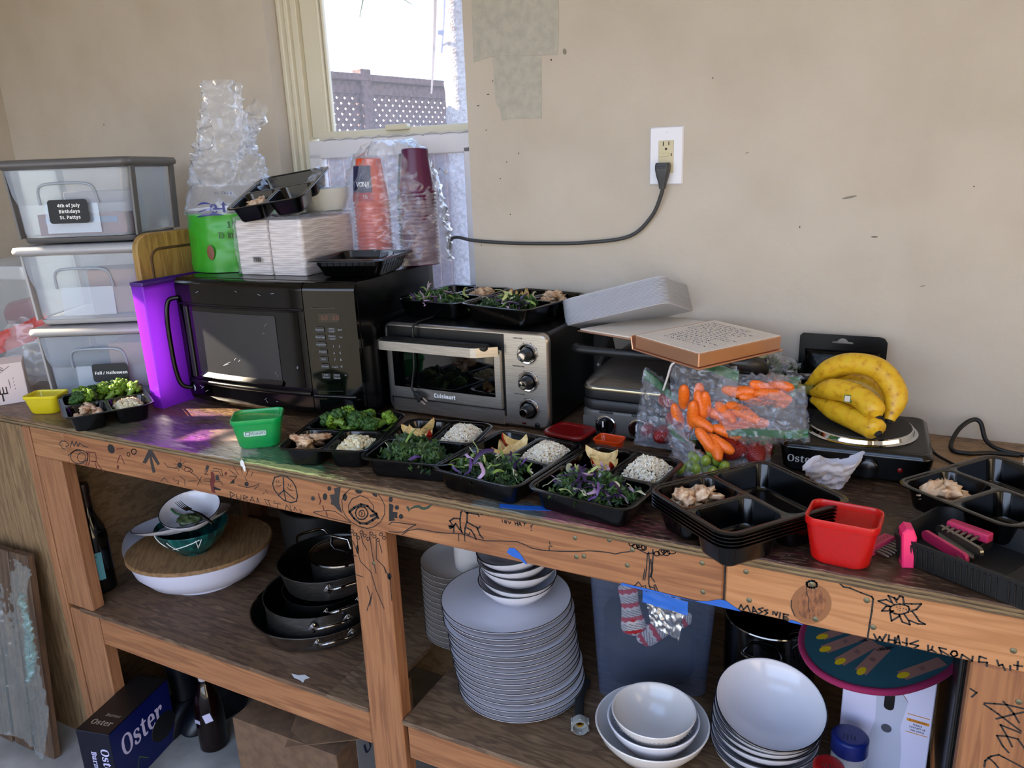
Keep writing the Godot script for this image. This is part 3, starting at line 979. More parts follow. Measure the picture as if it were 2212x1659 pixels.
func storage_corner():
	var t0 := drawer_unit(0, Color(0.62, 0.61, 0.60), "bottom grey and clear storage drawer of the stack, with a Fall / Halloween label")
	var t1 := drawer_unit(1, Color(0.66, 0.66, 0.66), "middle clear storage drawer of the stack, without a label card")
	var t2 := drawer_unit(2, Color(0.36, 0.355, 0.35), "top storage drawer with a dark grey lid and a 4th of July label")
	name_card(t2, ["4th of July", "Birthdays", "St. Pattys"], Vector3(0.0, 0.082, 0.156), Vector3(87, 0, -6), Vector2(0.098, 0.06), 0.0085)
	name_card(t0, ["Fall / Halloween"], Vector3(0.03, 0.085, 0.156), Vector3(87, 0, -2), Vector2(0.096, 0.05), 0.0085)
	# what the drawers hold
	var red := mat(Color(0.42, 0.05, 0.09), 0.6)
	var tan := mat(Color(0.62, 0.45, 0.30), 0.8)
	var b := Basis(Vector3.UP, deg_to_rad(27.8))
	var inside := func(level: int, off: Vector3) -> Vector3: return Vector3(-1.50, BT + 0.0015 + level * 0.218, 0.378) + b * off
	var box1 := thing("party_box", "long red cardboard box inside the top storage drawer", "box", inside.call(2, Vector3(0.005, 0.019, 0.085)), 27.8)
	part(box1, "carton", boxm(Vector3(0.23, 0.055, 0.05), 0.001, Vector3(0, 0.0275, 0)), red)
	part(box1, "blue_print", boxm(Vector3(0.19, 0.016, 0.001), 0.0, Vector3(0, 0.038, 0.0256)), mat(Color(0.2, 0.4, 0.62), 0.6))
	solo("paper_pack", "white paper pack standing inside the top storage drawer", "paper", boxm(Vector3(0.19, 0.11, 0.06), 0.002, Vector3(0, 0.055, 0)), mat(Color(0.72, 0.72, 0.74), 0.8), inside.call(2, Vector3(0.02, 0.019, 0.0)), Vector3(0, 30, 0))
	solo("cardboard_carton", "tan cardboard carton inside the middle storage drawer", "box", boxm(Vector3(0.17, 0.12, 0.12), 0.002, Vector3(0, 0.06, 0)), tan, inside.call(1, Vector3(0.055, 0.019, 0.02)), Vector3(0, 40, 0))
	solo("cardboard_carton", "tan cardboard carton inside the bottom storage drawer", "box", boxm(Vector3(0.15, 0.13, 0.12), 0.002, Vector3(0, 0.065, 0)), tan, inside.call(0, Vector3(0.065, 0.019, 0.01)), Vector3(0, 28, 0))
	solo("dark_pouch", "dark grey pouch inside the bottom storage drawer beside a carton", "pouch", rblock(Vector3(0.12, 0.10, 0.15), 0.03, 0.02), mat(Color(0.22, 0.23, 0.25), 0.7), inside.call(0, Vector3(-0.08, 0.019, 0.0)), Vector3(0, 28, 0))
	# clear tote behind the drawers with a red bottle in it
	var tote := thing("clear_tote", "clear plastic tote with a rim at the far left behind the drawers", "tote", Vector3(-2.04, BT, 0.28), 8)
	var clear := mat(Color(0.78, 0.82, 0.85, 0.25), 0.15, {"clear": true})
	part(tote, "bin", loftm([rring(0.15, 0.13, 0.02, 0.002), rring(0.155, 0.135, 0.02, 0.008), rring(0.17, 0.15, 0.025, 0.33)], true, false), clear)
	part(tote, "rim", loftm([rring(0.17, 0.15, 0.025, 0.31), rring(0.178, 0.158, 0.03, 0.315), rring(0.18, 0.16, 0.03, 0.35), rring(0.171, 0.151, 0.026, 0.352)], false, false), mat(Color(0.82, 0.84, 0.86, 0.45), 0.2, {"clear": true}))
	var bt := thing("red_bottle", "glossy red bottle lying inside the clear tote", "bottle", Vector3(-2.0, BT + 0.19, 0.30), 20)
	part(bt, "body", lathem([Vector2(0, -0.10), Vector2(0.04, -0.098), Vector2(0.048, -0.085), Vector2(0.05, 0.03), Vector2(0.035, 0.06), Vector2(0.015, 0.08)], 28), mat(Color(0.45, 0.04, 0.05), 0.15), Vector3.ZERO, Vector3(0, 0, -80))
	part(bt, "cap", lathem([Vector2(0.017, 0.078), Vector2(0.018, 0.11), Vector2(0.0, 0.112)], 20), mat(Color(0.7, 0.1, 0.1), 0.3), Vector3.ZERO, Vector3(0, 0, -80))
	solo("folded_cloth", "dark folded cloth in the clear tote under the red bottle", "cloth", rblock(Vector3(0.24, 0.125, 0.2), 0.03, 0.03), mat(Color(0.33, 0.36, 0.34), 0.9), Vector3(-2.03, BT + 0.01, 0.29), Vector3(0, 8, 0))
	# crumpled shopping bag with a red band
	var bag := thing("shopping_bag", "crumpled clear plastic bag with a red printed band beside the drawers", "bag", Vector3(-1.775, BT, 0.47), 20)
	var body := func(u: float, v: float) -> Vector3:
		var a := TAU * u
		var r := 0.085 * (1.0 - 0.35 * v * v) * (0.55 + 0.45 * minf(1.0, v * 4.0))
		return Vector3(cos(a) * r * 1.2 + 0.01 * v, 0.004 + v * 0.20, -sin(a) * r)
	part(bag, "film", crumpled(44, 24, body, 0.016, 16.0, 5), film(0.22, Color(0.86, 0.86, 0.88)))
	var flap := func(u: float, v: float) -> Vector3: return Vector3(-0.10 + 0.21 * u, 0.165 + 0.075 * u - v * 0.06, 0.055 + 0.02 * sin(u * 9.0))
	part(bag, "red_band", crumpled(24, 8, flap, 0.008, 30.0, 6), mat(Color(0.66, 0.26, 0.25), 0.4, {"back": Color(0.4, 0.15, 0.15)}))
	# white carton with a fork symbol
	var c := thing("white_carton", "white cardboard carton with a printed fork standing on the bench at the far left", "box", Vector3(-1.735, BT, 0.60), -33)
	part(c, "carton", boxm(Vector3(0.105, 0.115, 0.11), 0.0015, Vector3(0, 0.0575, 0)), mat(Color(0.80, 0.74, 0.72), 0.65))
	var m := MB.new()
	for x in [-0.012, -0.004, 0.004, 0.012]: m.stroke(P2([x, 0.032, x, 0.05]), 0.003)
	m.stroke(P2([-0.013, 0.032, 0.013, 0.032]), 0.004)
	m.stroke(P2([0, 0.03, 0, 0.012]), 0.004)
	m.stroke(P2([-0.02, 0.112, 0.0, 0.088, 0.03, 0.108]), 0.0012)
	m.stroke(P2([0.022, 0.045, 0.022, 0.07]), 0.0012)
	for k in 4: m.stroke(P2([0.032, 0.04 + k * 0.01, 0.034, 0.044 + k * 0.01]), 0.001)
	for k in 3: m.stroke(P2([-0.01 + k * 0.003, 0.097 + k * 0.004, 0.016 - k * 0.002, 0.099 + k * 0.004]), 0.0014)
	part(c, "print", m.done(), mat(Color(0.12, 0.08, 0.08), 0.6), Vector3(0.053, 0, 0.006), Vector3(0, 90, 0))
	m = MB.new()
	for k in 9: m.stroke(P2([-0.03 + k * 0.006, 0.075, -0.03 + k * 0.006, 0.095]), 0.003)
	m.fill(PackedVector2Array(oval(-0.02, 0.035, 0.022, 0.018, 14).slice(0, 14)))
	part(c, "side_print", m.done(), mat(Color(0.42, 0.40, 0.55), 0.6), Vector3(0, 0, 0.0555))
	# purple stand between drawers and microwave
	var pu := thing("purple_organizer", "translucent purple plastic organizer standing upright beside the microwave", "organizer", Vector3(-1.236, BT, 0.345), -2)
	var plum := mat(Color(0.52, 0.17, 0.80), 0.25, {"back": Color(0.75, 0.45, 0.95)})
	part(pu, "shell", loftm([rring(0.020, 0.148, 0.004, 0.0), rring(0.022, 0.15, 0.004, 0.003), rring(0.024, 0.152, 0.004, 0.33)], true, false), plum)
	part(pu, "rim", loftm([rring(0.024, 0.152, 0.004, 0.328), rring(0.026, 0.154, 0.005, 0.33), rring(0.026, 0.154, 0.005, 0.338), rring(0.022, 0.15, 0.004, 0.338), rring(0.022, 0.15, 0.004, 0.32)], false, false), mat(Color(0.25, 0.09, 0.42), 0.35))
	# bamboo board standing behind it
	var bd := thing("bamboo_board", "bamboo cutting board with a juice groove standing beside the microwave", "cutting board", Vector3(-1.276, BT, 0.30))
	m = MB.new()
	var outline := PackedVector2Array()
	for p in rring(0.16, 0.228, 0.045, 0, 7): outline.append(Vector2(p.x, -p.z + 0.228))
	m.prism(outline, -0.010, 0.010, 0.003)
	var bam := wood([Color(0.55, 0.43, 0.22), Color(0.62, 0.50, 0.27), Color(0.50, 0.38, 0.19), Color(0.66, 0.54, 0.31)], Vector3(6, 0.6, 6), 111, 0.5)
	part(bd, "board", m.done(), bam, Vector3.ZERO, Vector3(0, 90, 0))
	m = MB.new()
	var gr := []
	for p in rring(0.12, 0.185, 0.03, 0, 6): gr.append(Vector3(0.0102, -p.z + 0.228, -p.x))
	gr.append(gr[0])
	m.tube(gr, 0.0035, 6, false)
	part(bd, "groove", m.done(), mat(Color(0.28, 0.2, 0.08), 0.7))
	# small yellow tub
	tub("yellow", "small empty translucent yellow tub on the bench beside the white carton", Vector3(-1.508, BT, 0.625), 24, Vector3(0.095, 0.052, 0.07), Color(0.86, 0.80, 0.10), "")

# an open rounded tub: wide rim, narrower foot
func tub(called: String, label: String, at: Vector3, turn: float, s: Vector3, c: Color, mark: String) -> Node3D:
	var t := thing(called + "_tub", label, "tub", at, turn)
	var m := mat(Color(c.r, c.g, c.b, 0.55), 0.22, {"clear": true, "back": c * 0.6})
	var hx := s.x / 2
	var hz := s.z / 2
	part(t, "body", loftm([rring(hx * 0.72, hz * 0.72, hz * 0.5, 0.0012, 8), rring(hx * 0.80, hz * 0.80, hz * 0.5, 0.006, 8), rring(hx * 0.95, hz * 0.95, hz * 0.42, s.y * 0.80, 8), rring(hx * 0.96, hz * 0.96, hz * 0.42, s.y * 0.86, 8)], true, false), m)
	part(t, "inner_wall", loftm([rring(hx * 0.70, hz * 0.70, hz * 0.48, 0.003, 8), rring(hx * 0.78, hz * 0.78, hz * 0.48, 0.008, 8), rring(hx * 0.93, hz * 0.93, hz * 0.40, s.y * 0.86, 8)], true, false), m)
	part(t, "rim", loftm([rring(hx * 0.93, hz * 0.93, hz * 0.4, s.y * 0.86, 8), rring(hx, hz, hz * 0.42, s.y * 0.85, 8), rring(hx, hz, hz * 0.42, s.y * 0.985, 8), rring(hx * 0.985, hz * 0.985, hz * 0.41, s.y, 8), rring(hx * 0.92, hz * 0.92, hz * 0.38, s.y * 0.985, 8), rring(hx * 0.92, hz * 0.92, hz * 0.38, s.y * 0.86, 8)], false, false), mat(Color(c.r, c.g, c.b, 0.75), 0.25, {"clear": true, "back": c * 0.5}))
	if mark != "":
		var st := part(t, "sticker", loftm([rring(0.024, 0.0065, 0.004, 0.0, 5), rring(0.024, 0.0065, 0.004, 0.0006, 5)]), mat(Color(0.62, 0.72, 0.68), 0.5), Vector3(-0.004, s.y * 0.55, hz * 0.905), Vector3(86, 0, 0))
		lettering(st, mark, 0.0065, mat(Color(0.12, 0.14, 0.13), 0.6), Vector3(0.006, 0.0007, 0), Vector3(-90, 0, 0))
		var fr := MB.new()
		fr.stroke(P2([-0.020, -0.004, -0.012, -0.004, -0.012, 0.004, -0.020, 0.004, -0.020, -0.004]), 0.0012)
		part(st, "tick_box", fr.done(), mat(Color(0.12, 0.14, 0.13), 0.6), Vector3(0, 0.0009, 0), Vector3(-90, 0, 0))
	return t

# ---------------------------------------------------------------- microwave
func microwave_group():
	var t := thing("microwave", "black countertop microwave with a scratched door and keypad under the window", "microwave", Vector3(-0.914, BT, 0.215), 3.5)
	var black := mat(Color(0.010, 0.010, 0.013), 0.09, {"spec": 0.42})
	var satin := mat(Color(0.014, 0.014, 0.018), 0.22, {"spec": 0.4})
	var w := 0.560
	var d := 0.385
	var h := 0.345
	var y0 := 0.012
	part(t, "body", loftm([rring(w / 2 - 0.006, d / 2 - 0.006, 0.01, y0), rring(w / 2 - 0.002, d / 2 - 0.002, 0.012, y0 + 0.004), rring(w / 2 - 0.002, d / 2 - 0.002, 0.012, h - 0.006), rring(w / 2 - 0.008, d / 2 - 0.008, 0.010, h)]), satin)
	for p in [[-1, -1], [1, -1], [-1, 1], [1, 1]]:
		part(t, "foot", lathem([Vector2(0, 0), Vector2(0.012, 0), Vector2(0.014, 0.013), Vector2(0, 0.013)], 14), satin, Vector3(p[0] * (w / 2 - 0.05), 0, p[1] * (d / 2 - 0.05)))
	# bowed front: door on the left, keypad on the right
	var bow := func(x: float) -> float: return d / 2 + 0.006 + 0.026 * (1.0 - pow(absf(x) / (w / 2), 2.2))
	var face := func(x0: float, x1: float, ya: float, yb: float, lift: float, nx: int) -> ArrayMesh:
		var rows := []
		var ys := [ya, ya, ya + 0.010, ya + 0.02, yb - 0.02, yb - 0.008, yb, yb]
		var zs := [-1.0, -0.007, -0.002, 0.0, 0.0, -0.003, -0.010, -1.0]
		for k in ys.size():
			var row := PackedVector3Array()
			for i in nx + 1:
				var x: float = lerpf(x0, x1, float(i) / nx)
				var z: float = bow.call(x) + lift + zs[k]
				if zs[k] < -0.5: z = d / 2 - 0.004
				row.append(Vector3(x, ys[k], z))
			rows.append(row)
		var m := MB.new()
		m.grid(rows)
		for sx in [[x0, true], [x1, false]]:
			var ring := PackedVector3Array()
			for k in ys.size(): ring.append(rows[k][0 if sx[1] else nx])
			m.cap(ring, not sx[1])
		return m.done()
	var xs := 0.146
	var door := part(t, "door", face.call(-w / 2, xs - 0.0012, y0 + 0.004, h - 0.001, 0.0, 28), black)
	var pan := part(t, "control_panel", face.call(xs + 0.0012, w / 2, y0 + 0.004, h - 0.001, 0.0, 10), black)
	# ridges above and below the glass follow the bow
	var ridge := func(x0: float, x1: float, y: float, r: float, out: float) -> ArrayMesh:
		var pts := []
		for i in 21:
			var x: float = lerpf(x0, x1, i / 20.0)
			pts.append(Vector3(x, y, bow.call(x) + out))
		var m := MB.new()
		m.tube(pts, r, 8)
		return m.done()
	part(door, "lower_ridge", ridge.call(-0.272, xs - 0.004, 0.070, 0.008, -0.003), satin)
	part(pan, "lower_ridge", ridge.call(xs + 0.004, 0.262, 0.066, 0.006, -0.002), satin)
	part(door, "upper_ridge", ridge.call(-0.275, xs - 0.004, 0.279, 0.004, -0.001), satin)
	# glass with its dark border and printed mesh
	var plate := func(x0: float, x1: float, ya: float, yb: float, lift: float) -> ArrayMesh:
		var rows := []
		for k in 2:
			var row := PackedVector3Array()
			for i in 19:
				var x: float = lerpf(x0, x1, i / 18.0)
				row.append(Vector3(x, ya if k == 0 else yb, bow.call(x) + lift))
			rows.append(row)
		var m := MB.new()
		m.grid(rows)
		return m.done()
	part(door, "glass", plate.call(-0.250, 0.128, 0.085, 0.272, 0.0012), mat(Color(0.01, 0.01, 0.012), 0.06))
	var mesh_m := mat(Color.WHITE, 0.28, {"tex": noise_tex([Color(0.10, 0.105, 0.115), Color(0.15, 0.155, 0.17)], [0.3, 0.7], 0.3, 121, 256, 2), "scale": Vector3(3, 60, 3), "spec": 0.6})
	part(door, "mesh_screen", plate.call(-0.218, 0.062, 0.100, 0.262, 0.0022), mesh_m)
	part(door, "left_bezel", ridge.call(-0.262, -0.242, 0.18, 0.001, 0.004), satin)
	var m := MB.new()
	m.box(Vector3(-0.243, 0.178, bow.call(-0.243) + 0.003), Vector3(0.016, 0.19, 0.006), 0.002, Basis(Vector3.UP, deg_to_rad(-9)))
	part(door, "bezel", m.done(), mat(Color(0.06, 0.06, 0.062), 0.5))
	var sill := []
	m = MB.new()
	for i in 20:
		var x0 := lerpf(-0.215, 0.065, i / 20.0)
		var x1 := lerpf(-0.215, 0.065, (i + 1) / 20.0)
		m.quad(Vector3(x0, 0.090, bow.call(x0) + 0.009), Vector3(x1, 0.090, bow.call(x1) + 0.009), Vector3(x1, 0.1, bow.call(x1) + 0.0023), Vector3(x0, 0.1, bow.call(x0) + 0.0023))
		m.quad(Vector3(x0, 0.084, bow.call(x0) + 0.002), Vector3(x1, 0.084, bow.call(x1) + 0.002), Vector3(x1, 0.090, bow.call(x1) + 0.009), Vector3(x0, 0.090, bow.call(x0) + 0.009))
	part(door, "sill", m.done(), mat(Color(0.10, 0.10, 0.11), 0.2))
	# handle at the left edge
	var hp := curve(P3([-0.270, 0.292, bow.call(-0.27) - 0.002, -0.294, 0.285, d / 2 + 0.020, -0.300, 0.24, d / 2 + 0.028, -0.300, 0.17, d / 2 + 0.030, -0.299, 0.10, d / 2 + 0.028, -0.292, 0.058, d / 2 + 0.022, -0.274, 0.046, bow.call(-0.274) - 0.002]))
	part(door, "handle", tubem(hp, 0.0062, 8), satin)
	var grey := mat(Color(0.45, 0.47, 0.5), 0.5)
	m = MB.new()
	for s in [[-0.12, 0.128, -0.10, 0.136], [-0.125, 0.125, -0.107, 0.130], [-0.085, 0.142, -0.078, 0.148], [-0.070, 0.14, -0.064, 0.145], [-0.205, 0.16, -0.204, 0.162], [0.03, 0.235, 0.032, 0.24], [0.036, 0.24, 0.037, 0.243], [0.044, 0.115, 0.047, 0.122], [0.05, 0.109, 0.051, 0.114], [0.02, 0.218, 0.026, 0.218], [0.0, 0.045, 0.006, 0.05], [0.004, 0.044, 0.008, 0.038], [0.036, 0.044, 0.042, 0.044], [-0.19, 0.31, -0.18, 0.314], [-0.05, 0.32, -0.045, 0.318], [0.06, 0.317, 0.07, 0.318], [0.02, 0.315, 0.028, 0.312], [0.11, 0.135, 0.114, 0.140], [0.111, 0.133, 0.115, 0.137], [-0.23, 0.06, -0.22, 0.056], [-0.225, 0.052, -0.216, 0.058], [-0.21, 0.045, -0.2, 0.05]]:
		var x: float = (s[0] + s[2]) / 2
		var a := m.v.size()
		m.stroke(P2(s), 0.0009)
		for k in range(a, m.v.size()): m.v[k].z = bow.call(x) + 0.0036
	part(door, "scratches", m.done(), mat(Color(0.6, 0.62, 0.65), 0.6))
	part(door, "logo", lathem([Vector2(0, 0.0006), Vector2(0.008, 0.0006), Vector2(0.0085, 0)], 20), mat(Color(0.75, 0.77, 0.8), 0.3, {"metal": 0.6}), Vector3(-0.262, 0.048, bow.call(-0.262) - 0.0005), Vector3(90, -22, 0))
	# keypad
	var kz: float = bow.call(0.21) + 0.0005
	var key := Node3D.new()
	key.name = "keypad"
	pan.add_child(key)
	key.position = Vector3(0.209, 0, kz)
	key.rotation_degrees.y = 12.0
	part(key, "display", loftm([rring(0.028, 0.011, 0.002, 0, 3), rring(0.028, 0.011, 0.002, 0.001, 3)]), mat(Color(0.035, 0.018, 0.01), 0.15), Vector3(0.004, 0.262, 0), Vector3(90, 0, 0))
	lettering(key, "88:88", 0.012, mat(Color(0.34, 0.15, 0.05), 0.4), Vector3(0.006, 0.262, 0.0012), Vector3.ZERO, "Droid Sans Mono", true)
	var words := [["Popcorn", -0.024, 0.233], ["Time", 0.006, 0.236], ["Cook", 0.006, 0.229], ["Defrost", 0.032, 0.233], ["Beverage", -0.024, 0.215], ["Power", 0.006, 0.218], ["Level", 0.006, 0.211], ["Timer", 0.032, 0.215], ["Vegetable", -0.024, 0.197], ["Potato", -0.022, 0.179], ["Rice", -0.022, 0.161], ["Reheat", -0.020, 0.143], ["Clock", 0.006, 0.142], ["Add", -0.020, 0.122], ["30 Sec", -0.020, 0.115], ["Start", 0.009, 0.122], ["Pause", 0.009, 0.114], ["Cancel", 0.037, 0.122], ["Off", 0.037, 0.114]]
	for q in words: lettering(key, q[0], 0.0042, grey, Vector3(q[1], q[2], 0.0012), Vector3.ZERO, "Droid Sans", true)
	for k in 10:
		var col := (k - 1) % 3 if k > 0 else 1
		var row := (k - 1) / 3 if k > 0 else 3
		lettering(key, str(k), 0.0058, grey, Vector3(0.007 + col * 0.0155, 0.193 - row * 0.0165, 0.0012), Vector3.ZERO, "Droid Sans", true)
	var bm := loftm([rring(0.0115, 0.0065, 0.002, 0, 3), rring(0.011, 0.006, 0.002, 0.0006, 3)])
	for q in [[-0.024, 0.233], [0.006, 0.2325], [0.032, 0.233], [-0.024, 0.215], [0.006, 0.2145], [0.032, 0.215], [-0.024, 0.197], [-0.022, 0.179], [-0.022, 0.161], [-0.020, 0.143], [-0.020, 0.119], [0.009, 0.118], [0.037, 0.118]]:
		part(key, "button", bm, mat(Color(0.022, 0.024, 0.028), 0.4), Vector3(q[0], q[1], 0), Vector3(90, 0, 0))
	m = MB.new()
	m.stroke(P2([-0.042, 0.285, 0.042, 0.285, 0.044, 0.282, 0.046, 0.09, 0.040, 0.082, -0.04, 0.08]), 0.0014)
	part(key, "panel_outline", m.done(), mat(Color(0.10, 0.10, 0.11), 0.3), Vector3(0, 0, 0.0008))
	part(pan, "door_release", loftm([rring(0.048, 0.017, 0.003, 0, 3), rring(0.047, 0.016, 0.003, 0.0016, 3)]), black, Vector3(0.210, 0.040, bow.call(0.21) - 0.003), Vector3(90, 12, 0))

# ---------------------------------------------------------------- things on the microwave
func on_microwave():
	var top := BT + 0.345
	# bag of paper plates
	var c := Vector3(-1.150, top, 0.225)
	var plate_m := lathem([Vector2(0, 0.0), Vector2(0.082, 0.0), Vector2(0.092, 0.004), Vector2(0.115, 0.009), Vector2(0.118, 0.0085), Vector2(0.115, 0.0075), Vector2(0.093, 0.0025), Vector2(0.083, -0.0012), Vector2(0, -0.0012)], 36)
	var paper := mat(Color(0.86, 0.86, 0.87), 0.75)
	for k in 38: solo("paper_plate", "white paper plate stacked in the plastic bag on the microwave", "plate", plate_m, paper, c + Vector3(0, 0.003 + k * 0.0041, 0), Vector3.ZERO, "paper plates in the bag")
	var bag := thing("plate_bag", "clear plastic bag of dinner plates with a green printed band and a tall crumpled top", "bag", c)
	var lower := func(u: float, v: float) -> Vector3:
		var a := TAU * u + PI
		var r := 0.1225 - 0.004 * v
		return Vector3(cos(a) * r, 0.0015 + v * 0.152, -sin(a) * r)
	part(bag, "printed_band", crumpled(64, 14, lower, 0.0045, 14.0, 3), mat(Color(0.20, 0.60, 0.14), 0.28, {"back": Color(0.2, 0.6, 0.15)}))
	var shoulder := func(u: float, v: float) -> Vector3:
		var a := TAU * u + PI
		var r := 0.1225 - 0.03 * v * v
		return Vector3(cos(a) * r + 0.005 * v, 0.150 + v * 0.075, -sin(a) * r)
	part(bag, "shoulder", crumpled(64, 12, shoulder, 0.010, 18.0, 4), film(0.09))
	# the tall loose top: two wings of film
	var wing := func(u: float, v: float) -> Vector3:
		var a := TAU * u
		var r := lerpf(0.094, 0.035, smoothstep(0.0, 0.9, v))
		return Vector3(cos(a) * r * 1.15 - 0.005 + 0.02 * v, 0.222 + v * 0.265, -sin(a) * r * 0.75)
	part(bag, "loose_top", crumpled(72, 44, wing, 0.030, 15.0, 8, 0.6), film(0.11))
	var ear := func(u: float, v: float) -> Vector3:
		var w := 0.07 * (1.0 - 0.5 * v)
		return Vector3(0.04 + v * 0.15 + (u - 0.5) * w * 0.4, 0.29 + v * 0.10 + (u - 0.5) * w * 1.9, 0.015 + 0.05 * v + 0.02 * sin(u * 7.0))
	part(bag, "loose_flap", crumpled(30, 34, ear, 0.026, 17.0, 12, 0.6), film(0.11))
	var twist := func(u: float, v: float) -> Vector3: return Vector3(0.085 + 0.012 * v + (u - 0.5) * 0.02 * (1.0 - v * 0.7), 0.36 + v * 0.115, 0.02 + 0.008 * sin(u * 6.0))
	part(bag, "twisted_corner", crumpled(8, 20, twist, 0.012, 30.0, 14), film(0.16))
	# print on the band, wrapped on the front
	var dark := mat(Color(0.03, 0.10, 0.04), 0.5)
	var navy := mat(Color(0.05, 0.09, 0.42), 0.45)
	var curved := func(words: String, hgt: float, ang: float, y: float, mm: Material, face: String, bold: bool):
		# letters laid one by one on the round bag
		var a := ang
		for ch in words:
			var r := 0.1275
			lettering(bag, ch, hgt, mm, Vector3(sin(a) * r, y, cos(a) * r), Vector3(0, rad_to_deg(a), 0), face, bold)
			a += hgt * (1.15 if ch in "mwMD" else 0.48 if ch in "ilI" else 0.92) / r
	curved.call("100", 0.016, 0.68, 0.125, dark, "Droid Serif", false)
	curved.call("Dinner", 0.016, 0.50, 0.098, dark, "Droid Serif", false)
	curved.call("et", 0.030, 0.42, 0.170, navy, "Droid Serif", true)
	curved.call("to Ching", 0.0065, 0.50, 0.206, navy, "Droid Serif", false)
	var m := MB.new()
	for q in [[0.02, 0.158, 0.68, 0.165, 0.006], [-0.02, 0.146, 0.62, 0.150, 0.007], [0.04, 0.176, 0.40, 0.178, 0.005]]:
		var pts := []
		for k in 13:
			var a := lerpf(q[0], q[2], k / 12.0)
			pts.append(Vector3(sin(a) * 0.1272, lerpf(q[1], q[3], k / 12.0) + 0.005 * sin(k / 12.0 * PI), cos(a) * 0.1272))
		var w: float = q[4]
		for k in 12:
			var h0 := w * sin((k + 0.3) / 12.6 * PI) / 2
			var h1 := w * sin((k + 1.3) / 12.6 * PI) / 2
			m.quad(pts[k] - Vector3(0, h0, 0), pts[k + 1] - Vector3(0, h1, 0), pts[k + 1] + Vector3(0, h1, 0), pts[k] + Vector3(0, h0, 0))
	part(bag, "blue_swoosh", m.done(), navy)
	var flag := part(bag, "flag_print", boxm(Vector3(0.010, 0.009, 0.0004), 0.0), navy, Vector3(sin(0.92) * 0.128, 0.157, cos(0.92) * 0.128), Vector3(0, 53, 0))
	for k in 3: part(flag, "stripe", boxm(Vector3(0.016, 0.0022, 0.0004), 0.0), mat(Color(0.6, 0.1, 0.12), 0.5), Vector3(0.013, 0.003 - k * 0.0035, 0))
	part(bag, "pineapple_print", lathem([Vector2(0, 0.0008), Vector2(0.012, 0.0006), Vector2(0.013, 0)], 20, 0.85, 1.5), mat(Color(0.42, 0.24, 0.14), 0.5), Vector3(sin(0.22) * 0.127, 0.055, cos(0.22) * 0.127), Vector3(90, 13, 0))
	# napkins in clear wrap
	var nap := thing("napkin_pack", "pack of white paper napkins in clear wrap on the microwave", "napkins", Vector3(-0.928, top + 0.001, 0.232), 4)
	m = MB.new()
	for k in 2:
		m.loft([rring(0.050, 0.108, 0.006, 0.0, 4, -0.053 + k * 0.106, 0), rring(0.0515, 0.110, 0.008, 0.012, 4, -0.053 + k * 0.106, 0), rring(0.0515, 0.110, 0.008, 0.126, 4, -0.053 + k * 0.106, 0), rring(0.049, 0.107, 0.006, 0.137, 4, -0.053 + k * 0.106, 0)])
	part(nap, "napkins", m.done(), mat(Color.WHITE, 0.85, {"tex": noise_tex([Color(0.70, 0.66, 0.63), Color(0.84, 0.81, 0.79)], [0.3, 0.7], 0.02, 131, 256, 3), "scale": Vector3(2, 50, 2)}))
	var wrap := func(u: float, v: float) -> Vector3:
		var ring := rring(0.107, 0.1125, 0.012, 0, 8)
		var k := u * ring.size()
		var a := ring[int(k) % ring.size()]
		var b := ring[(int(k) + 1) % ring.size()]
		var p := a.lerp(b, k - floorf(k))
		var bulge := 1.0 + 0.03 * sin(v * PI)
		return Vector3(p.x * bulge, 0.002 + v * 0.143, p.z * bulge)
	part(nap, "wrap", crumpled(110, 26, wrap, 0.006, 42.0, 21, 0.8), film(0.08))
	var topwrap := func(u: float, v: float) -> Vector3: return Vector3((u - 0.5) * 0.215, 0.144, (0.5 - v) * 0.225)
	part(nap, "wrap_top", crumpled(30, 30, topwrap, 0.006, 40.0, 22), film(0.08))
	m = MB.new()
	for k in 12: m.fill(PackedVector2Array([Vector2(-0.066 + k * 0.0021, 0.034), Vector2(-0.0648 + k * 0.0021 + (k % 3) * 0.0003, 0.034), Vector2(-0.0648 + k * 0.0021 + (k % 3) * 0.0003, 0.046), Vector2(-0.066 + k * 0.0021, 0.046)]), 0.0)
	part(nap, "barcode", m.done(), mat(Color(0.03, 0.03, 0.03), 0.6), Vector3(0.018, 0, 0.1200))
	# plastic bag with cups
	var cup_m := MB.new()
	cup_m.lathe([Vector2(0.0, 0.112), Vector2(0.031, 0.112), Vector2(0.033, 0.110), Vector2(0.0455, 0.005), Vector2(0.0480, 0.0045), Vector2(0.0488, 0.0022), Vector2(0.0478, 0.0), Vector2(0.0450, 0.001), Vector2(0.0318, 0.1085), Vector2(0.0, 0.110)], 30)
	var cup := cup_m.done()
	for q in [[Vector3(-0.652, top, 0.060), 20, 0.0098, Color(0.30, 0.05, 0.22), "magenta", 1.03], [Vector3(-0.782, top, 0.088), 18, 0.0098, Color(0.80, 0.27, 0.06), "orange", 1.0], [Vector3(-0.730, top, -0.035), 19, 0.0098, Color(0.10, 0.25, 0.30), "teal", 1.0]]:
		var cm := mat(q[3], 0.3, {"back": q[3] * 0.5})
		for k in q[1]:
			var o := solo(q[4] + "_cup", q[4] + " plastic cup turned upside down in the stack of " + q[4] + " cups", "cup", cup, cm, q[0] + Vector3(0, k * q[2], 0), Vector3(0, k * 7.0, 0), q[4] + " cup stack")
			o.scale = Vector3(q[5], 1.0, q[5])
	# paper sleeve round the orange cups
	var sl := thing("cup_sleeve", "blue and red printed paper sleeve round the orange cups", "sleeve", Vector3(-0.782, top + 0.17, 0.088))
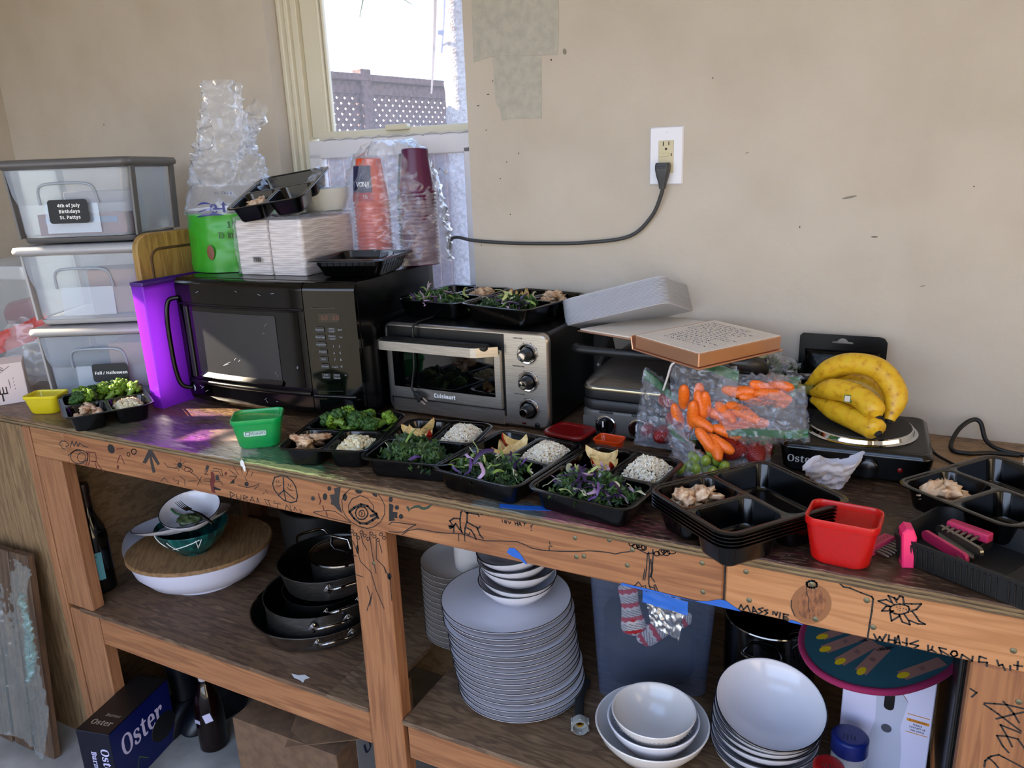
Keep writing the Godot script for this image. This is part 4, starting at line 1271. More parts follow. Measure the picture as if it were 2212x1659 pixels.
	var sleeve := func(y0: float, y1: float, r0: float, r1: float, a0: float, a1: float) -> ArrayMesh:
		var rows := []
		for k in 2:
			var row := PackedVector3Array()
			for i in 17:
				var a := lerpf(a0, a1, i / 16.0)
				var r := r0 if k == 0 else r1
				row.append(Vector3(sin(a) * r, y0 if k == 0 else y1, cos(a) * r))
			rows.append(row)
		var mm := MB.new()
		mm.grid(rows)
		return mm.done()
	part(sl, "blue_print", sleeve.call(0.022, 0.090, 0.0475, 0.0405, -0.75, 0.72), mat(Color(0.035, 0.05, 0.24), 0.5))
	part(sl, "red_print", sleeve.call(0.0, 0.022, 0.0495, 0.0475, -0.80, 0.75), mat(Color(0.62, 0.05, 0.035), 0.5))
	var wh := mat(Color(0.85, 0.85, 0.85), 0.6)
	var a0 := -0.10
	for ch in "VON!":
		lettering(sl, ch, 0.013, wh, Vector3(sin(a0) * 0.0475, 0.043, cos(a0) * 0.0475), Vector3(-6, rad_to_deg(a0), 0), "Droid Sans", true)
		a0 += 0.21
	lettering(sl, "16", 0.010, wh, Vector3(sin(0.32) * 0.0505, 0.011, cos(0.32) * 0.0505), Vector3(-4, 18, 0))
	# loose clear bag over the cups
	var cb := thing("cup_bag", "loose clear plastic bag pulled over the cup stacks", "bag", Vector3(-0.73, top, 0.045))
	var hull := func(u: float, v: float) -> Vector3:
		var a := TAU * u
		var k := sqrt(clampf(1.0 - pow(v, 2.6), 0.0, 1.0)) if v > 0.0 else 1.0
		var px := cos(a) * (0.142 if cos(a) > 0 else 0.175)
		var pz := -sin(a) * 0.112
		var shrink := 0.25 + 0.75 * k
		return Vector3(px * shrink - 0.012 * v, 0.004 + v * 0.318 - (0.05 * v if cos(a) < -0.3 else 0.0) * k, pz * shrink)
	part(cb, "film", crumpled(90, 44, hull, 0.018, 19.0, 31, 0.9), film(0.13))
	var tail := func(u: float, v: float) -> Vector3: return Vector3(-0.13 - 0.04 * v, 0.165 + u * 0.13 * (1.0 - 0.3 * v), 0.02 + 0.14 * v + 0.02 * sin(u * 5.0))
	part(cb, "gathered_end", crumpled(26, 26, tail, 0.02, 22.0, 32, 0.9), film(0.2))
	solo("foam_plates", "small white foam plate stack inside the bag behind the black tray", "plates", lathem([Vector2(0, 0), Vector2(0.05, 0.0), Vector2(0.065, 0.03), Vector2(0.068, 0.055), Vector2(0.055, 0.06), Vector2(0, 0.058)], 30), mat(Color(0.78, 0.8, 0.78), 0.6), Vector3(-0.900, top + 0.1465, 0.135), Vector3(0, 0, 4))
	# ribbed black container in front of the cups
	var cl := thing("ribbed_container", "empty black ribbed plastic container in front of the cups", "container", Vector3(-0.700, top + 0.0005, 0.255), 14)
	var bp := mat(Color(0.014, 0.014, 0.015), 0.2)
	part(cl, "bowl", loftm([rring(0.062, 0.068, 0.018, 0.0), rring(0.072, 0.078, 0.02, 0.003), rring(0.083, 0.092, 0.022, 0.028), rring(0.085, 0.094, 0.022, 0.030), rring(0.088, 0.098, 0.024, 0.046)], true, false, [3]), bp)
	part(cl, "rim", loftm([rring(0.088, 0.098, 0.024, 0.046), rring(0.098, 0.108, 0.03, 0.046), rring(0.104, 0.114, 0.034, 0.0435), rring(0.104, 0.114, 0.034, 0.042)], false, false, [1]), mat(Color(0.05, 0.05, 0.052), 0.25))
	var rib_f := tubem([Vector3(0, 0.006, 0.080), Vector3(0, 0.030, 0.0935), Vector3(0, 0.044, 0.0975)], 0.0013, 5)
	var rib_s := tubem([Vector3(0.073, 0.006, 0), Vector3(0.0845, 0.030, 0), Vector3(0.0875, 0.044, 0)], 0.0013, 5)
	for k in 9:
		part(cl, "rib", rib_f, bp, Vector3(-0.066 + k * 0.0165, 0, 0))
		part(cl, "rib", rib_s, bp, Vector3(0, 0, -0.07 + k * 0.0175))

# ---------------------------------------------------------------- wall outlet and cord
func outlet_group():
	var o := thing("wall_outlet", "white wall plate with an ivory GFCI outlet on the back wall", "outlet", Vector3(0, 1.46, 0.0))
	var white := mat(Color(0.84, 0.84, 0.86), 0.35)
	var ivory := mat(Color(0.74, 0.70, 0.56), 0.4)
	var dark := mat(Color(0.04, 0.025, 0.02), 0.8)
	part(o, "plate", loftm([rring(0.0395, 0.0645, 0.004, 0.0, 4), rring(0.0395, 0.0645, 0.004, 0.0022, 4), rring(0.0365, 0.0615, 0.003, 0.0055, 4)]), white, Vector3.ZERO, Vector3(90, 0, 0))
	var f := part(o, "outlet_face", loftm([rring(0.0178, 0.036, 0.002, 0.0, 4), rring(0.0178, 0.036, 0.002, 0.0058, 4), rring(0.0172, 0.0354, 0.002, 0.0066, 4)]), ivory, Vector3(0, -0.002, 0), Vector3(90, 0, 0))
	for q in [[-0.0065, 0.027, 0.0022, 0.009], [0.0065, 0.0275, 0.0022, 0.008], [0.0125, 0.0025, 0.002, 0.0065]]:
		part(o, "slot", boxm(Vector3(q[2], q[3], 0.0006), 0.0), dark, Vector3(q[0], q[1], 0.0068))
	part(o, "ground_slot", lathem([Vector2(0, 0.0003), Vector2(0.0026, 0.0003), Vector2(0.0026, 0)], 14), dark, Vector3(0, 0.0155, 0.0067), Vector3(90, 0, 0))
	for q in [[-0.0105, 0.011], [0.0005, 0.0125]]:
		part(o, "button", boxm(Vector3(q[1], 0.0085, 0.0022), 0.0008), ivory, Vector3(q[0], 0.003, 0.0072))
	part(o, "screw", lathem([Vector2(0, 0.0015), Vector2(0.0024, 0.0012), Vector2(0.003, 0)], 14), white, Vector3(0, 0.0525, 0.0052), Vector3(90, 0, 0))
	part(o, "screw", lathem([Vector2(0, 0.0015), Vector2(0.0024, 0.0012), Vector2(0.003, 0)], 14), white, Vector3(0, -0.0525, 0.0052), Vector3(90, 0, 0))
	var c := thing("appliance_lead", "grey power cord with a ribbed plug drooping from the wall outlet", "cord", Vector3.ZERO)
	var grey := mat(Color(0.20, 0.205, 0.21), 0.5)
	var pl := part(c, "plug", loftm([rring(0.0155, 0.009, 0.006, 0.0, 4), rring(0.0165, 0.012, 0.006, 0.006, 4), rring(0.016, 0.013, 0.006, 0.016, 4), rring(0.0125, 0.011, 0.005, 0.032, 4), rring(0.0085, 0.008, 0.004, 0.046, 4), rring(0.0065, 0.0065, 0.003, 0.058, 4)], true, true), grey, Vector3(-0.003, 1.4455, 0.0195), Vector3(180, 0, 0))
	for k in 10: part(pl, "grip_ridge", boxm(Vector3(0.020 - k * 0.0009, 0.0012, 0.003), 0.0004), mat(Color(0.13, 0.135, 0.14), 0.5), Vector3(0, 0.008 + k * 0.0036, -0.0125 + k * 0.0006))
	var pts := P3([-0.003, 1.392, 0.0195, -0.006, 1.375, 0.018, -0.030, 1.325, 0.012, -0.085, 1.278, 0.010, -0.19, 1.262, 0.010, -0.30, 1.258, 0.011, -0.42, 1.258, 0.010, -0.52, 1.263, 0.008, -0.57, 1.270, 0.0, -0.605, 1.262, -0.02, -0.62, 1.235, -0.035])
	part(c, "cable", tubem(curve(pts, 6), 0.0045, 10), grey)

# ---------------------------------------------------------------- toaster oven
func toaster_group():
	var t := thing("toaster_oven", "brushed steel toaster oven with three knobs and a glass door", "toaster oven", Vector3(-0.396, BT, 0.150), -0.5)
	var steel := mat(Color.WHITE, 0.32, {"tex": noise_tex([Color(0.66, 0.645, 0.62), Color(0.76, 0.745, 0.72)], [0.3, 0.7], 0.04, 141, 256, 3), "scale": Vector3(1, 60, 60), "metal": 0.95})
	var chrome := mat(Color(0.75, 0.75, 0.76), 0.08, {"metal": 1.0})
	var black := mat(Color(0.014, 0.014, 0.015), 0.35)
	var w := 0.447
	var h := 0.233
	var d := 0.295
	part(t, "body", loftm([rring(w / 2 - 0.004, d / 2 - 0.012, 0.012, 0.014), rring(w / 2 - 0.002, d / 2 - 0.01, 0.012, 0.02), rring(w / 2 - 0.002, d / 2 - 0.01, 0.012, h - 0.008), rring(w / 2 - 0.010, d / 2 - 0.012, 0.012, h)]), black)
	for p in [[-1, -1], [1, -1], [-1, 1], [1, 1]]:
		part(t, "foot", lathem([Vector2(0, 0), Vector2(0.012, 0), Vector2(0.014, 0.016), Vector2(0, 0.016)], 14), black, Vector3(p[0] * (w / 2 - 0.03), 0, p[1] * (d / 2 - 0.04)))
	var zf := d / 2
	# steel fascia: a frame with rounded corners, built upright
	var ring := func(hx: float, hy: float, r: float, z: float) -> PackedVector3Array:
		var out := PackedVector3Array()
		for p in rring(hx, hy, r, z, 5): out.append(Vector3(p.x, -p.z + h / 2 + 0.004, p.y))
		return out
	var m := MB.new()
	m.loft([ring.call(w / 2 - 0.003, h / 2 - 0.007, 0.018, zf - 0.02), ring.call(w / 2, h / 2 - 0.004, 0.02, zf - 0.012), ring.call(w / 2, h / 2 - 0.004, 0.02, zf - 0.003), ring.call(w / 2 - 0.005, h / 2 - 0.009, 0.017, zf + 0.001)])
	part(t, "fascia", m.done(), steel)
	# door
	var door := part(t, "door", boxm(Vector3(0.318, 0.142, 0.012), 0.003), steel, Vector3(-0.050, 0.118, zf + 0.006))
	part(door, "door_recess", boxm(Vector3(0.326, 0.196, 0.002), 0.0005), black, Vector3(0, 0.010, -0.005))
	part(door, "glass", boxm(Vector3(0.286, 0.100, 0.002), 0.0008), mat(Color(0.008, 0.009, 0.012), 0.03, {"spec": 0.65}), Vector3(-0.002, 0.008, 0.0062))
	lettering(door, "Cuisinart", 0.0105, mat(Color(0.9, 0.9, 0.9), 0.3), Vector3(0.0, -0.0555, 0.0062), Vector3.ZERO, "Droid Sans", true)
	var rack := []
	for q in [-0.135, -0.028, -0.125, -0.028, -0.118, -0.036, 0.115, -0.036, 0.122, -0.028, 0.130, -0.028]: rack.append(q)
	m = MB.new()
	m.stroke(P2(rack), 0.0016)
	part(door, "rack_edge", m.done(), chrome, Vector3(0, 0, 0.0078))
	var crumb := part(t, "crumb_drawer", boxm(Vector3(0.318, 0.034, 0.006), 0.0015), steel, Vector3(-0.050, 0.026, zf + 0.002))
	# handle: a flat bar bent back at both ends
	m = MB.new()
	var path := [Vector2(-0.166, 0.010), Vector2(-0.160, 0.040), Vector2(-0.150, 0.046), Vector2(0.105, 0.046), Vector2(0.118, 0.042), Vector2(0.158, 0.012)]
	for k in path.size() - 1:
		var a: Vector2 = path[k]
		var b: Vector2 = path[k + 1]
		var dir := (b - a).normalized()
		var nn := Vector2(-dir.y, dir.x) * 0.004
		var lo := -0.011
		var hi := 0.011
		var A := Vector3(a.x, lo, a.y)
		var B := Vector3(b.x, lo, b.y)
		var up := Vector3(0, hi - lo, 0)
		var back := Vector3(nn.x, 0, nn.y)
		if back.z > 0: back = -back
		m.quad(A, B, B + up, A + up)
		m.quad(B + back, A + back, A + back + up, B + back + up)
		m.quad(A + up, B + up, B + up + back, A + up + back)
		m.quad(A + back, B + back, B, A)
	var hd := part(door, "handle", m.done(), steel, Vector3(0, 0.071, 0.004))
	part(hd, "handle_grip", boxm(Vector3(0.29, 0.014, 0.026), 0.004), black, Vector3(-0.005, 0.010, 0.024))
	# knobs
	var knob_ring := lathem([Vector2(0.0, 0.001), Vector2(0.017, 0.001), Vector2(0.0185, 0.004), Vector2(0.0215, 0.0045), Vector2(0.0235, 0.0015), Vector2(0.0235, 0.0)], 36)
	var knob_body := lathem([Vector2(0.0165, 0.003), Vector2(0.0145, 0.014), Vector2(0.0125, 0.026), Vector2(0.0115, 0.0285), Vector2(0.0, 0.0285)], 30)
	var knob_cap := lathem([Vector2(0.0095, 0.0285), Vector2(0.0095, 0.031), Vector2(0.0085, 0.0325), Vector2(0.0, 0.033)], 26)
	var ink := mat(Color(0.05, 0.05, 0.05), 0.6)
	var ys := [0.184, 0.119, 0.053]
	var heads := ["FUNCTION", "TEMPERATURE", "TOAST SHADE"]
	for k in 3:
		var kn := part(t, "knob", knob_body, mat(Color(0.015, 0.015, 0.017), 0.35), Vector3(0.172, ys[k], zf + 0.001), Vector3(90, 0, 0))
		part(kn, "knob_ring", knob_ring, chrome)
		part(kn, "knob_cap", knob_cap, chrome)
		lettering(t, heads[k], 0.0034, ink, Vector3(0.148, ys[k] + 0.0345, zf + 0.0012), Vector3.ZERO, "Droid Sans", true)
		m = MB.new()
		for a in [0.55, 1.2, 1.95, 2.6, -0.1, 3.25]:
			m.fill(PackedVector2Array(oval(0.172 + cos(a) * 0.0265, ys[k] + sin(a) * 0.0265, 0.0012, 0.0012, 6).slice(0, 6)))
		m.stroke(oval(0.172, ys[k], 0.0252, 0.0252, 40), 0.0006)
		part(t, "dial_marks", m.done(), ink, Vector3(0, 0, zf + 0.0014))
	part(t, "pilot_light", boxm(Vector3(0.0105, 0.005, 0.002), 0.001), mat(Color(0.25, 0.015, 0.015), 0.2), Vector3(0.158, 0.0175, zf + 0.0015))
	part(t, "push_button", lathem([Vector2(0.0065, 0), Vector2(0.0055, 0.003), Vector2(0.0045, 0.0035), Vector2(0.0045, 0.006), Vector2(0, 0.006)], 20), black, Vector3(0.192, 0.017, zf + 0.001), Vector3(90, 0, 0))
	# the oven's cord draped over the front, its plug hanging
	var c := thing("oven_cord", "black appliance cord hanging over the toaster oven door with its plug dangling", "cord", Vector3(-0.396, BT, 0.150))
	var rub := mat(Color(0.02, 0.02, 0.02), 0.5)
	part(c, "cable", tubem(curve(P3([-0.105, 0.2385, -0.10, -0.118, 0.2385, 0.0, -0.125, 0.2375, 0.11, -0.127, 0.232, 0.158, -0.127, 0.20, 0.163, -0.127, 0.165, 0.1665, -0.128, 0.13, 0.1685, -0.134, 0.10, 0.1685, -0.136, 0.078, 0.171, -0.128, 0.070, 0.174])), 0.0028, 8), rub)
	var pl := part(c, "plug", loftm([rring(0.004, 0.004, 0.002, 0), rring(0.0075, 0.006, 0.003, 0.006), rring(0.008, 0.0065, 0.003, 0.018), rring(0.011, 0.009, 0.003, 0.021), rring(0.011, 0.009, 0.003, 0.024)]), rub, Vector3(-0.127, 0.070, 0.174), Vector3(0, 0, -128))
	for s in [-0.005, 0.005]: part(pl, "prong", boxm(Vector3(0.0015, 0.016, 0.006), 0.0005), mat(Color(0.6, 0.5, 0.42), 0.3, {"metal": 0.9}), Vector3(s, 0.032, 0))

# ---------------------------------------------------------------- griddle, lids, notebook
func griddle_group():
	var t := thing("contact_grill", "closed grey contact grill with a steel lid and a thick handle", "grill", Vector3(0.07, BT, 0.135))
	var grey := mat(Color(0.28, 0.275, 0.265), 0.42)
	var dark := mat(Color(0.045, 0.047, 0.052), 0.5)
	var lidm := mat(Color.WHITE, 0.36, {"tex": noise_tex([Color(0.40, 0.385, 0.36), Color(0.47, 0.455, 0.43)], [0.3, 0.7], 0.05, 151, 256, 3), "scale": Vector3(1, 60, 60), "metal": 0.85})
	part(t, "base", loftm([rring(0.162, 0.145, 0.03, 0.006), rring(0.172, 0.153, 0.03, 0.012), rring(0.175, 0.155, 0.03, 0.060), rring(0.170, 0.150, 0.03, 0.066)]), grey)
	part(t, "lower_plate", loftm([rring(0.170, 0.152, 0.032, 0.066), rring(0.174, 0.156, 0.034, 0.070), rring(0.174, 0.156, 0.034, 0.086), rring(0.170, 0.152, 0.03, 0.090)]), dark)
	part(t, "upper_plate", loftm([rring(0.170, 0.150, 0.03, 0.091), rring(0.173, 0.154, 0.034, 0.094), rring(0.172, 0.153, 0.034, 0.112)]), dark)
	part(t, "lid", loftm([rring(0.172, 0.153, 0.03, 0.112), rring(0.171, 0.152, 0.03, 0.122, 6, 0, 0), rring(0.160, 0.135, 0.04, 0.140, 6, 0, -0.012), rring(0.128, 0.085, 0.04, 0.172, 6, 0, -0.035), rring(0.112, 0.065, 0.03, 0.177, 6, 0, -0.04)], false), lidm)
	part(t, "trim", loftm([rring(0.1735, 0.1545, 0.032, 0.111), rring(0.1745, 0.1555, 0.032, 0.114), rring(0.1735, 0.1545, 0.032, 0.118)], false, false), mat(Color(0.62, 0.58, 0.48), 0.25, {"metal": 0.9}))
	# handle: side arms, cross bar and thick elbow grips
	var hb := curve(P3([-0.165, 0.13, -0.08, -0.185, 0.165, 0.02, -0.205, 0.188, 0.085, -0.198, 0.190, 0.108, -0.16, 0.190, 0.114, 0.0, 0.190, 0.116, 0.16, 0.190, 0.114, 0.194, 0.186, 0.100, 0.20, 0.165, 0.05, 0.185, 0.14, -0.05]), 5)
	part(t, "handle", tubem(hb, 0.0095, 10), dark)
	part(t, "handle_grip", tubem(curve(P3([0.115, 0.190, 0.114, 0.16, 0.190, 0.113, 0.190, 0.184, 0.100, 0.198, 0.166, 0.07])), [0.0145, 0.0155, 0.016, 0.016, 0.016, 0.016, 0.016, 0.016, 0.016, 0.0165, 0.0165, 0.0165, 0.0165, 0.0165, 0.0165, 0.0165, 0.0165, 0.0165, 0.0155], 14), mat(Color(0.10, 0.10, 0.098), 0.38))
	part(t, "arm", boxm(Vector3(0.012, 0.05, 0.10), 0.004), mat(Color(0.17, 0.17, 0.17), 0.4), Vector3(-0.158, 0.155, 0.03), Vector3(30, 0, 0))
	# dials
	var dial := lathem([Vector2(0.021, 0), Vector2(0.0235, 0.001), Vector2(0.0235, 0.005), Vector2(0.0215, 0.006), Vector2(0.0205, 0.004), Vector2(0, 0.004)], 36)
	for q in [[-0.112, "Griddle"], [-0.036, "Selector"]]:
		var k := part(t, "dial", lathem([Vector2(0.0195, 0.004), Vector2(0.0185, 0.008), Vector2(0, 0.008)], 30), mat(Color(0.012, 0.012, 0.012), 0.2), Vector3(q[0], 0.034, 0.1545), Vector3(90, 0, 0))
		part(k, "dial_ring", dial, mat(Color(0.7, 0.7, 0.7), 0.12, {"metal": 1.0}))
		part(k, "dial_grip", boxm(Vector3(0.010, 0.012, 0.034), 0.003), mat(Color(0.012, 0.012, 0.012), 0.2), Vector3(0, 0.012, 0))
		part(k, "dial_pointer", boxm(Vector3(0.003, 0.0008, 0.014), 0.0003), mat(Color(0.8, 0.8, 0.8), 0.4), Vector3(-0.001, 0.0186, -0.008))
		lettering(t, q[1], 0.0068, mat(Color(0.04, 0.04, 0.04), 0.6), Vector3(q[0], 0.0635, 0.1556), Vector3.ZERO, "Droid Sans", true)
	part(t, "panel_inset", loftm([rring(0.016, 0.017, 0.004, 0, 3), rring(0.0155, 0.0165, 0.004, 0.001, 3)]), grey, Vector3(-0.152, 0.036, 0.1535), Vector3(90, -8, 0))
	# dark sheet pan standing behind, its rounded corner showing
	var pan := thing("baking_sheet", "dark grey baking sheet with rounded corners leaning on the wall behind the grill", "baking sheet", Vector3(-0.285, BT, 0.018), 0)
	var m := MB.new()
	var ol := PackedVector2Array()
	for p in rring(0.15, 0.125, 0.03, 0, 6): ol.append(Vector2(p.x, -p.z + 0.125))
	m.prism(ol, -0.006, 0.006, 0.002)
	part(pan, "sheet", m.done(), mat(Color(0.11, 0.105, 0.10), 0.45))
	part(pan, "rim", tubem(_closed(rring(0.148, 0.123, 0.03, 0, 6), 0.125, 0.006), 0.003, 6), mat(Color(0.14, 0.135, 0.13), 0.4))
	# stack of clear lids
	var lid := MB.new()
	lid.loft([rring(0.100, 0.126, 0.024, 0.0), rring(0.103, 0.129, 0.026, 0.0012), rring(0.103, 0.129, 0.026, 0.0022), rring(0.096, 0.122, 0.02, 0.0024), rring(0.094, 0.120, 0.02, 0.0048)], true, true)
	var lm := lid.done()
	var frost := mat(Color(0.90, 0.91, 0.94, 0.55), 0.22, {"clear": true})
	var bas := Basis(Vector3(1, 0, 0), deg_to_rad(-17.0)) * Basis(Vector3(0, 0, 1), deg_to_rad(15.0)) * Basis(Vector3.UP, deg_to_rad(86.0))
	for k in 20:
		var o := solo("container_lid", "clear plastic container lid in the tilted stack beside the open notebook", "lid", lm, frost, Vector3.ZERO, Vector3.ZERO, "stacked clear lids")
		o.basis = bas
		o.position = Vector3(-0.058, BT + 0.232, 0.085) + bas.y * (k * 0.0031)
	# open notebook
	var nb := thing("notebook", "open notebook with copper page edges and blue handwriting lying on the grill handle", "notebook", Vector3(0.158, BT + 0.2035, 0.222), -31)
	nb.rotation_degrees = Vector3(0, -31, -1.5)
	var copper := mat(Color(0.80, 0.60, 0.47), 0.3, {"metal": 0.75})
	var page := mat(Color(0.84, 0.80, 0.74), 0.75)
	part(nb, "back_cover", boxm(Vector3(0.195, 0.003, 0.245), 0.001), copper, Vector3(0.0, 0.0015, 0.0))
	part(nb, "page_block", boxm(Vector3(0.186, 0.028, 0.236), 0.002), copper, Vector3(0.0, 0.0175, 0.0))
	part(nb, "page", boxm(Vector3(0.184, 0.0012, 0.234), 0.0004), page, Vector3(0.0, 0.0321, 0.0))
	m = MB.new()
	for k in 17: m.stroke(P2([-0.085, -0.105 + k * 0.0125, 0.085, -0.105 + k * 0.0125]), 0.0005)
	part(nb, "ruled_lines", m.done(), mat(Color(0.55, 0.50, 0.50), 0.8), Vector3(0, 0.0329, 0), Vector3(-90, 0, 0))
	m = MB.new()
	var rng := RandomNumberGenerator.new()
	rng.seed = 77
	for k in 14:
		var y := 0.09 - k * 0.0125
		var x := -0.075 if k < 7 else -0.055
		var stop := 0.02 + 0.05 * rng.randf()
		while x < stop:
			var pts := []
			var n := 3 + rng.randi() % 5
			for j in n:
				pts.append(Vector2(x, y + (rng.randf() - 0.3) * 0.006))
				x += 0.0022
			m.stroke(pts, 0.0013)
			x += 0.004
	part(nb, "handwriting", m.done(), mat(Color(0.10, 0.12, 0.36), 0.7), Vector3(0, 0.0331, 0), Vector3(-90, 0, 0))
	part(nb, "spine", boxm(Vector3(0.004, 0.030, 0.245), 0.001), copper, Vector3(-0.100, 0.015, 0.0), Vector3(0, 0, 14))
	part(nb, "front_cover", boxm(Vector3(0.19, 0.003, 0.245), 0.001), copper, Vector3(-0.196, 0.013, 0.0), Vector3(0, 0, 5))
	part(nb, "left_page", boxm(Vector3(0.184, 0.0035, 0.236), 0.001), page, Vector3(-0.195, 0.0165, 0.0), Vector3(0, 0, 5))
	part(nb, "ribbon", tubem(curve(P3([0.03, 0.0, 0.121, 0.028, -0.006, 0.128, 0.022, -0.03, 0.130, 0.012, -0.06, 0.131])), 0.0022, 6), mat(Color(0.78, 0.76, 0.74), 0.7))
	# bag of shredded salad under the notebook
	var bg := thing("salad_bag", "clear bag of shredded cabbage and kale squeezed under the notebook", "bag", Vector3(0.245, BT + 0.155, 0.10), -20)
	var hull := func(u: float, v: float) -> Vector3:
		var a := TAU * u
		var k := sin(PI * clampf(v, 0.0, 1.0))
		return Vector3((v - 0.5) * 0.17, sin(a) * 0.034 * (0.15 + 0.85 * k), cos(a) * 0.055 * (0.6 + 0.4 * k))
	part(bg, "film", crumpled(36, 24, hull, 0.010, 22.0, 41), film(0.10))
	var flap := func(u: float, v: float) -> Vector3: return Vector3(0.080 + 0.055 * v, -0.012 + 0.01 * v + (u - 0.5) * 0.05 * (1.0 - v * 0.7), 0.02 + (u - 0.5) * 0.08)
	part(bg, "sealed_end", crumpled(10, 10, flap, 0.006, 30.0, 42), mat(Color(0.85, 0.86, 0.9, 0.35), 0.2, {"clear": true}))
	salad_heap(bg.position + Vector3(0.012, -0.014, 0), Vector3(0.06, 0.022, 0.035), 16, 26, 401, "shredded salad inside the bag under the notebook", "salad in the bag")
	zip_bags()

func _closed(ring: PackedVector3Array, dy: float, z: float) -> Array:
	var out := []
	for p in ring: out.append(Vector3(p.x, -p.z + dy, z))
	out.append(out[0])
	return out

# ---------------------------------------------------------------- hot plate, bananas, pouch
func hotplate_group():
	var t := thing("hot_plate", "black single-burner hot plate with a chrome ring", "hot plate", Vector3(0.457, BT, 0.215), 3)
	var black := mat(Color(0.013, 0.013, 0.014), 0.2)
	var satin := mat(Color(0.06, 0.058, 0.056), 0.5)
	var w := 0.132
	var d := 0.120
	part(t, "housing", loftm([rring(w - 0.012, d - 0.010, 0.02, 0.006), rring(w - 0.006, d - 0.004, 0.02, 0.012), rring(w, d, 0.02, 0.052), rring(w - 0.001, d - 0.001, 0.02, 0.058), rring(w - 0.007, d - 0.007, 0.018, 0.063)]), black)
	part(t, "deck", loftm([rring(w - 0.008, d - 0.008, 0.018, 0.0628), rring(w - 0.012, d - 0.012, 0.017, 0.0642)]), satin)
	for p in [[-1, -1], [1, -1], [-1, 1], [1, 1]]:
		part(t, "foot", lathem([Vector2(0, 0), Vector2(0.009, 0), Vector2(0.011, 0.008), Vector2(0, 0.008)], 12), black, Vector3(p[0] * (w - 0.03), 0, p[1] * (d - 0.03)))
	part(t, "chrome_ring", lathem([Vector2(0.088, 0.0632), Vector2(0.103, 0.0642), Vector2(0.1045, 0.067), Vector2(0.0985, 0.069), Vector2(0.0965, 0.076), Vector2(0.0935, 0.0775), Vector2(0.091, 0.076)], 56), mat(Color(0.80, 0.80, 0.80), 0.06, {"metal": 1.0}), Vector3(0.006, 0, 0.004))
	part(t, "burner", lathem([Vector2(0.092, 0.070), Vector2(0.0925, 0.078), Vector2(0.0905, 0.0805), Vector2(0.082, 0.0812), Vector2(0.0, 0.0805)], 56), mat(Color.WHITE, 0.65, {"tex": noise_tex([Color(0.025, 0.024, 0.023), Color(0.055, 0.05, 0.048)], [0.2, 0.8], 0.02, 161, 256, 4), "scale": Vector3(5, 5, 5)}), Vector3(0.006, 0, 0.004))
	lettering(t, "Oster", 0.014, mat(Color(0.66, 0.66, 0.66), 0.35), Vector3(-0.092, 0.033, d - 0.0004), Vector3(-5, 0, 0), "Droid Serif", true)
	part(t, "knob", lathem([Vector2(0.019, 0), Vector2(0.018, 0.010), Vector2(0.015, 0.012), Vector2(0.0, 0.012)], 28), black, Vector3(0.024, 0.030, d - 0.002), Vector3(85, 0, 0))
	part(t, "indicator", lathem([Vector2(0.005, 0), Vector2(0.004, 0.002), Vector2(0, 0.0026)], 14), mat(Color(0.42, 0.03, 0.02), 0.2), Vector3(0.078, 0.032, d - 0.002), Vector3(85, 0, 0))
	# black pouch leaning on the wall
	var p := thing("coffee_pouch", "black foil pouch with a hang hole standing against the wall behind the bananas", "pouch", Vector3(0.408, BT, 0.050), 0)
	p.rotation_degrees.x = -4.0
	var m := MB.new()
	var ol := PackedVector2Array()
	for q in rring(0.088, 0.107, 0.014, 0, 5): ol.append(Vector2(q.x, -q.z + 0.107))
	# outline with a hang hole: two halves joined at the hole
	var hole := P2([-0.021, 0.1955, -0.021, 0.199, -0.011, 0.200, -0.006, 0.2055, 0.0, 0.207, 0.006, 0.2055, 0.011, 0.200, 0.021, 0.199, 0.021, 0.1955])
	var lo := PackedVector2Array([Vector2(0.088, 0.015), Vector2(0.088, 0.1955), Vector2(0.021, 0.1955), Vector2(-0.021, 0.1955), Vector2(-0.088, 0.1955), Vector2(-0.088, 0.015), Vector2(-0.08, 0.0), Vector2(0.08, 0.0)])
	m.prism(lo, -0.002, 0.002)
	var hi := PackedVector2Array([Vector2(0.088, 0.1955), Vector2(0.088, 0.202), Vector2(0.082, 0.211), Vector2(0.072, 0.214), Vector2(-0.082, 0.214), Vector2(-0.088, 0.208), Vector2(-0.088, 0.1955)])
	for q in hole: hi.append(q)
	m.prism(hi, -0.002, 0.002)
	var foil := mat(Color(0.008, 0.008, 0.009), 0.3, {"spec": 0.3})
	part(p, "pouch_back", m.done(), foil)
	var belly := func(u: float, v: float) -> Vector3:
		var bx := sin(PI * u)
		var by := sin(PI * clampf(v, 0, 1))
		return Vector3((u - 0.5) * 0.150, 0.008 + v * 0.172, 0.003 + 0.026 * pow(maxf(bx, 0.0), 0.4) * pow(maxf(by, 0.0), 0.3))
	part(p, "pouch_belly", crumpled(30, 36, belly, 0.004, 30.0, 51, 0.6), foil)
	var grey := mat(Color(0.36, 0.35, 0.33), 0.5)
	lettering(p, "COFFEE", 0.0075, grey, Vector3(-0.025, 0.135, 0.0315), Vector3.ZERO, "Droid Serif", true)
	for k in 4: lettering(p, ["Since 1912", "ground coffee", "dark roast", "net wt 12 oz"][k], 0.0042, grey, Vector3(-0.035, 0.124 - k * 0.008, 0.0315))
	bananas()
	# the hot plate's cord looping on the bench
	var c := thing("power_cable", "black power cable looping on the bench by the wall beside the hot plate", "cable", Vector3.ZERO)
	part(c, "cable", tubem(curve(P3([0.588, 0.885, 0.14, 0.603, 0.868, 0.15, 0.63, 0.864, 0.18, 0.66, 0.863, 0.22]), 6), 0.003, 8), mat(Color(0.012, 0.012, 0.012), 0.5))
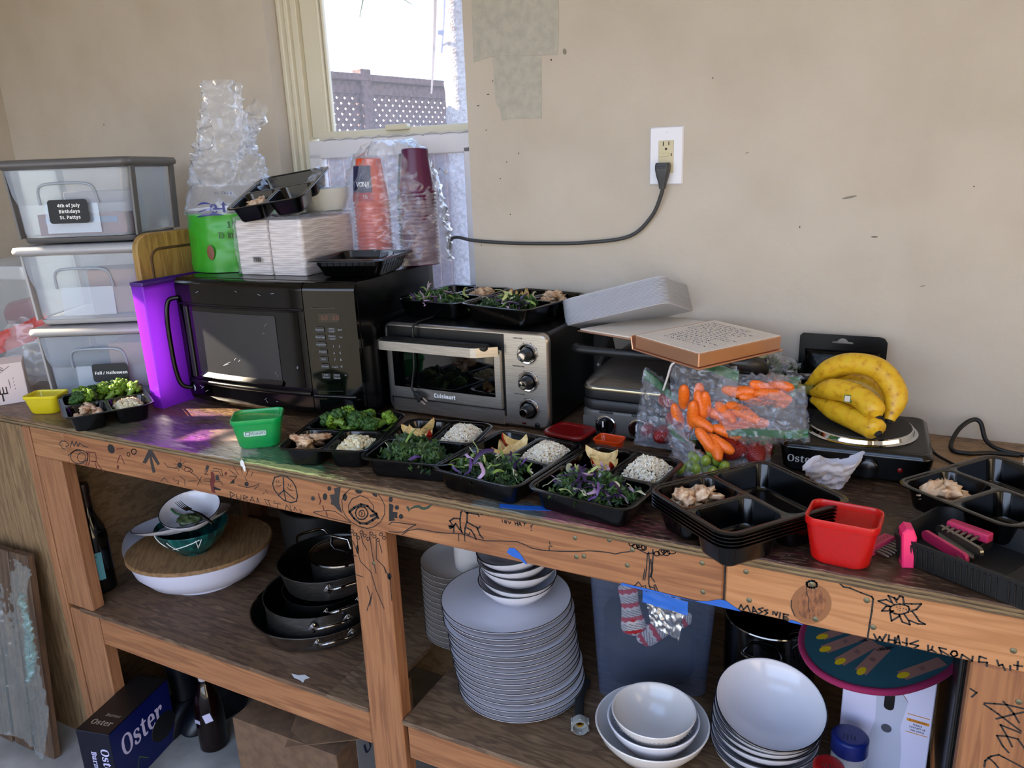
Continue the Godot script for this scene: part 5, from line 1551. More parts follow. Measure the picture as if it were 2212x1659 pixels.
	part(c, "loop", tubem(curve(P3([0.86, 0.864, 0.10, 0.77, 0.864, 0.085, 0.72, 0.866, 0.075, 0.695, 0.876, 0.055, 0.683, 0.905, 0.030, 0.667, 0.909, 0.030, 0.645, 0.893, 0.050, 0.632, 0.872, 0.085, 0.636, 0.865, 0.11, 0.665, 0.864, 0.112, 0.70, 0.864, 0.095, 0.75, 0.864, 0.09]), 6), 0.0045, 8), mat(Color(0.012, 0.012, 0.012), 0.5))
	# crumpled paper towel in front
	var towel := func(u: float, v: float) -> Vector3:
		var a := TAU * u
		var r := 0.016 + 0.024 * v + 0.010 * v * sin(a * 2.0 + 0.5)
		return Vector3(cos(a) * r * 1.15, 0.004 + v * 0.050 + 0.018 * v * cos(a - 0.5) * cos(a * 2.0), -sin(a) * r * 0.9)
	solo("paper_towel", "crumpled white paper towel in front of the hot plate", "paper towel", crumpled(48, 20, towel, 0.007, 40.0, 61, 0.4), mat(Color(0.84, 0.82, 0.84), 0.9, {"back": Color(0.5, 0.5, 0.5)}), Vector3(0.430, BT, 0.378), Vector3(0, 20, 0))

func bananas():
	var skin := mat(Color.WHITE, 0.42, {"tex": noise_tex([Color(0.30, 0.19, 0.06), Color(0.76, 0.56, 0.08), Color(0.84, 0.66, 0.12), Color(0.80, 0.67, 0.16)], [0.0, 0.2, 0.6, 1.0], 0.012, 171, 512, 4), "scale": Vector3(8, 8, 8)})
	var tip := mat(Color(0.06, 0.04, 0.025), 0.8)
	var y := BT + 0.0815
	var specs := [
		["top banana of the bunch, arching highest over the hot plate", [[0.355, 0.048, 0.17], [0.392, 0.088, 0.185], [0.438, 0.113, 0.205], [0.489, 0.111, 0.23], [0.521, 0.075, 0.26], [0.515, 0.030, 0.285]]],
		["front banana of the bunch with a green sticker and brown streaks", [[0.370, 0.045, 0.2], [0.411, 0.067, 0.24], [0.453, 0.069, 0.27], [0.483, 0.057, 0.3], [0.495, 0.042, 0.312]]],
		["lowest banana of the bunch lying on the hot plate", [[0.372, 0.030, 0.2], [0.420, 0.026, 0.245], [0.460, 0.024, 0.285], [0.489, 0.022, 0.315], [0.499, 0.016, 0.327]]],
		["rear banana of the bunch, mostly hidden behind the others", [[0.368, 0.045, 0.165], [0.423, 0.064, 0.175], [0.467, 0.062, 0.185], [0.496, 0.042, 0.2], [0.503, 0.020, 0.215]]]]
	for q in specs:
		var b := thing("banana", q[0], "banana", Vector3(0, y, 0), 0.0, "bananas on the hot plate")
		var pts := []
		for p in q[1]: pts.append(Vector3(p[0], p[1], p[2]))
		var path := curve(pts, 6)
		var rad := []
		for k in path.size():
			var s := float(k) / (path.size() - 1)
			rad.append(lerpf(0.008, 0.0215, smoothstep(0.0, 0.25, s)) * (1.0 - 0.55 * smoothstep(0.82, 1.0, s)))
		var m := MB.new()
		m.tube(path, rad, 12)
		part(b, "peel", m.done(), skin)
		var e: Vector3 = path[-1]
		var dir: Vector3 = (path[-1] - path[-2]).normalized()
		part(b, "blossom_end", tubem([e - dir * 0.002, e + dir * 0.003, e + dir * 0.006], [0.0078, 0.0066, 0.005], 8), tip)
		if q[0].contains("sticker"):
			var st := part(b, "sticker", boxm(Vector3(0.030, 0.014, 0.0008), 0.0003), mat(Color(0.10, 0.36, 0.08), 0.4), Vector3(0.449, 0.066, 0.2915), Vector3(-8, 20, -6))
			part(st, "sticker_print", boxm(Vector3(0.010, 0.011, 0.0004), 0.0), mat(Color(0.75, 0.72, 0.7), 0.5), Vector3(-0.009, 0, 0.0005))
			lettering(st, "IIIII", 0.006, mat(Color(0.8, 0.82, 0.8), 0.5), Vector3(0.006, 0, 0.0006), Vector3.ZERO, "Droid Sans", true)
		if q[0].begins_with("top"):
			part(b, "stem", tubem([Vector3(0.372, 0.046, 0.182), Vector3(0.354, 0.044, 0.178), Vector3(0.338, 0.044, 0.174)], [0.013, 0.011, 0.009], 8), mat(Color(0.42, 0.38, 0.10), 0.6))

# ---------------------------------------------------------------- meal trays and food
const TH := 0.046
var tray_parts := []

func tray_meshes():
	var flange := MB.new()
	flange.loft([rring(0.0965, 0.1225, 0.024, TH - 0.0005), rring(0.0985, 0.1245, 0.026, TH), rring(0.1015, 0.1275, 0.028, TH), rring(0.1035, 0.1295, 0.030, TH - 0.0012), rring(0.1035, 0.1295, 0.030, TH - 0.003), rring(0.102, 0.128, 0.029, TH - 0.003)], false, false, [3])
	tray_parts = [flange.done()]
	# x0, x1, z0, z1, corner radii [back right, back left, front left, front right]
	for q in [[-0.0965, 0.0965, -0.1225, 0.0, [0.024, 0.024, 0.0006, 0.0006]], [-0.0965, 0.0, 0.0, 0.1225, [0.0006, 0.0006, 0.024, 0.0006]], [0.0, 0.0965, 0.0, 0.1225, [0.0006, 0.0006, 0.0006, 0.024]]]:
		var cx: float = (q[0] + q[1]) / 2
		var cz: float = (q[2] + q[3]) / 2
		var hx: float = (q[1] - q[0]) / 2
		var hz: float = (q[3] - q[2]) / 2
		var m := MB.new()
		var dy := TH - 0.0015
		var rings := [rring(hx, hz, q[4], dy, 6, cx, cz), rring(hx - 0.004, hz - 0.004, 0.020, dy, 6, cx, cz), rring(hx - 0.0055, hz - 0.0055, 0.019, dy - 0.0015, 6, cx, cz), rring(hx - 0.0135, hz - 0.0135, 0.016, 0.006, 6, cx, cz), rring(hx - 0.0165, hz - 0.0165, 0.014, 0.0018, 6, cx, cz), rring(hx - 0.022, hz - 0.022, 0.011, 0.0006, 6, cx, cz)]
		rings.reverse()
		m.grid(rings, true, false, true)
		m.cap(rings[0], true)
		tray_parts.append(m.done())

func tray(label: String, at: Vector3, turn: float, group := "", tilt := Vector3.ZERO) -> Node3D:
	if tray_parts.is_empty(): tray_meshes()
	var t := thing("meal_tray", label, "tray", at, turn, group)
	if tilt != Vector3.ZERO: t.rotation_degrees = Vector3(tilt.x, turn, tilt.z)
	var black := mat(Color(0.010, 0.010, 0.012), 0.16)
	part(t, "rim", tray_parts[0], black)
	for k in 3: part(t, "compartment", tray_parts[k + 1], black)
	return t

# middle of a compartment in the room: 0 big, 1 small left, 2 small right (as seen with the big one behind)
func spot(t: Node3D, k: int, y := 0.0) -> Vector3:
	var c: Vector3 = [Vector3(0, 0, -0.061), Vector3(-0.048, 0, 0.061), Vector3(0.048, 0, 0.061)][k]
	return t.transform * (c + Vector3(0, y, 0))

var food := {}
func food_kit():
	if not food.is_empty(): return
	var ch := []
	for k in 6:
		var m := MB.new()
		var r: Vector3 = [Vector3(0.020, 0.008, 0.011), Vector3(0.016, 0.009, 0.013), Vector3(0.024, 0.007, 0.010), Vector3(0.013, 0.010, 0.012), Vector3(0.018, 0.006, 0.014), Vector3(0.022, 0.009, 0.008)][k]
		m.blob(r, 0.75, 1.5, 200 + k, 10)
		ch.append(m.done())
	food.chicken = ch
	food.chicken_mat = mat(Color.WHITE, 0.55, {"tex": noise_tex([Color(0.48, 0.31, 0.20), Color(0.72, 0.57, 0.42), Color(0.80, 0.68, 0.55), Color(0.84, 0.74, 0.63)], [0.05, 0.3, 0.6, 1.0], 0.014, 211, 256, 4), "scale": Vector3(14, 14, 14), "sss": 0.1})
	# broccoli: crown of knobbly buds on a branching stalk
	var cr := []
	for k in 3:
		var m := MB.new()
		var rng := RandomNumberGenerator.new()
		rng.seed = 300 + k
		for j in 26:
			var d := Vector3(rng.randf_range(-1, 1), rng.randf_range(-0.1, 1), rng.randf_range(-1, 1)).normalized()
			m.blob(Vector3.ONE * rng.randf_range(0.0042, 0.0062), 1.1, 4.0, rng.randi() % 1000, 5, Vector3(0, 0.013, 0) + d * Vector3(0.0125, 0.0085, 0.0125))
		cr.append(m.done())
	food.crown = cr
	var sm := MB.new()
	sm.tube([Vector3(0, -0.014, 0), Vector3(0.001, -0.002, 0), Vector3(0, 0.008, 0)], [0.0055, 0.006, 0.008], 7)
	for a in 4: sm.tube([Vector3(0, 0.002, 0), Vector3(cos(a * 1.6) * 0.005, 0.008, sin(a * 1.6) * 0.005), Vector3(cos(a * 1.6) * 0.009, 0.013, sin(a * 1.6) * 0.009)], [0.004, 0.0035, 0.003], 6)
	food.stalk = sm.done()
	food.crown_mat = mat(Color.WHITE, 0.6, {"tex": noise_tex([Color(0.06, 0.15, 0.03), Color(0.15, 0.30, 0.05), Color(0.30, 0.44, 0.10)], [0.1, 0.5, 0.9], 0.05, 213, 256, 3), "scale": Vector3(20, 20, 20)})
	food.crown_lit = mat(Color.WHITE, 0.6, {"tex": noise_tex([Color(0.14, 0.26, 0.03), Color(0.36, 0.52, 0.06), Color(0.62, 0.66, 0.14)], [0.1, 0.5, 0.9], 0.05, 214, 256, 3), "scale": Vector3(20, 20, 20)})  # brighter copy of the crown colour, painted as if sunlit
	food.stalk_mat = mat(Color(0.42, 0.53, 0.17), 0.5)
	# apple wedge: skin on the outside, flesh on two cut faces
	var skin := MB.new()
	var flesh := MB.new()
	var R := 0.033
	var half := 0.42
	var rows := []
	for i in 9:
		var th := lerpf(0.12, PI - 0.12, i / 8.0)
		var row := PackedVector3Array()
		for j in 7:
			var a := lerpf(-half, half, j / 6.0)
			row.append(Vector3(sin(th) * cos(a) * R, cos(th) * R * 0.95, sin(th) * sin(a) * R))
		rows.append(row)
	skin.grid(rows, false, false, true)
	for s in [-1, 1]:
		var edge := []
		for i in 9: edge.append(rows[i][0 if s < 0 else 6])
		var inner := []
		for i in 9:
			var y := lerpf(0.022, -0.022, i / 8.0)
			inner.append(Vector3(0.007 + 0.003 * sin(i * PI / 8.0), y, 0.0))
		for i in 8:
			if s < 0: flesh.quad(inner[i], inner[i + 1], edge[i + 1], edge[i])
			else: flesh.quad(edge[i], edge[i + 1], inner[i + 1], inner[i])
	food.apple_skin = skin.done()
	food.apple_flesh = flesh.done()
	food.apple_skin_mat = mat(Color.WHITE, 0.25, {"tex": noise_tex([Color(0.46, 0.04, 0.04), Color(0.62, 0.10, 0.07), Color(0.70, 0.33, 0.16)], [0.2, 0.6, 1.0], 0.02, 215, 256, 4), "scale": Vector3(10, 25, 10)})
	food.apple_flesh_mat = mat(Color.WHITE, 0.5, {"tex": noise_tex([Color(0.76, 0.62, 0.36), Color(0.86, 0.76, 0.52)], [0.2, 0.8], 0.03, 216, 256, 3), "scale": Vector3(8, 8, 8), "sss": 0.1})
	# kale pieces: curled, frilled leaf scraps
	var kl := []
	for k in 5:
		var nz := FastNoiseLite.new()
		nz.seed = 40 + k
		nz.frequency = 1.0
		var rws := []
		for i in 13:
			var row := PackedVector3Array()
			for j in 13:
				var u := i / 6.0 - 1.0
				var v := j / 6.0 - 1.0
				var r := maxf(absf(u), absf(v))
				var l := sqrt(u * u + v * v)
				var s := (r / l if l > 0.001 else 1.0)
				var rag := 1.0 + 0.35 * nz.get_noise_2d(u * 3.0 * s, v * 3.0 * s) * r
				row.append(Vector3(u * s * 0.016 * rag, 0.007 * nz.get_noise_2d(u * 2.2 + 5.0, v * 2.2) + 0.006 * r * r * sin(atan2(v, u) * (6.0 + k) + k), v * s * 0.012 * rag))
			rws.append(row)
		var m := MB.new()
		m.grid(rws)
		kl.append(m.done())
	food.kale = kl
	food.kale_mats = [mat(Color(0.14, 0.22, 0.10), 0.55, {"back": Color(0.12, 0.25, 0.06)}), mat(Color(0.20, 0.30, 0.13), 0.55, {"back": Color(0.15, 0.3, 0.08)}), mat(Color(0.28, 0.38, 0.20), 0.55, {"back": Color(0.2, 0.35, 0.1)})]
	# shredded cabbage: curved strips with some thickness
	var sh := []
	for k in 5:
		var rng := RandomNumberGenerator.new()
		rng.seed = 70 + k
		var pts := []
		var p := Vector3(-0.018, 0, 0)
		var dir := Vector3(1, 0.3, 0)
		for i in 9:
			pts.append(p)
			dir = (dir + Vector3(rng.randf_range(-0.5, 0.5), rng.randf_range(-0.5, 0.4), rng.randf_range(-0.6, 0.6))).normalized()
			p += dir * 0.0048
		var m := MB.new()
		var rr := []
		for i in 9:
			var d: Vector3 = (pts[mini(i + 1, 8)] - pts[maxi(i - 1, 0)]).normalized()
			var sd := d.cross(Vector3(0.2, 1, 0.1)).normalized()
			var up := sd.cross(d)
			var w := 0.0024 * (0.5 + 0.5 * sin(PI * (i + 0.7) / 9.4)) * (1.0 + 0.25 * (k % 3))
			var ring := PackedVector3Array()
			for c in [[1, 0.5], [1, -0.5], [-1, -0.5], [-1, 0.5]]: ring.append(pts[i] + sd * w * c[0] + up * 0.0011 * c[1])
			rr.append(ring)
		m.grid(rr, true, false, true)
		m.cap(rr[0], true)
		m.cap(rr[8], false)
		sh.append(m.done())
	food.shred = sh
	food.shred_mats = [mat(Color(0.16, 0.07, 0.23), 0.4), mat(Color(0.30, 0.17, 0.40), 0.4), mat(Color(0.66, 0.55, 0.66), 0.45), mat(Color(0.66, 0.70, 0.44), 0.5), mat(Color(0.74, 0.74, 0.60), 0.5), mat(Color(0.45, 0.55, 0.25), 0.5)]
	var g := MB.new()
	g.lathe([Vector2(0, -0.0034), Vector2(0.0008, -0.0031), Vector2(0.00125, -0.0015), Vector2(0.0013, 0.001), Vector2(0.0008, 0.0029), Vector2(0, 0.0034)], 6)
	food.grain = g.done()
	food.grain_mat = mat(Color.WHITE, 0.4, {"vc": true, "sss": 0.15})
	var cm := MB.new()
	cm.blob(Vector3.ONE * 0.0034, 0.9, 2.6, 401, 6)
	food.crumb = cm.done()

func heap_points(n: int, rad: Vector3, seed_: int) -> Array:
	var rng := RandomNumberGenerator.new()
	rng.seed = seed_
	var out := []
	for k in n:
		var a := rng.randf() * TAU
		var r := sqrt(rng.randf())
		var y := rad.y * (1.0 - r * r * 0.9)
		out.append([Vector3(cos(a) * r * rad.x, y * (0.55 + 0.45 * rng.randf()), sin(a) * r * rad.z), rng])
	return out

func lump(called: String, label: String, category: String, at: Vector3, turn: float, rad: Vector3, n: int, seed_: int, mesh: Mesh, cols: Array, sc := 1.0):
	var mm := MultiMesh.new()
	mm.transform_format = MultiMesh.TRANSFORM_3D
	mm.use_colors = true
	mm.mesh = mesh
	mm.instance_count = n
	var rng := RandomNumberGenerator.new()
	rng.seed = seed_
	for k in n:
		var a := rng.randf() * TAU
		var r := pow(rng.randf(), 0.6)
		var px := cos(a) * r
		var pz := sin(a) * r
		# rounded-square footprint
		var f := 1.0 / maxf(0.72, maxf(absf(cos(a)), absf(sin(a)))) * 0.86
		var y := rad.y * (1.0 - pow(r, 2.5)) + 0.002
		y *= 1.0 if k % 3 else 0.55 + 0.4 * rng.randf()
		var b := Basis.from_euler(Vector3(rng.randf() * TAU, rng.randf() * TAU, rng.randf() * TAU)).scaled(Vector3.ONE * sc * rng.randf_range(0.8, 1.15))
		mm.set_instance_transform(k, Transform3D(b, Vector3(px * f * rad.x, y + rng.randf() * 0.003, pz * f * rad.z)))
		mm.set_instance_color(k, cols[rng.randi() % cols.size()])
	var o := MultiMeshInstance3D.new()
	o.name = numbered(called)
	o.multimesh = mm
	o.material_override = food.grain_mat
	add_child(o)
	o.position = at
	o.rotation_degrees.y = turn
	tag(o, label, category, "", "stuff")

func rice(t: Node3D, k: int, label: String, seed_: int, lift := 0.028):
	lump("brown_rice", label, "rice", spot(t, k, 0.026), t.rotation_degrees.y, Vector3(0.041, lift, 0.052), 1700, seed_, food.grain, [Color(0.68, 0.58, 0.44), Color(0.76, 0.67, 0.54), Color(0.62, 0.50, 0.36), Color(0.80, 0.73, 0.62)], 1.25)
	solo("rice_core", "packed brown rice under the loose grains, " + label.trim_prefix("mound of brown rice "), "rice", _core(Vector3(0.034, lift * 0.72, 0.044), seed_), mat(Color(0.70, 0.60, 0.47), 0.6), spot(t, k, 0.024), Vector3(0, t.rotation_degrees.y, 0)).set_meta("kind", "stuff")

func _core(r: Vector3, seed_: int) -> ArrayMesh:
	var m := MB.new()
	m.blob(r, 0.15, 2.0, seed_, 10)
	return m.done()

func cauliflower(t: Node3D, k: int, label: String, seed_: int):
	lump("cauliflower_crumbs", label, "cauliflower", spot(t, k, 0.024), t.rotation_degrees.y, Vector3(0.036, 0.020, 0.047), 420, seed_, food.crumb, [Color(0.66, 0.53, 0.30), Color(0.74, 0.63, 0.40), Color(0.60, 0.46, 0.24), Color(0.78, 0.69, 0.48)], 1.25)

func chicken(t: Node3D, k: int, n: int, seed_: int, where: String, sc := 1.0, lift := 0.022):
	var rng := RandomNumberGenerator.new()
	rng.seed = seed_
	for j in n:
		var r := 0.022 * sqrt(rng.randf())
		var a := rng.randf() * TAU
		var lv := 0.012 + lift * float(j) / n
		var o := solo("chicken_piece", "piece of cooked chicken " + where, "chicken", food.chicken[(seed_ + j) % 6], food.chicken_mat, spot(t, k, 0.014 + lv) + t.transform.basis * Vector3(cos(a) * r, 0, sin(a) * r * 1.5), Vector3(rng.randf_range(-40, 40), rng.randf() * 360, rng.randf_range(-35, 35)), "chicken pieces " + where)
		o.scale = Vector3.ONE * sc * rng.randf_range(0.9, 1.25)

func broccoli(t: Node3D, n: int, seed_: int, where: String, light := false):
	var rng := RandomNumberGenerator.new()
	rng.seed = seed_
	for j in n:
		var x := lerpf(-0.070, 0.070, (j + 0.5) / n) + rng.randf_range(-0.01, 0.01)
		var z := -0.061 + rng.randf_range(-0.034, 0.034)
		var p: Vector3 = t.transform * Vector3(x, 0.033 + rng.randf() * 0.014, z)
		var o := thing("broccoli_floret", "green broccoli floret " + where, "broccoli", p, 0.0, "broccoli florets " + where)
		o.rotation_degrees = Vector3(rng.randf_range(-80, 80), rng.randf() * 360, rng.randf_range(-60, 60))
		o.scale = Vector3.ONE * rng.randf_range(0.95, 1.35)
		part(o, "stalk", food.stalk, food.stalk_mat)
		part(o, "crown", food.crown[j % 3], food.crown_lit if light and j % 3 != 1 else food.crown_mat)

func apple(p: Vector3, rot: Vector3, label: String, group: String, sc := 0.9):
	var o := thing("apple_slice", label, "apple", p, 0.0, group)
	o.rotation_degrees = rot
	o.scale = Vector3.ONE * sc
	part(o, "flesh", food.apple_flesh, food.apple_flesh_mat)
	part(o, "skin", food.apple_skin, food.apple_skin_mat)

func apples(t: Node3D, k: int, n: int, seed_: int, where: String, lift := 0.020):
	var rng := RandomNumberGenerator.new()
	rng.seed = seed_
	for j in n:
		var off := Vector3(rng.randf_range(-0.020, 0.020), 0.036 + lift * j / n, rng.randf_range(-0.030, 0.030))
		apple(spot(t, k) + t.transform.basis * off, Vector3(rng.randf_range(-25, 25), rng.randf() * 360, rng.randf_range(-125, -55)), "red-skinned apple slice " + where, "apple slices " + where)

func salad_heap(c: Vector3, rad: Vector3, nk: int, ns: int, seed_: int, what: String, grp: String, purple := 0.5):
	food_kit()
	var rng := RandomNumberGenerator.new()
	rng.seed = seed_
	for j in nk:
		var a := rng.randf() * TAU
		var r := sqrt(rng.randf())
		var p := c + Vector3(cos(a) * r * rad.x, rad.y * (1.0 - 0.8 * r * r) * rng.randf_range(0.25, 1.0), sin(a) * r * rad.z)
		var o := solo("kale_piece", "curly green kale piece of the " + what, "kale", food.kale[j % 5], food.kale_mats[rng.randi() % 3], p, Vector3(rng.randf_range(-55, 55), rng.randf() * 360, rng.randf_range(-55, 55)), "kale of the " + grp)
		o.scale = Vector3.ONE * rng.randf_range(0.75, 1.35)
	for j in ns:
		var a := rng.randf() * TAU
		var r := sqrt(rng.randf())
		var p := c + Vector3(cos(a) * r * rad.x, 0.004 + rad.y * (1.0 - 0.75 * r * r) * rng.randf_range(0.5, 1.1), sin(a) * r * rad.z)
		var ci := rng.randi() % 3 if rng.randf() < purple else 3 + rng.randi() % 3
		var o := solo("cabbage_shred", ["dark purple", "purple", "lilac white", "pale green", "cream", "green"][ci] + " cabbage shred of the " + what, "cabbage", food.shred[rng.randi() % 5], food.shred_mats[ci], p, Vector3(rng.randf_range(-40, 40), rng.randf() * 360, rng.randf_range(-40, 40)), "cabbage shreds of the " + grp)
		o.scale = Vector3.ONE * rng.randf_range(0.7, 1.35)

func salad(t: Node3D, nk: int, ns: int, seed_: int, what: String, purple := 0.5, lift := 0.026):
	salad_heap(t.transform * Vector3(0, 0.026, -0.061), Vector3(0.080, lift + 0.010, 0.046), nk, ns, seed_, what, what, purple)

func trays_group():
	food_kit()
	var y := BT + 0.0004
	# beside the drawers: broccoli, chicken, cauliflower
	var t := tray("black three-part tray with broccoli, chicken and cauliflower beside the yellow tub", Vector3(-1.312, y, 0.592), 60)
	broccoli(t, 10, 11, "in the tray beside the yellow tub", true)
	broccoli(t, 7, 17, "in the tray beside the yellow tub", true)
	chicken(t, 1, 6, 21, "in the tray beside the yellow tub", 0.95)
	cauliflower(t, 2, "cauliflower crumbs in the tray beside the yellow tub", 31)
	# front row
	t = tray("black tray with broccoli, chicken and cauliflower between the green tub and the kale tray", Vector3(-0.556, y, 0.553), 16)
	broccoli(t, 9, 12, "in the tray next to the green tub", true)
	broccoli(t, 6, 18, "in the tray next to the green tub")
	chicken(t, 1, 7, 22, "in the tray next to the green tub", 1.1, 0.03)
	cauliflower(t, 2, "cauliflower crumbs in the tray next to the green tub", 32)
	t = tray("black tray with dark kale, apple slices and brown rice in front of the toaster oven", Vector3(-0.342, y, 0.541), 189)
	salad(t, 74, 7, 51, "kale salad in front of the toaster oven", 0.35, 0.034)
	apples(t, 2, 6, 61, "in the kale tray in front of the toaster oven")
	rice(t, 1, "mound of brown rice in the kale tray", 71)
	t = tray("black tray with sprouty kale salad, apple slices, rice and chicken below the red-lidded tub", Vector3(-0.145, y, 0.560), 173)
	salad(t, 56, 34, 52, "sprout salad below the red-lidded tub", 0.3)
	apples(t, 2, 6, 62, "in the sprout salad tray")
	rice(t, 1, "mound of brown rice in the sprout salad tray", 72)
	chicken(t, 1, 2, 25, "on the rice of the sprout salad tray", 0.9, 0.01)
	t = tray("black tray with purple cabbage salad, apple slices and brown rice beside the empty tray stack", Vector3(0.066, y, 0.572), 173)
	salad(t, 62, 56, 53, "purple cabbage salad beside the tray stack", 0.68, 0.030)
	apples(t, 2, 7, 63, "in the purple cabbage tray", 0.024)
	rice(t, 1, "mound of brown rice in the purple cabbage tray", 73, 0.032)
	# stack of empty trays with chicken in the top one
	for k in 5:
		t = tray("empty black tray inside the stack on the bench edge" if k < 4 else "topmost black tray of the stack, empty but for chicken pieces", Vector3(0.322, y + k * 0.0058, 0.618), -38, "stacked black trays")
	chicken(t, 1, 9, 26, "in the topmost tray of the stack", 1.0)
	# right tray
	t = tray("black tray with seared chicken scraps behind the tool case", Vector3(0.690, BT + 0.012, 0.412), -38)
	chicken(t, 1, 5, 27, "in the tray behind the tool case", 1.15, 0.02)
	solo("shredded_mushroom", "small brown mushroom scraps in the tray behind the tool case", "mushroom", food.chicken[3], mat(Color(0.16, 0.10, 0.06), 0.6), spot(t, 1, 0.024), Vector3(10, 40, 0))
	# on the toaster oven
	var top := BT + 0.2338
	t = tray("black tray with kale salad and chicken on the toaster oven beside the microwave", Vector3(-0.522, top, 0.118), 175)
	salad(t, 44, 26, 54, "salad on the toaster oven beside the microwave", 0.4)
	chicken(t, 1, 7, 28, "in the toaster oven tray beside the microwave", 1.0)
	t = tray("black tray with salad, apple slices and chicken on the toaster oven beside the clear lids", Vector3(-0.300, top + 0.003, 0.155), 168)
	salad(t, 46, 26, 55, "salad on the toaster oven beside the clear lids", 0.4)
	apples(t, 2, 5, 64, "on the toaster oven")
	chicken(t, 1, 7, 29, "in the toaster oven tray beside the clear lids", 1.0, 0.026)
	# tilted tray on the napkins
	t = tray("tilted black tray with chicken pieces resting on the napkin pack", Vector3(-0.930, BT + 0.345 + 0.172, 0.255), 22, "", Vector3(16, 0, 8))
	chicken(t, 1, 4, 30, "in the tilted tray on the napkins", 0.9, 0.012)
	# tubs
	tub("green", "empty translucent green tub with a small veggies sticker on the bench", Vector3(-0.766, BT, 0.600), 38, Vector3(0.112, 0.072, 0.088), Color(0.05, 0.62, 0.30), "VEGGIES")
	tub("red", "empty translucent red tub on the bench edge beside the tray stack", Vector3(0.470, BT, 0.650), -4, Vector3(0.104, 0.076, 0.078), Color(0.78, 0.08, 0.06), "")
	var lt := thing("lidded_tub", "small dark blue tub with a red lid in front of the toaster oven", "tub", Vector3(-0.108, BT, 0.340), -8)
	part(lt, "body", loftm([rring(0.036, 0.030, 0.014, 0.0), rring(0.040, 0.033, 0.015, 0.004), rring(0.045, 0.038, 0.016, 0.026)]), mat(Color(0.03, 0.035, 0.13), 0.3))
	part(lt, "lid", loftm([rring(0.047, 0.040, 0.018, 0.024), rring(0.050, 0.043, 0.02, 0.026), rring(0.050, 0.043, 0.02, 0.031), rring(0.047, 0.040, 0.018, 0.033), rring(0.040, 0.033, 0.015, 0.0325), rring(0.038, 0.031, 0.014, 0.030)]), mat(Color(0.42, 0.025, 0.04), 0.3))
	tub("orange", "tiny orange tub behind the purple cabbage tray", Vector3(-0.012, BT, 0.352), -5, Vector3(0.062, 0.030, 0.045), Color(0.85, 0.28, 0.04), "")

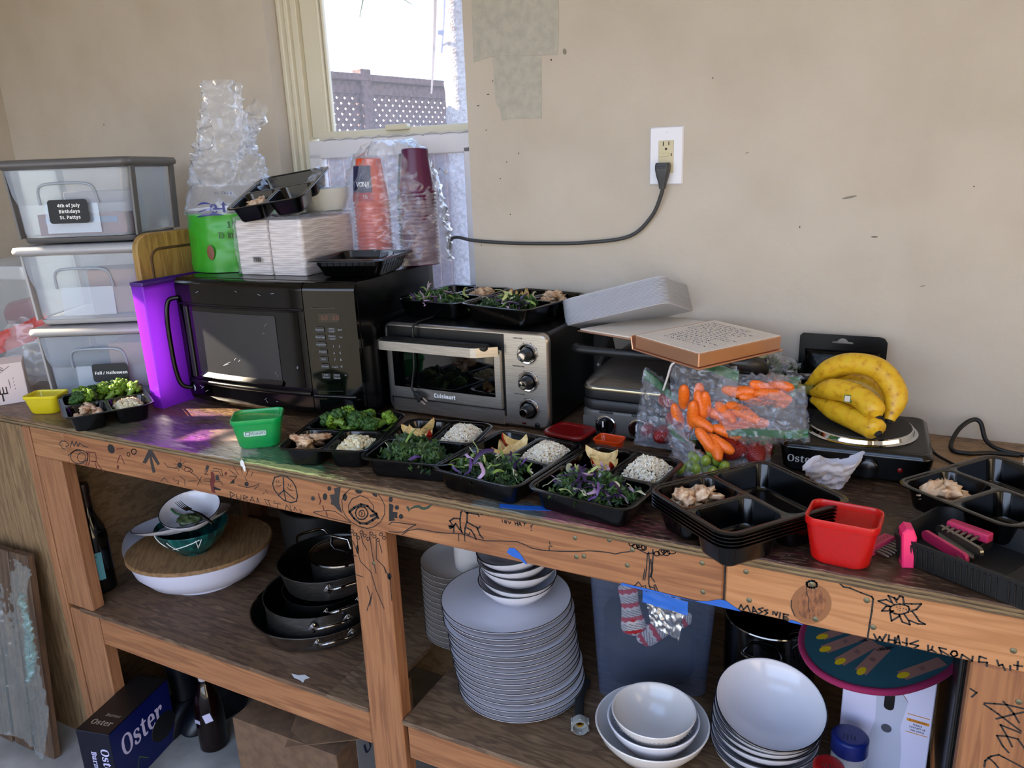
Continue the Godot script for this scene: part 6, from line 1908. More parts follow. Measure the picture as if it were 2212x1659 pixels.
# ---------------------------------------------------------------- fruit in zip bags
func zip_bags():
	var carrot := MB.new()
	carrot.lathe([Vector2(0, -0.030), Vector2(0.004, -0.0295), Vector2(0.0075, -0.026), Vector2(0.0112, -0.015), Vector2(0.0116, 0.0), Vector2(0.0106, 0.016), Vector2(0.0075, 0.026), Vector2(0.003, 0.0298), Vector2(0, 0.030)], 16)
	var cm := carrot.done()
	var cmat := mat(Color.WHITE, 0.4, {"tex": noise_tex([Color(0.86, 0.36, 0.06), Color(0.92, 0.47, 0.12)], [0.2, 0.8], 0.03, 221, 256, 3), "scale": Vector3(10, 30, 10)})
	var rng := RandomNumberGenerator.new()
	rng.seed = 501
	for q in [[Vector3(0.155, 0.965, 0.335), Vector3(0.030, 0.030, 0.02), 8, Vector3(10, 0, 15), "standing in the left zip bag"], [Vector3(0.232, 0.955, 0.345), Vector3(0.05, 0.02, 0.025), 8, Vector3(0, 0, 75), "lying across the front zip bag"], [Vector3(0.262, 1.000, 0.270), Vector3(0.055, 0.016, 0.02), 12, Vector3(0, 0, 82), "in the upper zip bag beside the bananas"], [Vector3(0.215, 0.918, 0.395), Vector3(0.04, 0.012, 0.012), 4, Vector3(0, -30, 60), "at the folded end of the front zip bag"]]:
		for k in q[2]:
			var off := Vector3(rng.randf_range(-1, 1) * q[1].x, rng.randf_range(-1, 1) * q[1].y, rng.randf_range(-1, 1) * q[1].z)
			solo("baby_carrot", "orange baby carrot " + q[4], "carrot", cm, cmat, q[0] + off, q[3] + Vector3(rng.randf_range(-22, 22), rng.randf_range(-30, 30), rng.randf_range(-18, 18)), "baby carrots " + q[4])
	# strawberries with leafy caps
	var sb := MB.new()
	sb.lathe([Vector2(0, -0.026), Vector2(0.004, -0.0255), Vector2(0.011, -0.019), Vector2(0.017, -0.007), Vector2(0.0195, 0.004), Vector2(0.017, 0.013), Vector2(0.009, 0.0165), Vector2(0, 0.0165)], 20)
	var sbm := sb.done()
	var red := mat(Color.WHITE, 0.3, {"tex": noise_tex([Color(0.40, 0.02, 0.03), Color(0.55, 0.05, 0.05), Color(0.66, 0.22, 0.14)], [0.2, 0.62, 0.95], 0.09, 231, 256, 2), "norm": bump_tex(0.09, 232, 8.0, 256, 2), "scale": Vector3(18, 18, 18)})
	var cal := MB.new()
	for k in 8:
		var a := k * TAU / 8
		var d := Vector3(cos(a), 0, sin(a))
		var s := Vector3(-sin(a), 0, cos(a)) * 0.004
		cal.quad(d * 0.002 - s * 0.5 + Vector3(0, 0.018, 0), d * 0.009 - s + Vector3(0, 0.0195, 0), d * 0.009 + s + Vector3(0, 0.0195, 0), d * 0.002 + s * 0.5 + Vector3(0, 0.018, 0))
		cal.tri(d * 0.009 + s + Vector3(0, 0.0195, 0), d * 0.009 - s + Vector3(0, 0.0195, 0), d * 0.018 + Vector3(0, 0.016, 0))
	cal.tube([Vector3(0, 0.017, 0), Vector3(0.001, 0.024, 0)], 0.0013, 6)
	var calm := cal.done()
	var leaf := mat(Color(0.22, 0.33, 0.12), 0.5)
	for q in [[0.103, 0.968, 0.285, 70, 20, -60, 1.25], [0.055, 0.895, 0.290, 60, 10, 160, 1.0], [0.095, 0.900, 0.320, -80, 30, -50, 1.05], [0.075, 0.925, 0.265, 40, 80, 90, 1.05], [0.150, 0.898, 0.325, 80, 60, 20, 0.9], [0.118, 0.935, 0.315, 50, -60, 70, 0.95], [0.245, 0.905, 0.362, 80, 10, 82, 1.25], [0.288, 0.897, 0.352, -70, 20, 10, 1.1], [0.225, 0.925, 0.325, 60, 0, 100, 1.1], [0.30, 0.895, 0.322, 60, 0, -100, 1.0]]:
		var s := thing("strawberry", "red strawberry with its leaf cap in a zip bag " + ("beside the grill dials" if q[0] < 0.2 else "beside the hot plate"), "strawberry", Vector3(q[0], q[1], q[2]), 0.0, "strawberries " + ("beside the grill dials" if q[0] < 0.2 else "beside the hot plate"))
		s.rotation_degrees = Vector3(q[3], q[4], q[5])
		s.scale = Vector3.ONE * q[6]
		part(s, "fruit", sbm, red)
		part(s, "leaf_cap", calm, leaf)
	# grapes
	var gm := MB.new()
	gm.blob(Vector3(0.0105, 0.012, 0.0105), 0.05, 1.0, 9, 9)
	var grape := gm.done()
	var gmat := mat(Color(0.48, 0.56, 0.20), 0.18, {"sss": 0.3})
	for q in [[0.172, 0.872, 0.405], [0.190, 0.874, 0.418], [0.205, 0.873, 0.402], [0.222, 0.873, 0.415], [0.186, 0.890, 0.408], [0.207, 0.892, 0.412], [0.238, 0.873, 0.402], [0.225, 0.891, 0.400], [0.196, 0.873, 0.384], [0.175, 0.887, 0.388], [0.160, 0.872, 0.42], [0.243, 0.886, 0.412], [0.214, 0.904, 0.398]]:
		solo("green_grape", "pale green grape in the zip bag behind the empty trays", "grape", grape, gmat, Vector3(q[0], q[1], q[2]), Vector3(q[0] * 900, 0, q[2] * 900), "green grapes in the zip bag")
	# the bags: clear film with a green zip strip along the mouth
	var zipm := mat(Color(0.07, 0.32, 0.12), 0.3, {"back": Color(0.2, 0.55, 0.25)})
	var specs := [
		["zip bag of baby carrots standing open against the notebook", [Vector3(0.098, 1.083, 0.285), Vector3(0.238, 1.045, 0.285), Vector3(0.240, 0.925, 0.350), Vector3(0.125, 0.900, 0.355)], 0.030, 81],
		["zip bag of strawberries in front of the grill dials", [Vector3(0.046, 1.035, 0.295), Vector3(0.125, 0.985, 0.310), Vector3(0.165, 0.872, 0.335), Vector3(0.030, 0.868, 0.318)], 0.034, 82],
		["zip bag of carrots draped over the strawberries with its green zip facing forward", [Vector3(0.388, 0.957, 0.400), Vector3(0.248, 0.945, 0.405), Vector3(0.195, 0.975, 0.315), Vector3(0.365, 1.028, 0.300)], 0.028, 83],
		["zip bag of baby carrots lying highest beside the bananas", [Vector3(0.345, 0.985, 0.245), Vector3(0.352, 1.025, 0.230), Vector3(0.198, 1.028, 0.265), Vector3(0.190, 0.975, 0.290)], 0.030, 84],
		["zip bag of strawberries beside the hot plate", [Vector3(0.20, 0.935, 0.335), Vector3(0.315, 0.928, 0.318), Vector3(0.318, 0.872, 0.358), Vector3(0.210, 0.872, 0.385)], 0.028, 85],
		["zip bag of green grapes behind the empty tray stack", [Vector3(0.115, 0.945, 0.352), Vector3(0.165, 0.905, 0.375), Vector3(0.255, 0.866, 0.425), Vector3(0.150, 0.864, 0.435)], 0.026, 86]]
	for s in specs:
		var b := thing("zip_bag", s[0], "bag", Vector3.ZERO, 0.0, "zip bags of fruit and carrots")
		var q: Array = s[1]
		var nn: Vector3 = (q[1] - q[0]).cross(q[3] - q[0]).normalized()
		for side in [-1.0, 1.0]:
			var face := func(u: float, v: float) -> Vector3:
				var p: Vector3 = q[0].lerp(q[1], u).lerp(q[3].lerp(q[2], u), v)
				return p + nn * side * s[2] * sin(PI * clampf(u, 0, 1)) * sin(PI * pow(clampf(v, 0, 1), 0.6)) * 1.05
			part(b, "film", crumpled(34, 34, face, 0.012, 32.0, s[3] + int(side), 0.9), film(0.07))
		var strip := MB.new()
		var e0: Vector3 = q[0]
		var e1: Vector3 = q[1]
		var dn0: Vector3 = (q[3] - q[0]).normalized()
		var dn1: Vector3 = (q[2] - q[1]).normalized()
		var rows := []
		for i in 6:
			var row := PackedVector3Array()
			for j in 15:
				var u := j / 14.0
				var p: Vector3 = (e0 + dn0 * (0.004 + i * 0.0042)).lerp(e1 + dn1 * (0.004 + i * 0.0042), u)
				row.append(p + nn * (0.0022 + (0.0012 if i % 2 else 0.0) + 0.004 * sin(u * 7.0)))
			rows.append(row)
		strip.grid(rows)
		part(b, "zip_strip", strip.done(), zipm)

# ---------------------------------------------------------------- right end of the bench: tool case and bits
func right_end():
	var pink := mat(Color(0.72, 0.16, 0.32), 0.45)
	var rubber := mat(Color(0.022, 0.024, 0.028), 0.6)
	var steel := mat(Color(0.5, 0.49, 0.46), 0.3, {"metal": 0.95})
	var base := Vector3(0.700, BT + 0.0006, 0.625)
	var t := thing("tool_case", "open black moulded tool case with ribbed sides on the bench edge", "tool case", base, -28)
	part(t, "tray", loftm([rring(0.140, 0.072, 0.02, 0.001), rring(0.143, 0.075, 0.022, 0.004), rring(0.150, 0.082, 0.026, 0.044), rring(0.146, 0.078, 0.024, 0.044), rring(0.139, 0.071, 0.02, 0.010)], true, true, [2, 3]), rubber)
	var m := MB.new()
	for k in 34:
		if k % 11 == 7: continue
		var x := -0.128 + k * 0.0078
		m.tube([Vector3(x, 0.006, 0.0765), Vector3(x, 0.038, 0.0822)], 0.0011, 5)
	for k in 14: m.tube([Vector3(-0.1445, 0.006, -0.05 + k * 0.0078), Vector3(-0.1502, 0.038, -0.05 + k * 0.0078)], 0.0011, 5)
	part(t, "ribs", m.done(), rubber).set_meta("kind", "stuff")
	m = MB.new()
	for q in [[-0.062, 0.019, 0.0, 0.004, 0.018, 0.12], [0.02, 0.016, 0.0, 0.05, 0.012, 0.12], [0.075, 0.017, -0.03, 0.05, 0.014, 0.05], [0.085, 0.015, 0.035, 0.03, 0.010, 0.04], [0.115, 0.016, 0.0, 0.012, 0.012, 0.09]]:
		m.box(Vector3(q[0], q[1] - 0.002, q[2]), Vector3(q[3], q[4], q[5]), 0.003)
	part(t, "moulded_slots", m.done(), rubber)
	var grip := part(t, "grey_grip", rblock(Vector3(0.034, 0.014, 0.075), 0.01, 0.004), mat(Color(0.07, 0.07, 0.075), 0.7), Vector3(0.055, 0.020, 0.012), Vector3(0, 10, 0))
	for k in 5: part(grip, "grip_ridge", boxm(Vector3(0.022, 0.002, 0.002), 0.0008), rubber, Vector3(0, 0.0145, 0.008 + k * 0.005))
	# folding hex-key set
	var at: Vector3 = t.transform * Vector3(-0.088, 0.013, 0.012)
	var hx := thing("hex_key_set", "pink folding hex key set lying in the open tool case", "hex keys", at, -50)
	for s in [[0.012, 0.0], [-0.012, 0.006]]:
		m = MB.new()
		var ol := PackedVector2Array()
		for p in rring(0.044, 0.008, 0.008, 0, 5): ol.append(Vector2(p.x, -p.z))
		m.prism(ol, -0.003, 0.003, 0.001)
		part(hx, "handle", m.done(), pink if s[0] > 0 else steel, Vector3(0.0, 0.012 + s[1], s[0]))
	for k in 6: part(hx, "key", tubem([Vector3(-0.036 + k * 0.004, 0.014, -0.008 + k * 0.003), Vector3(0.034 + k * 0.003, 0.012 + k * 0.001, -0.008 + k * 0.003)], 0.0016, 6), steel)
	part(hx, "screw", tubem([Vector3(0.030, 0.014, 0.018), Vector3(0.056, 0.012, 0.020)], 0.0012, 6), steel)
	# bit holders
	var bit := MB.new()
	bit.tube([Vector3(0, 0, 0), Vector3(0, 0, 0.014), Vector3(0, 0, 0.022)], [0.0028, 0.0028, 0.0014], 6)
	var bitm := bit.done()
	for q in [["pink bit holder with steel bits standing behind the tool case", Vector3(0.640, BT + 0.031, 0.560), -30.0, 6], ["pink bit holder with steel bits behind the red tub", Vector3(0.520, BT + 0.0006, 0.595), 62.0, 7]]:
		var b := thing("bit_holder", q[0], "bit holder", q[1], q[2])
		part(b, "bar", rblock(Vector3(0.062, 0.014, 0.018), 0.003, 0.002), pink)
		for k in q[3]:
			part(b, "bit", bitm, steel, Vector3(-0.025 + k * 0.0085, 0.007, 0.009))
			part(b, "socket", lathem([Vector2(0.0024, 0.0), Vector2(0.0034, 0.0005), Vector2(0.0036, 0.0)], 10), mat(Color(0.3, 0.05, 0.12), 0.5), Vector3(-0.025 + k * 0.0085, 0.0138, 0.0))
	# pink block standing on end
	var pb := MB.new()
	pb.prism(PackedVector2Array([Vector2(-0.009, 0.0), Vector2(0.007, 0.0), Vector2(0.010, 0.05), Vector2(0.006, 0.062), Vector2(-0.004, 0.064), Vector2(-0.010, 0.056)]), -0.014, 0.014, 0.002)
	solo("eraser_block", "bright pink wedge-shaped block standing beside the tool case", "eraser", pb.done(), mat(Color(0.86, 0.15, 0.38), 0.5), Vector3(0.560, BT, 0.630), Vector3(0, 12, 4))
	# dark brush lettering painted on the top behind the red tub
	var w := thing("painted_words", "worn black painted letters on the bench top behind the red tub", "lettering", Vector3.ZERO)
	var ink := mat(Color(0.035, 0.03, 0.028), 0.7)
	lettering(w, "DY", 0.026, ink, Vector3(0.455, BT + 0.0003, 0.52), Vector3(-90, 8, 0), "Droid Sans", true)
	lettering(w, "YOU", 0.026, ink, Vector3(0.540, BT + 0.0003, 0.575), Vector3(-90, 8, 0), "Droid Sans", true)
	solo("folded_paper", "white folded paper edge at the wall beside the cable", "paper", boxm(Vector3(0.10, 0.004, 0.05), 0.001), mat(Color(0.78, 0.75, 0.72), 0.8), Vector3(0.80, BT + 0.0105, 0.150), Vector3(0, -8, 0))

# ---------------------------------------------------------------- lower shelf, left bay
func bowl_mesh(r: float, h: float, foot: float, seg := 48, sx := 1.0, sz := 1.0) -> ArrayMesh:
	return lathem([Vector2(0, 0.002), Vector2(foot - 0.004, 0.002), Vector2(foot - 0.003, 0.0), Vector2(foot, 0.0), Vector2(foot + 0.001, 0.004), Vector2(r * 0.72, h * 0.36), Vector2(r * 0.93, h * 0.74), Vector2(r, h - 0.0015), Vector2(r - 0.001, h), Vector2(r - 0.0035, h - 0.001), Vector2(r * 0.90, h * 0.74), Vector2(r * 0.68, h * 0.38), Vector2(foot * 0.8, 0.008), Vector2(0, 0.006)], seg, sx, sz)

func ring_mesh(r: float, y: float, t: float, seg := 48) -> ArrayMesh:
	return lathem([Vector2(r + t, y - t), Vector2(r + t * 1.6, y), Vector2(r + t, y + t), Vector2(r - t, y + t), Vector2(r - t, y - t)], seg)

func shelf_left():
	var china := mat(Color(0.80, 0.80, 0.83), 0.16)
	var rimc := mat(Color(0.06, 0.06, 0.065), 0.3)
	# wine bottle with a blue label
	var b := thing("wine_bottle", "dark wine bottle with a pale blue label standing on the shelf beside the left post", "bottle", Vector3(-1.486, SH, 0.592))
	part(b, "glass", lathem([Vector2(0, 0.002), Vector2(0.034, 0.0), Vector2(0.0385, 0.004), Vector2(0.039, 0.16), Vector2(0.035, 0.195), Vector2(0.022, 0.225), Vector2(0.0152, 0.25), Vector2(0.0145, 0.30), Vector2(0.0155, 0.315), Vector2(0, 0.316)], 36), mat(Color(0.012, 0.012, 0.010), 0.08))
	part(b, "capsule", lathem([Vector2(0.0152, 0.262), Vector2(0.0150, 0.30), Vector2(0.0162, 0.305), Vector2(0.0162, 0.327), Vector2(0.0150, 0.330), Vector2(0, 0.330)], 28), mat(Color(0.10, 0.012, 0.018), 0.35))
	var rows := []
	for k in 2:
		var row := PackedVector3Array()
		for i in 17:
			var a := lerpf(-0.5, 1.35, i / 16.0)
			row.append(Vector3(sin(a) * 0.0396, 0.045 + k * 0.085, cos(a) * 0.0396))
		rows.append(row)
	var m := MB.new()
	m.grid(rows)
	var lab := part(b, "label", m.done(), mat(Color(0.36, 0.66, 0.76), 0.7))
	var a0 := 0.12
	for ch in "ELLARS":
		lettering(lab, ch, 0.0058, mat(Color(0.05, 0.08, 0.12), 0.6), Vector3(sin(a0) * 0.0400, 0.118, cos(a0) * 0.0400), Vector3(0, rad_to_deg(a0), 0), "Droid Serif", true)
		a0 += 0.17
	m = MB.new()
	m.stroke(curve(P2([-0.006, 0.012, 0.004, 0.010, -0.004, 0.002, 0.006, 0.0, 0.002, -0.008, -0.008, -0.006]), 5), 0.0014)
	part(lab, "emblem", m.done(), mat(Color(0.05, 0.08, 0.12), 0.6), Vector3(sin(0.4) * 0.0402, 0.092, cos(0.4) * 0.0402), Vector3(0, 23, 0))
	# sleeve of foam plates lying on its side
	var disc := lathem([Vector2(0, -0.0012), Vector2(0.050, -0.0012), Vector2(0.0535, 0.0), Vector2(0.050, 0.0012), Vector2(0, 0.0012)], 32)
	for k in 34: solo("foam_plate", "thin white foam plate in the sleeve lying behind the wine bottle", "plate", disc, mat(Color(0.66, 0.66, 0.70), 0.7), Vector3(-1.535 + k * 0.0048, SH + 0.0537, 0.440), Vector3(0, 14, 90), "foam plates lying on their side")
	# big white bowl with a wooden lid
	var w := thing("lidded_bowl", "large white oval bowl with a flat wooden lid", "bowl", Vector3(-1.245, SH, 0.430), 40)
	part(w, "bowl", lathem([Vector2(0, 0.002), Vector2(0.085, 0.002), Vector2(0.087, 0.0), Vector2(0.092, 0.0), Vector2(0.094, 0.008), Vector2(0.135, 0.028), Vector2(0.164, 0.065), Vector2(0.176, 0.104), Vector2(0.172, 0.106)], 56, 1.12, 0.98), mat(Color(0.78, 0.78, 0.84), 0.25))
	var lidm := wood([Color(0.46, 0.34, 0.21), Color(0.54, 0.41, 0.265), Color(0.42, 0.30, 0.18), Color(0.56, 0.44, 0.29)], Vector3(7, 7, 0.8), 241, 0.55)
	part(w, "lid", lathem([Vector2(0, 0.106), Vector2(0.178, 0.106), Vector2(0.181, 0.108), Vector2(0.181, 0.115), Vector2(0.178, 0.1175), Vector2(0, 0.1175)], 60, 1.12, 0.98), lidm)
	# teal bowl with white lines
	var ty := SH + 0.118
	var t := thing("teal_bowl", "glazed teal bowl with white crossing lines on the wooden lid", "bowl", Vector3(-1.228, ty, 0.462))
	part(t, "bowl", bowl_mesh(0.100, 0.078, 0.045), mat(Color.WHITE, 0.15, {"tex": noise_tex([Color(0.02, 0.10, 0.12), Color(0.04, 0.28, 0.27), Color(0.10, 0.42, 0.38)], [0.15, 0.55, 0.95], 0.012, 251, 256, 4), "scale": Vector3(9, 2.5, 9)}))
	var line := func(a: float, c: float) -> ArrayMesh:
		var pts := []
		for i in 9:
			var s := i / 8.0
			var ang := lerpf(a, c, s)
			var y := lerpf(0.068, 0.014, s)
			var r := 0.0995 - 0.018 * s - 0.034 * s * s
			pts.append(Vector3(sin(ang) * r, y, cos(ang) * r))
		return tubem(pts, 0.0014, 6)
	for q in [[-0.75, -0.60], [-0.72, 0.05], [0.15, 0.42], [1.05, -0.55], [1.10, 0.95], [0.95, 1.05]]: part(t, "white_line", line.call(q[0], q[1]), mat(Color(0.82, 0.84, 0.82), 0.3))
	# platter and small bowl with a fork
	var p := thing("white_platter", "white oval platter with a dark rim tilted on the teal bowl", "platter", Vector3(-1.262, ty + 0.064, 0.462), 0)
	p.rotation_degrees = Vector3(-8, 25, 10)
	var plate_prof := [Vector2(0, 0.003), Vector2(0.075, 0.003), Vector2(0.080, 0.0), Vector2(0.085, 0.004), Vector2(0.110, 0.012), Vector2(0.128, 0.024), Vector2(0.1265, 0.0255), Vector2(0.108, 0.015), Vector2(0.084, 0.0075), Vector2(0, 0.006)]
	part(p, "plate", lathem(plate_prof, 48, 1.1, 0.9), china)
	var o := part(p, "rim_line", ring_mesh(0.1275, 0.0252, 0.0009), rimc)
	o.scale = Vector3(1.1, 1, 0.9)
	var s := thing("small_bowl", "small white bowl with a dark rim holding a fork, on the platter", "bowl", Vector3(-1.205, ty + 0.092, 0.470), 0)
	s.rotation_degrees = Vector3(14, 0, -8)
	part(s, "bowl", bowl_mesh(0.082, 0.050, 0.035), china)
	part(s, "rim_line", ring_mesh(0.081, 0.0498, 0.0009), rimc)
	var f := thing("fork", "steel fork resting across the small white bowl", "fork", Vector3(-1.165, ty + 0.145, 0.500), -14)
	var st := mat(Color(0.4, 0.4, 0.42), 0.2, {"metal": 1.0})
	part(f, "handle", tubem(curve(P3([-0.02, 0, 0, 0.02, 0.004, 0, 0.06, 0.004, 0, 0.11, -0.006, 0])), [0.0022, 0.002, 0.002, 0.002, 0.0022, 0.0024, 0.0026, 0.0028, 0.003, 0.003, 0.0034, 0.0036, 0.0038, 0.004, 0.0042, 0.0044, 0.0044, 0.0042, 0.004], 8), st)
	part(f, "neck", boxm(Vector3(0.026, 0.0025, 0.018), 0.001), st, Vector3(-0.032, -0.001, 0))
	for k in 4: part(f, "tine", tubem([Vector3(-0.043, -0.001, -0.0075 + k * 0.005), Vector3(-0.065, 0.001, -0.0075 + k * 0.005), Vector3(-0.085, 0.006, -0.0075 + k * 0.005)], [0.0014, 0.0012, 0.0006], 6), st)
	var wr := func(u: float, v: float) -> Vector3:
		var a := TAU * u
		return Vector3(cos(a) * 0.034 * sin(PI * v * 0.94 + 0.1), 0.012 + v * 0.02, -sin(a) * 0.022 * sin(PI * v * 0.94 + 0.1))
	solo("wrapped_candy", "small clear wrapped sweet with a green ribbon in the small white bowl", "sweet", crumpled(24, 12, wr, 0.008, 50.0, 91), mat(Color(0.25, 0.30, 0.18), 0.3), Vector3(-1.185, ty + 0.096, 0.495), Vector3(12, 20, 0))
	solo("green_ribbon", "curled green ribbon strip in the small white bowl", "ribbon", tubem(curve(P3([-0.05, 0.012, 0, -0.03, 0.004, 0.004, -0.008, 0.0, 0.0, 0.016, 0.004, 0.006])), 0.003, 5), mat(Color(0.10, 0.33, 0.14), 0.4), Vector3(-1.215, ty + 0.118, 0.490))
	# pans nested by the centre post
	var steel := mat(Color.WHITE, 0.28, {"tex": noise_tex([Color(0.36, 0.35, 0.34), Color(0.46, 0.45, 0.44)], [0.3, 0.7], 0.05, 261, 256, 3), "scale": Vector3(2, 40, 2), "metal": 0.95})
	var shiny := mat(Color(0.58, 0.58, 0.58), 0.07, {"metal": 1.0})
	var inside := mat(Color(0.018, 0.018, 0.019), 0.3)
	var pan := func(called: String, label: String, at: Vector3, r: float, h: float, outer: Material, handle_a: float, turn: float, flare := 0.01) -> Node3D:
		var pn := thing(called, label, "pan", at, turn)
		part(pn, "wall", lathem([Vector2(0, 0), Vector2(r - flare - 0.012, 0), Vector2(r - flare - 0.003, 0.005), Vector2(r - flare, 0.014), Vector2(r - 0.002, h - 0.003), Vector2(r + 0.002, h - 0.001), Vector2(r + 0.002, h + 0.0008), Vector2(r - 0.001, h)], 56), outer)
		part(pn, "lining", lathem([Vector2(r - 0.001, h), Vector2(r - 0.004, h - 0.004), Vector2(r - flare - 0.003, 0.014), Vector2(r - flare - 0.010, 0.005), Vector2(0, 0.004)], 56), inside)
		for sgn in [0.0, PI]:
			var a: float = handle_a + sgn
			var c := Vector3(sin(a), 0, cos(a))
			var sd := Vector3(cos(a), 0, -sin(a))
			var y: float = h * 0.78
			var hp := part(pn, "handle", tubem(curve([c * r + sd * 0.042 + Vector3(0, y, 0), c * (r + 0.012) + sd * 0.044 + Vector3(0, y + 0.004, 0), c * (r + 0.034) + sd * 0.034 + Vector3(0, y + 0.014, 0), c * (r + 0.038) + Vector3(0, y + 0.016, 0), c * (r + 0.034) - sd * 0.034 + Vector3(0, y + 0.014, 0), c * (r + 0.012) - sd * 0.044 + Vector3(0, y + 0.004, 0), c * r - sd * 0.042 + Vector3(0, y, 0)]), 0.0042, 8), shiny)
			for k in [-1, 1]: part(hp, "rivet_plate", lathem([Vector2(0, 0.003), Vector2(0.005, 0.0025), Vector2(0.013, 0.001), Vector2(0.014, 0)], 4), shiny, c * (r - 0.001) + sd * 0.042 * k + Vector3(0, y - 0.002, 0), Vector3(90, rad_to_deg(a), 0))
		return pn
	pan.call("frying_pan", "wide shiny frying pan at the bottom of the nested pans", Vector3(-0.785, SH, 0.462), 0.170, 0.058, shiny, 0.95, 0.0, 0.022)
	pan.call("saute_pan", "steel saute pan nested in the wide frying pan", Vector3(-0.768, SH + 0.006, 0.470), 0.140, 0.098, steel, 0.9, 0.0, 0.004)
	pan.call("inner_pan", "dark pan nested inside the saute pan", Vector3(-0.752, SH + 0.050, 0.462), 0.108, 0.068, inside, 1.1, 0.0, 0.006)
	pan.call("upper_pan", "steel pan resting on top of the nested pans", Vector3(-0.745, SH + 0.122, 0.445), 0.130, 0.066, steel, 1.0, 0.0, 0.014)
	var sp := thing("sauce_pan", "small saucepan with a glass lid on top of the nested pans", "pan", Vector3(-0.705, SH + 0.1275, 0.440))
	part(sp, "wall", lathem([Vector2(0, 0), Vector2(0.070, 0), Vector2(0.078, 0.008), Vector2(0.079, 0.078), Vector2(0.082, 0.080), Vector2(0.079, 0.081)], 44), steel)
	var gl := part(sp, "lid", lathem([Vector2(0.080, 0.081), Vector2(0.070, 0.088), Vector2(0.04, 0.096), Vector2(0, 0.099)], 40), mat(Color(0.10, 0.06, 0.05, 0.55), 0.05, {"clear": true}))
	part(gl, "lid_rim", lathem([Vector2(0.079, 0.079), Vector2(0.0835, 0.080), Vector2(0.083, 0.084), Vector2(0.078, 0.085)], 44), shiny)
	part(gl, "lid_handle", tubem(P3([-0.032, 0.094, 0, -0.026, 0.120, 0, 0.026, 0.120, 0, 0.032, 0.094, 0]), 0.004, 8), shiny)
	solo("paper_scrap", "torn white paper scrap stuck on the shelf edge", "paper", _scrap(), mat(Color(0.78, 0.78, 0.78), 0.8), Vector3(-0.668, SH + 0.0005, 0.672), Vector3(-90, 0, 0))
	# dark roasting pot at the back
	var rp := thing("roasting_pot", "dim grey roasting pot standing behind the nested pans", "pot", Vector3(-0.99, SH, 0.18))
	part(rp, "wall", lathem([Vector2(0, 0), Vector2(0.115, 0), Vector2(0.125, 0.01), Vector2(0.13, 0.19), Vector2(0.134, 0.195), Vector2(0.128, 0.196), Vector2(0.122, 0.02), Vector2(0, 0.01)], 44), mat(Color(0.16, 0.155, 0.15), 0.4, {"metal": 0.5}))

func _scrap() -> ArrayMesh:
	var m := MB.new()
	m.prism(PackedVector2Array([Vector2(-0.028, 0.004), Vector2(-0.008, 0.006), Vector2(0.004, 0.014), Vector2(0.022, 0.010), Vector2(0.016, 0.001), Vector2(0.020, -0.010), Vector2(0.006, -0.006), Vector2(-0.012, -0.005)]), 0.0, 0.0008)
	return m.done()

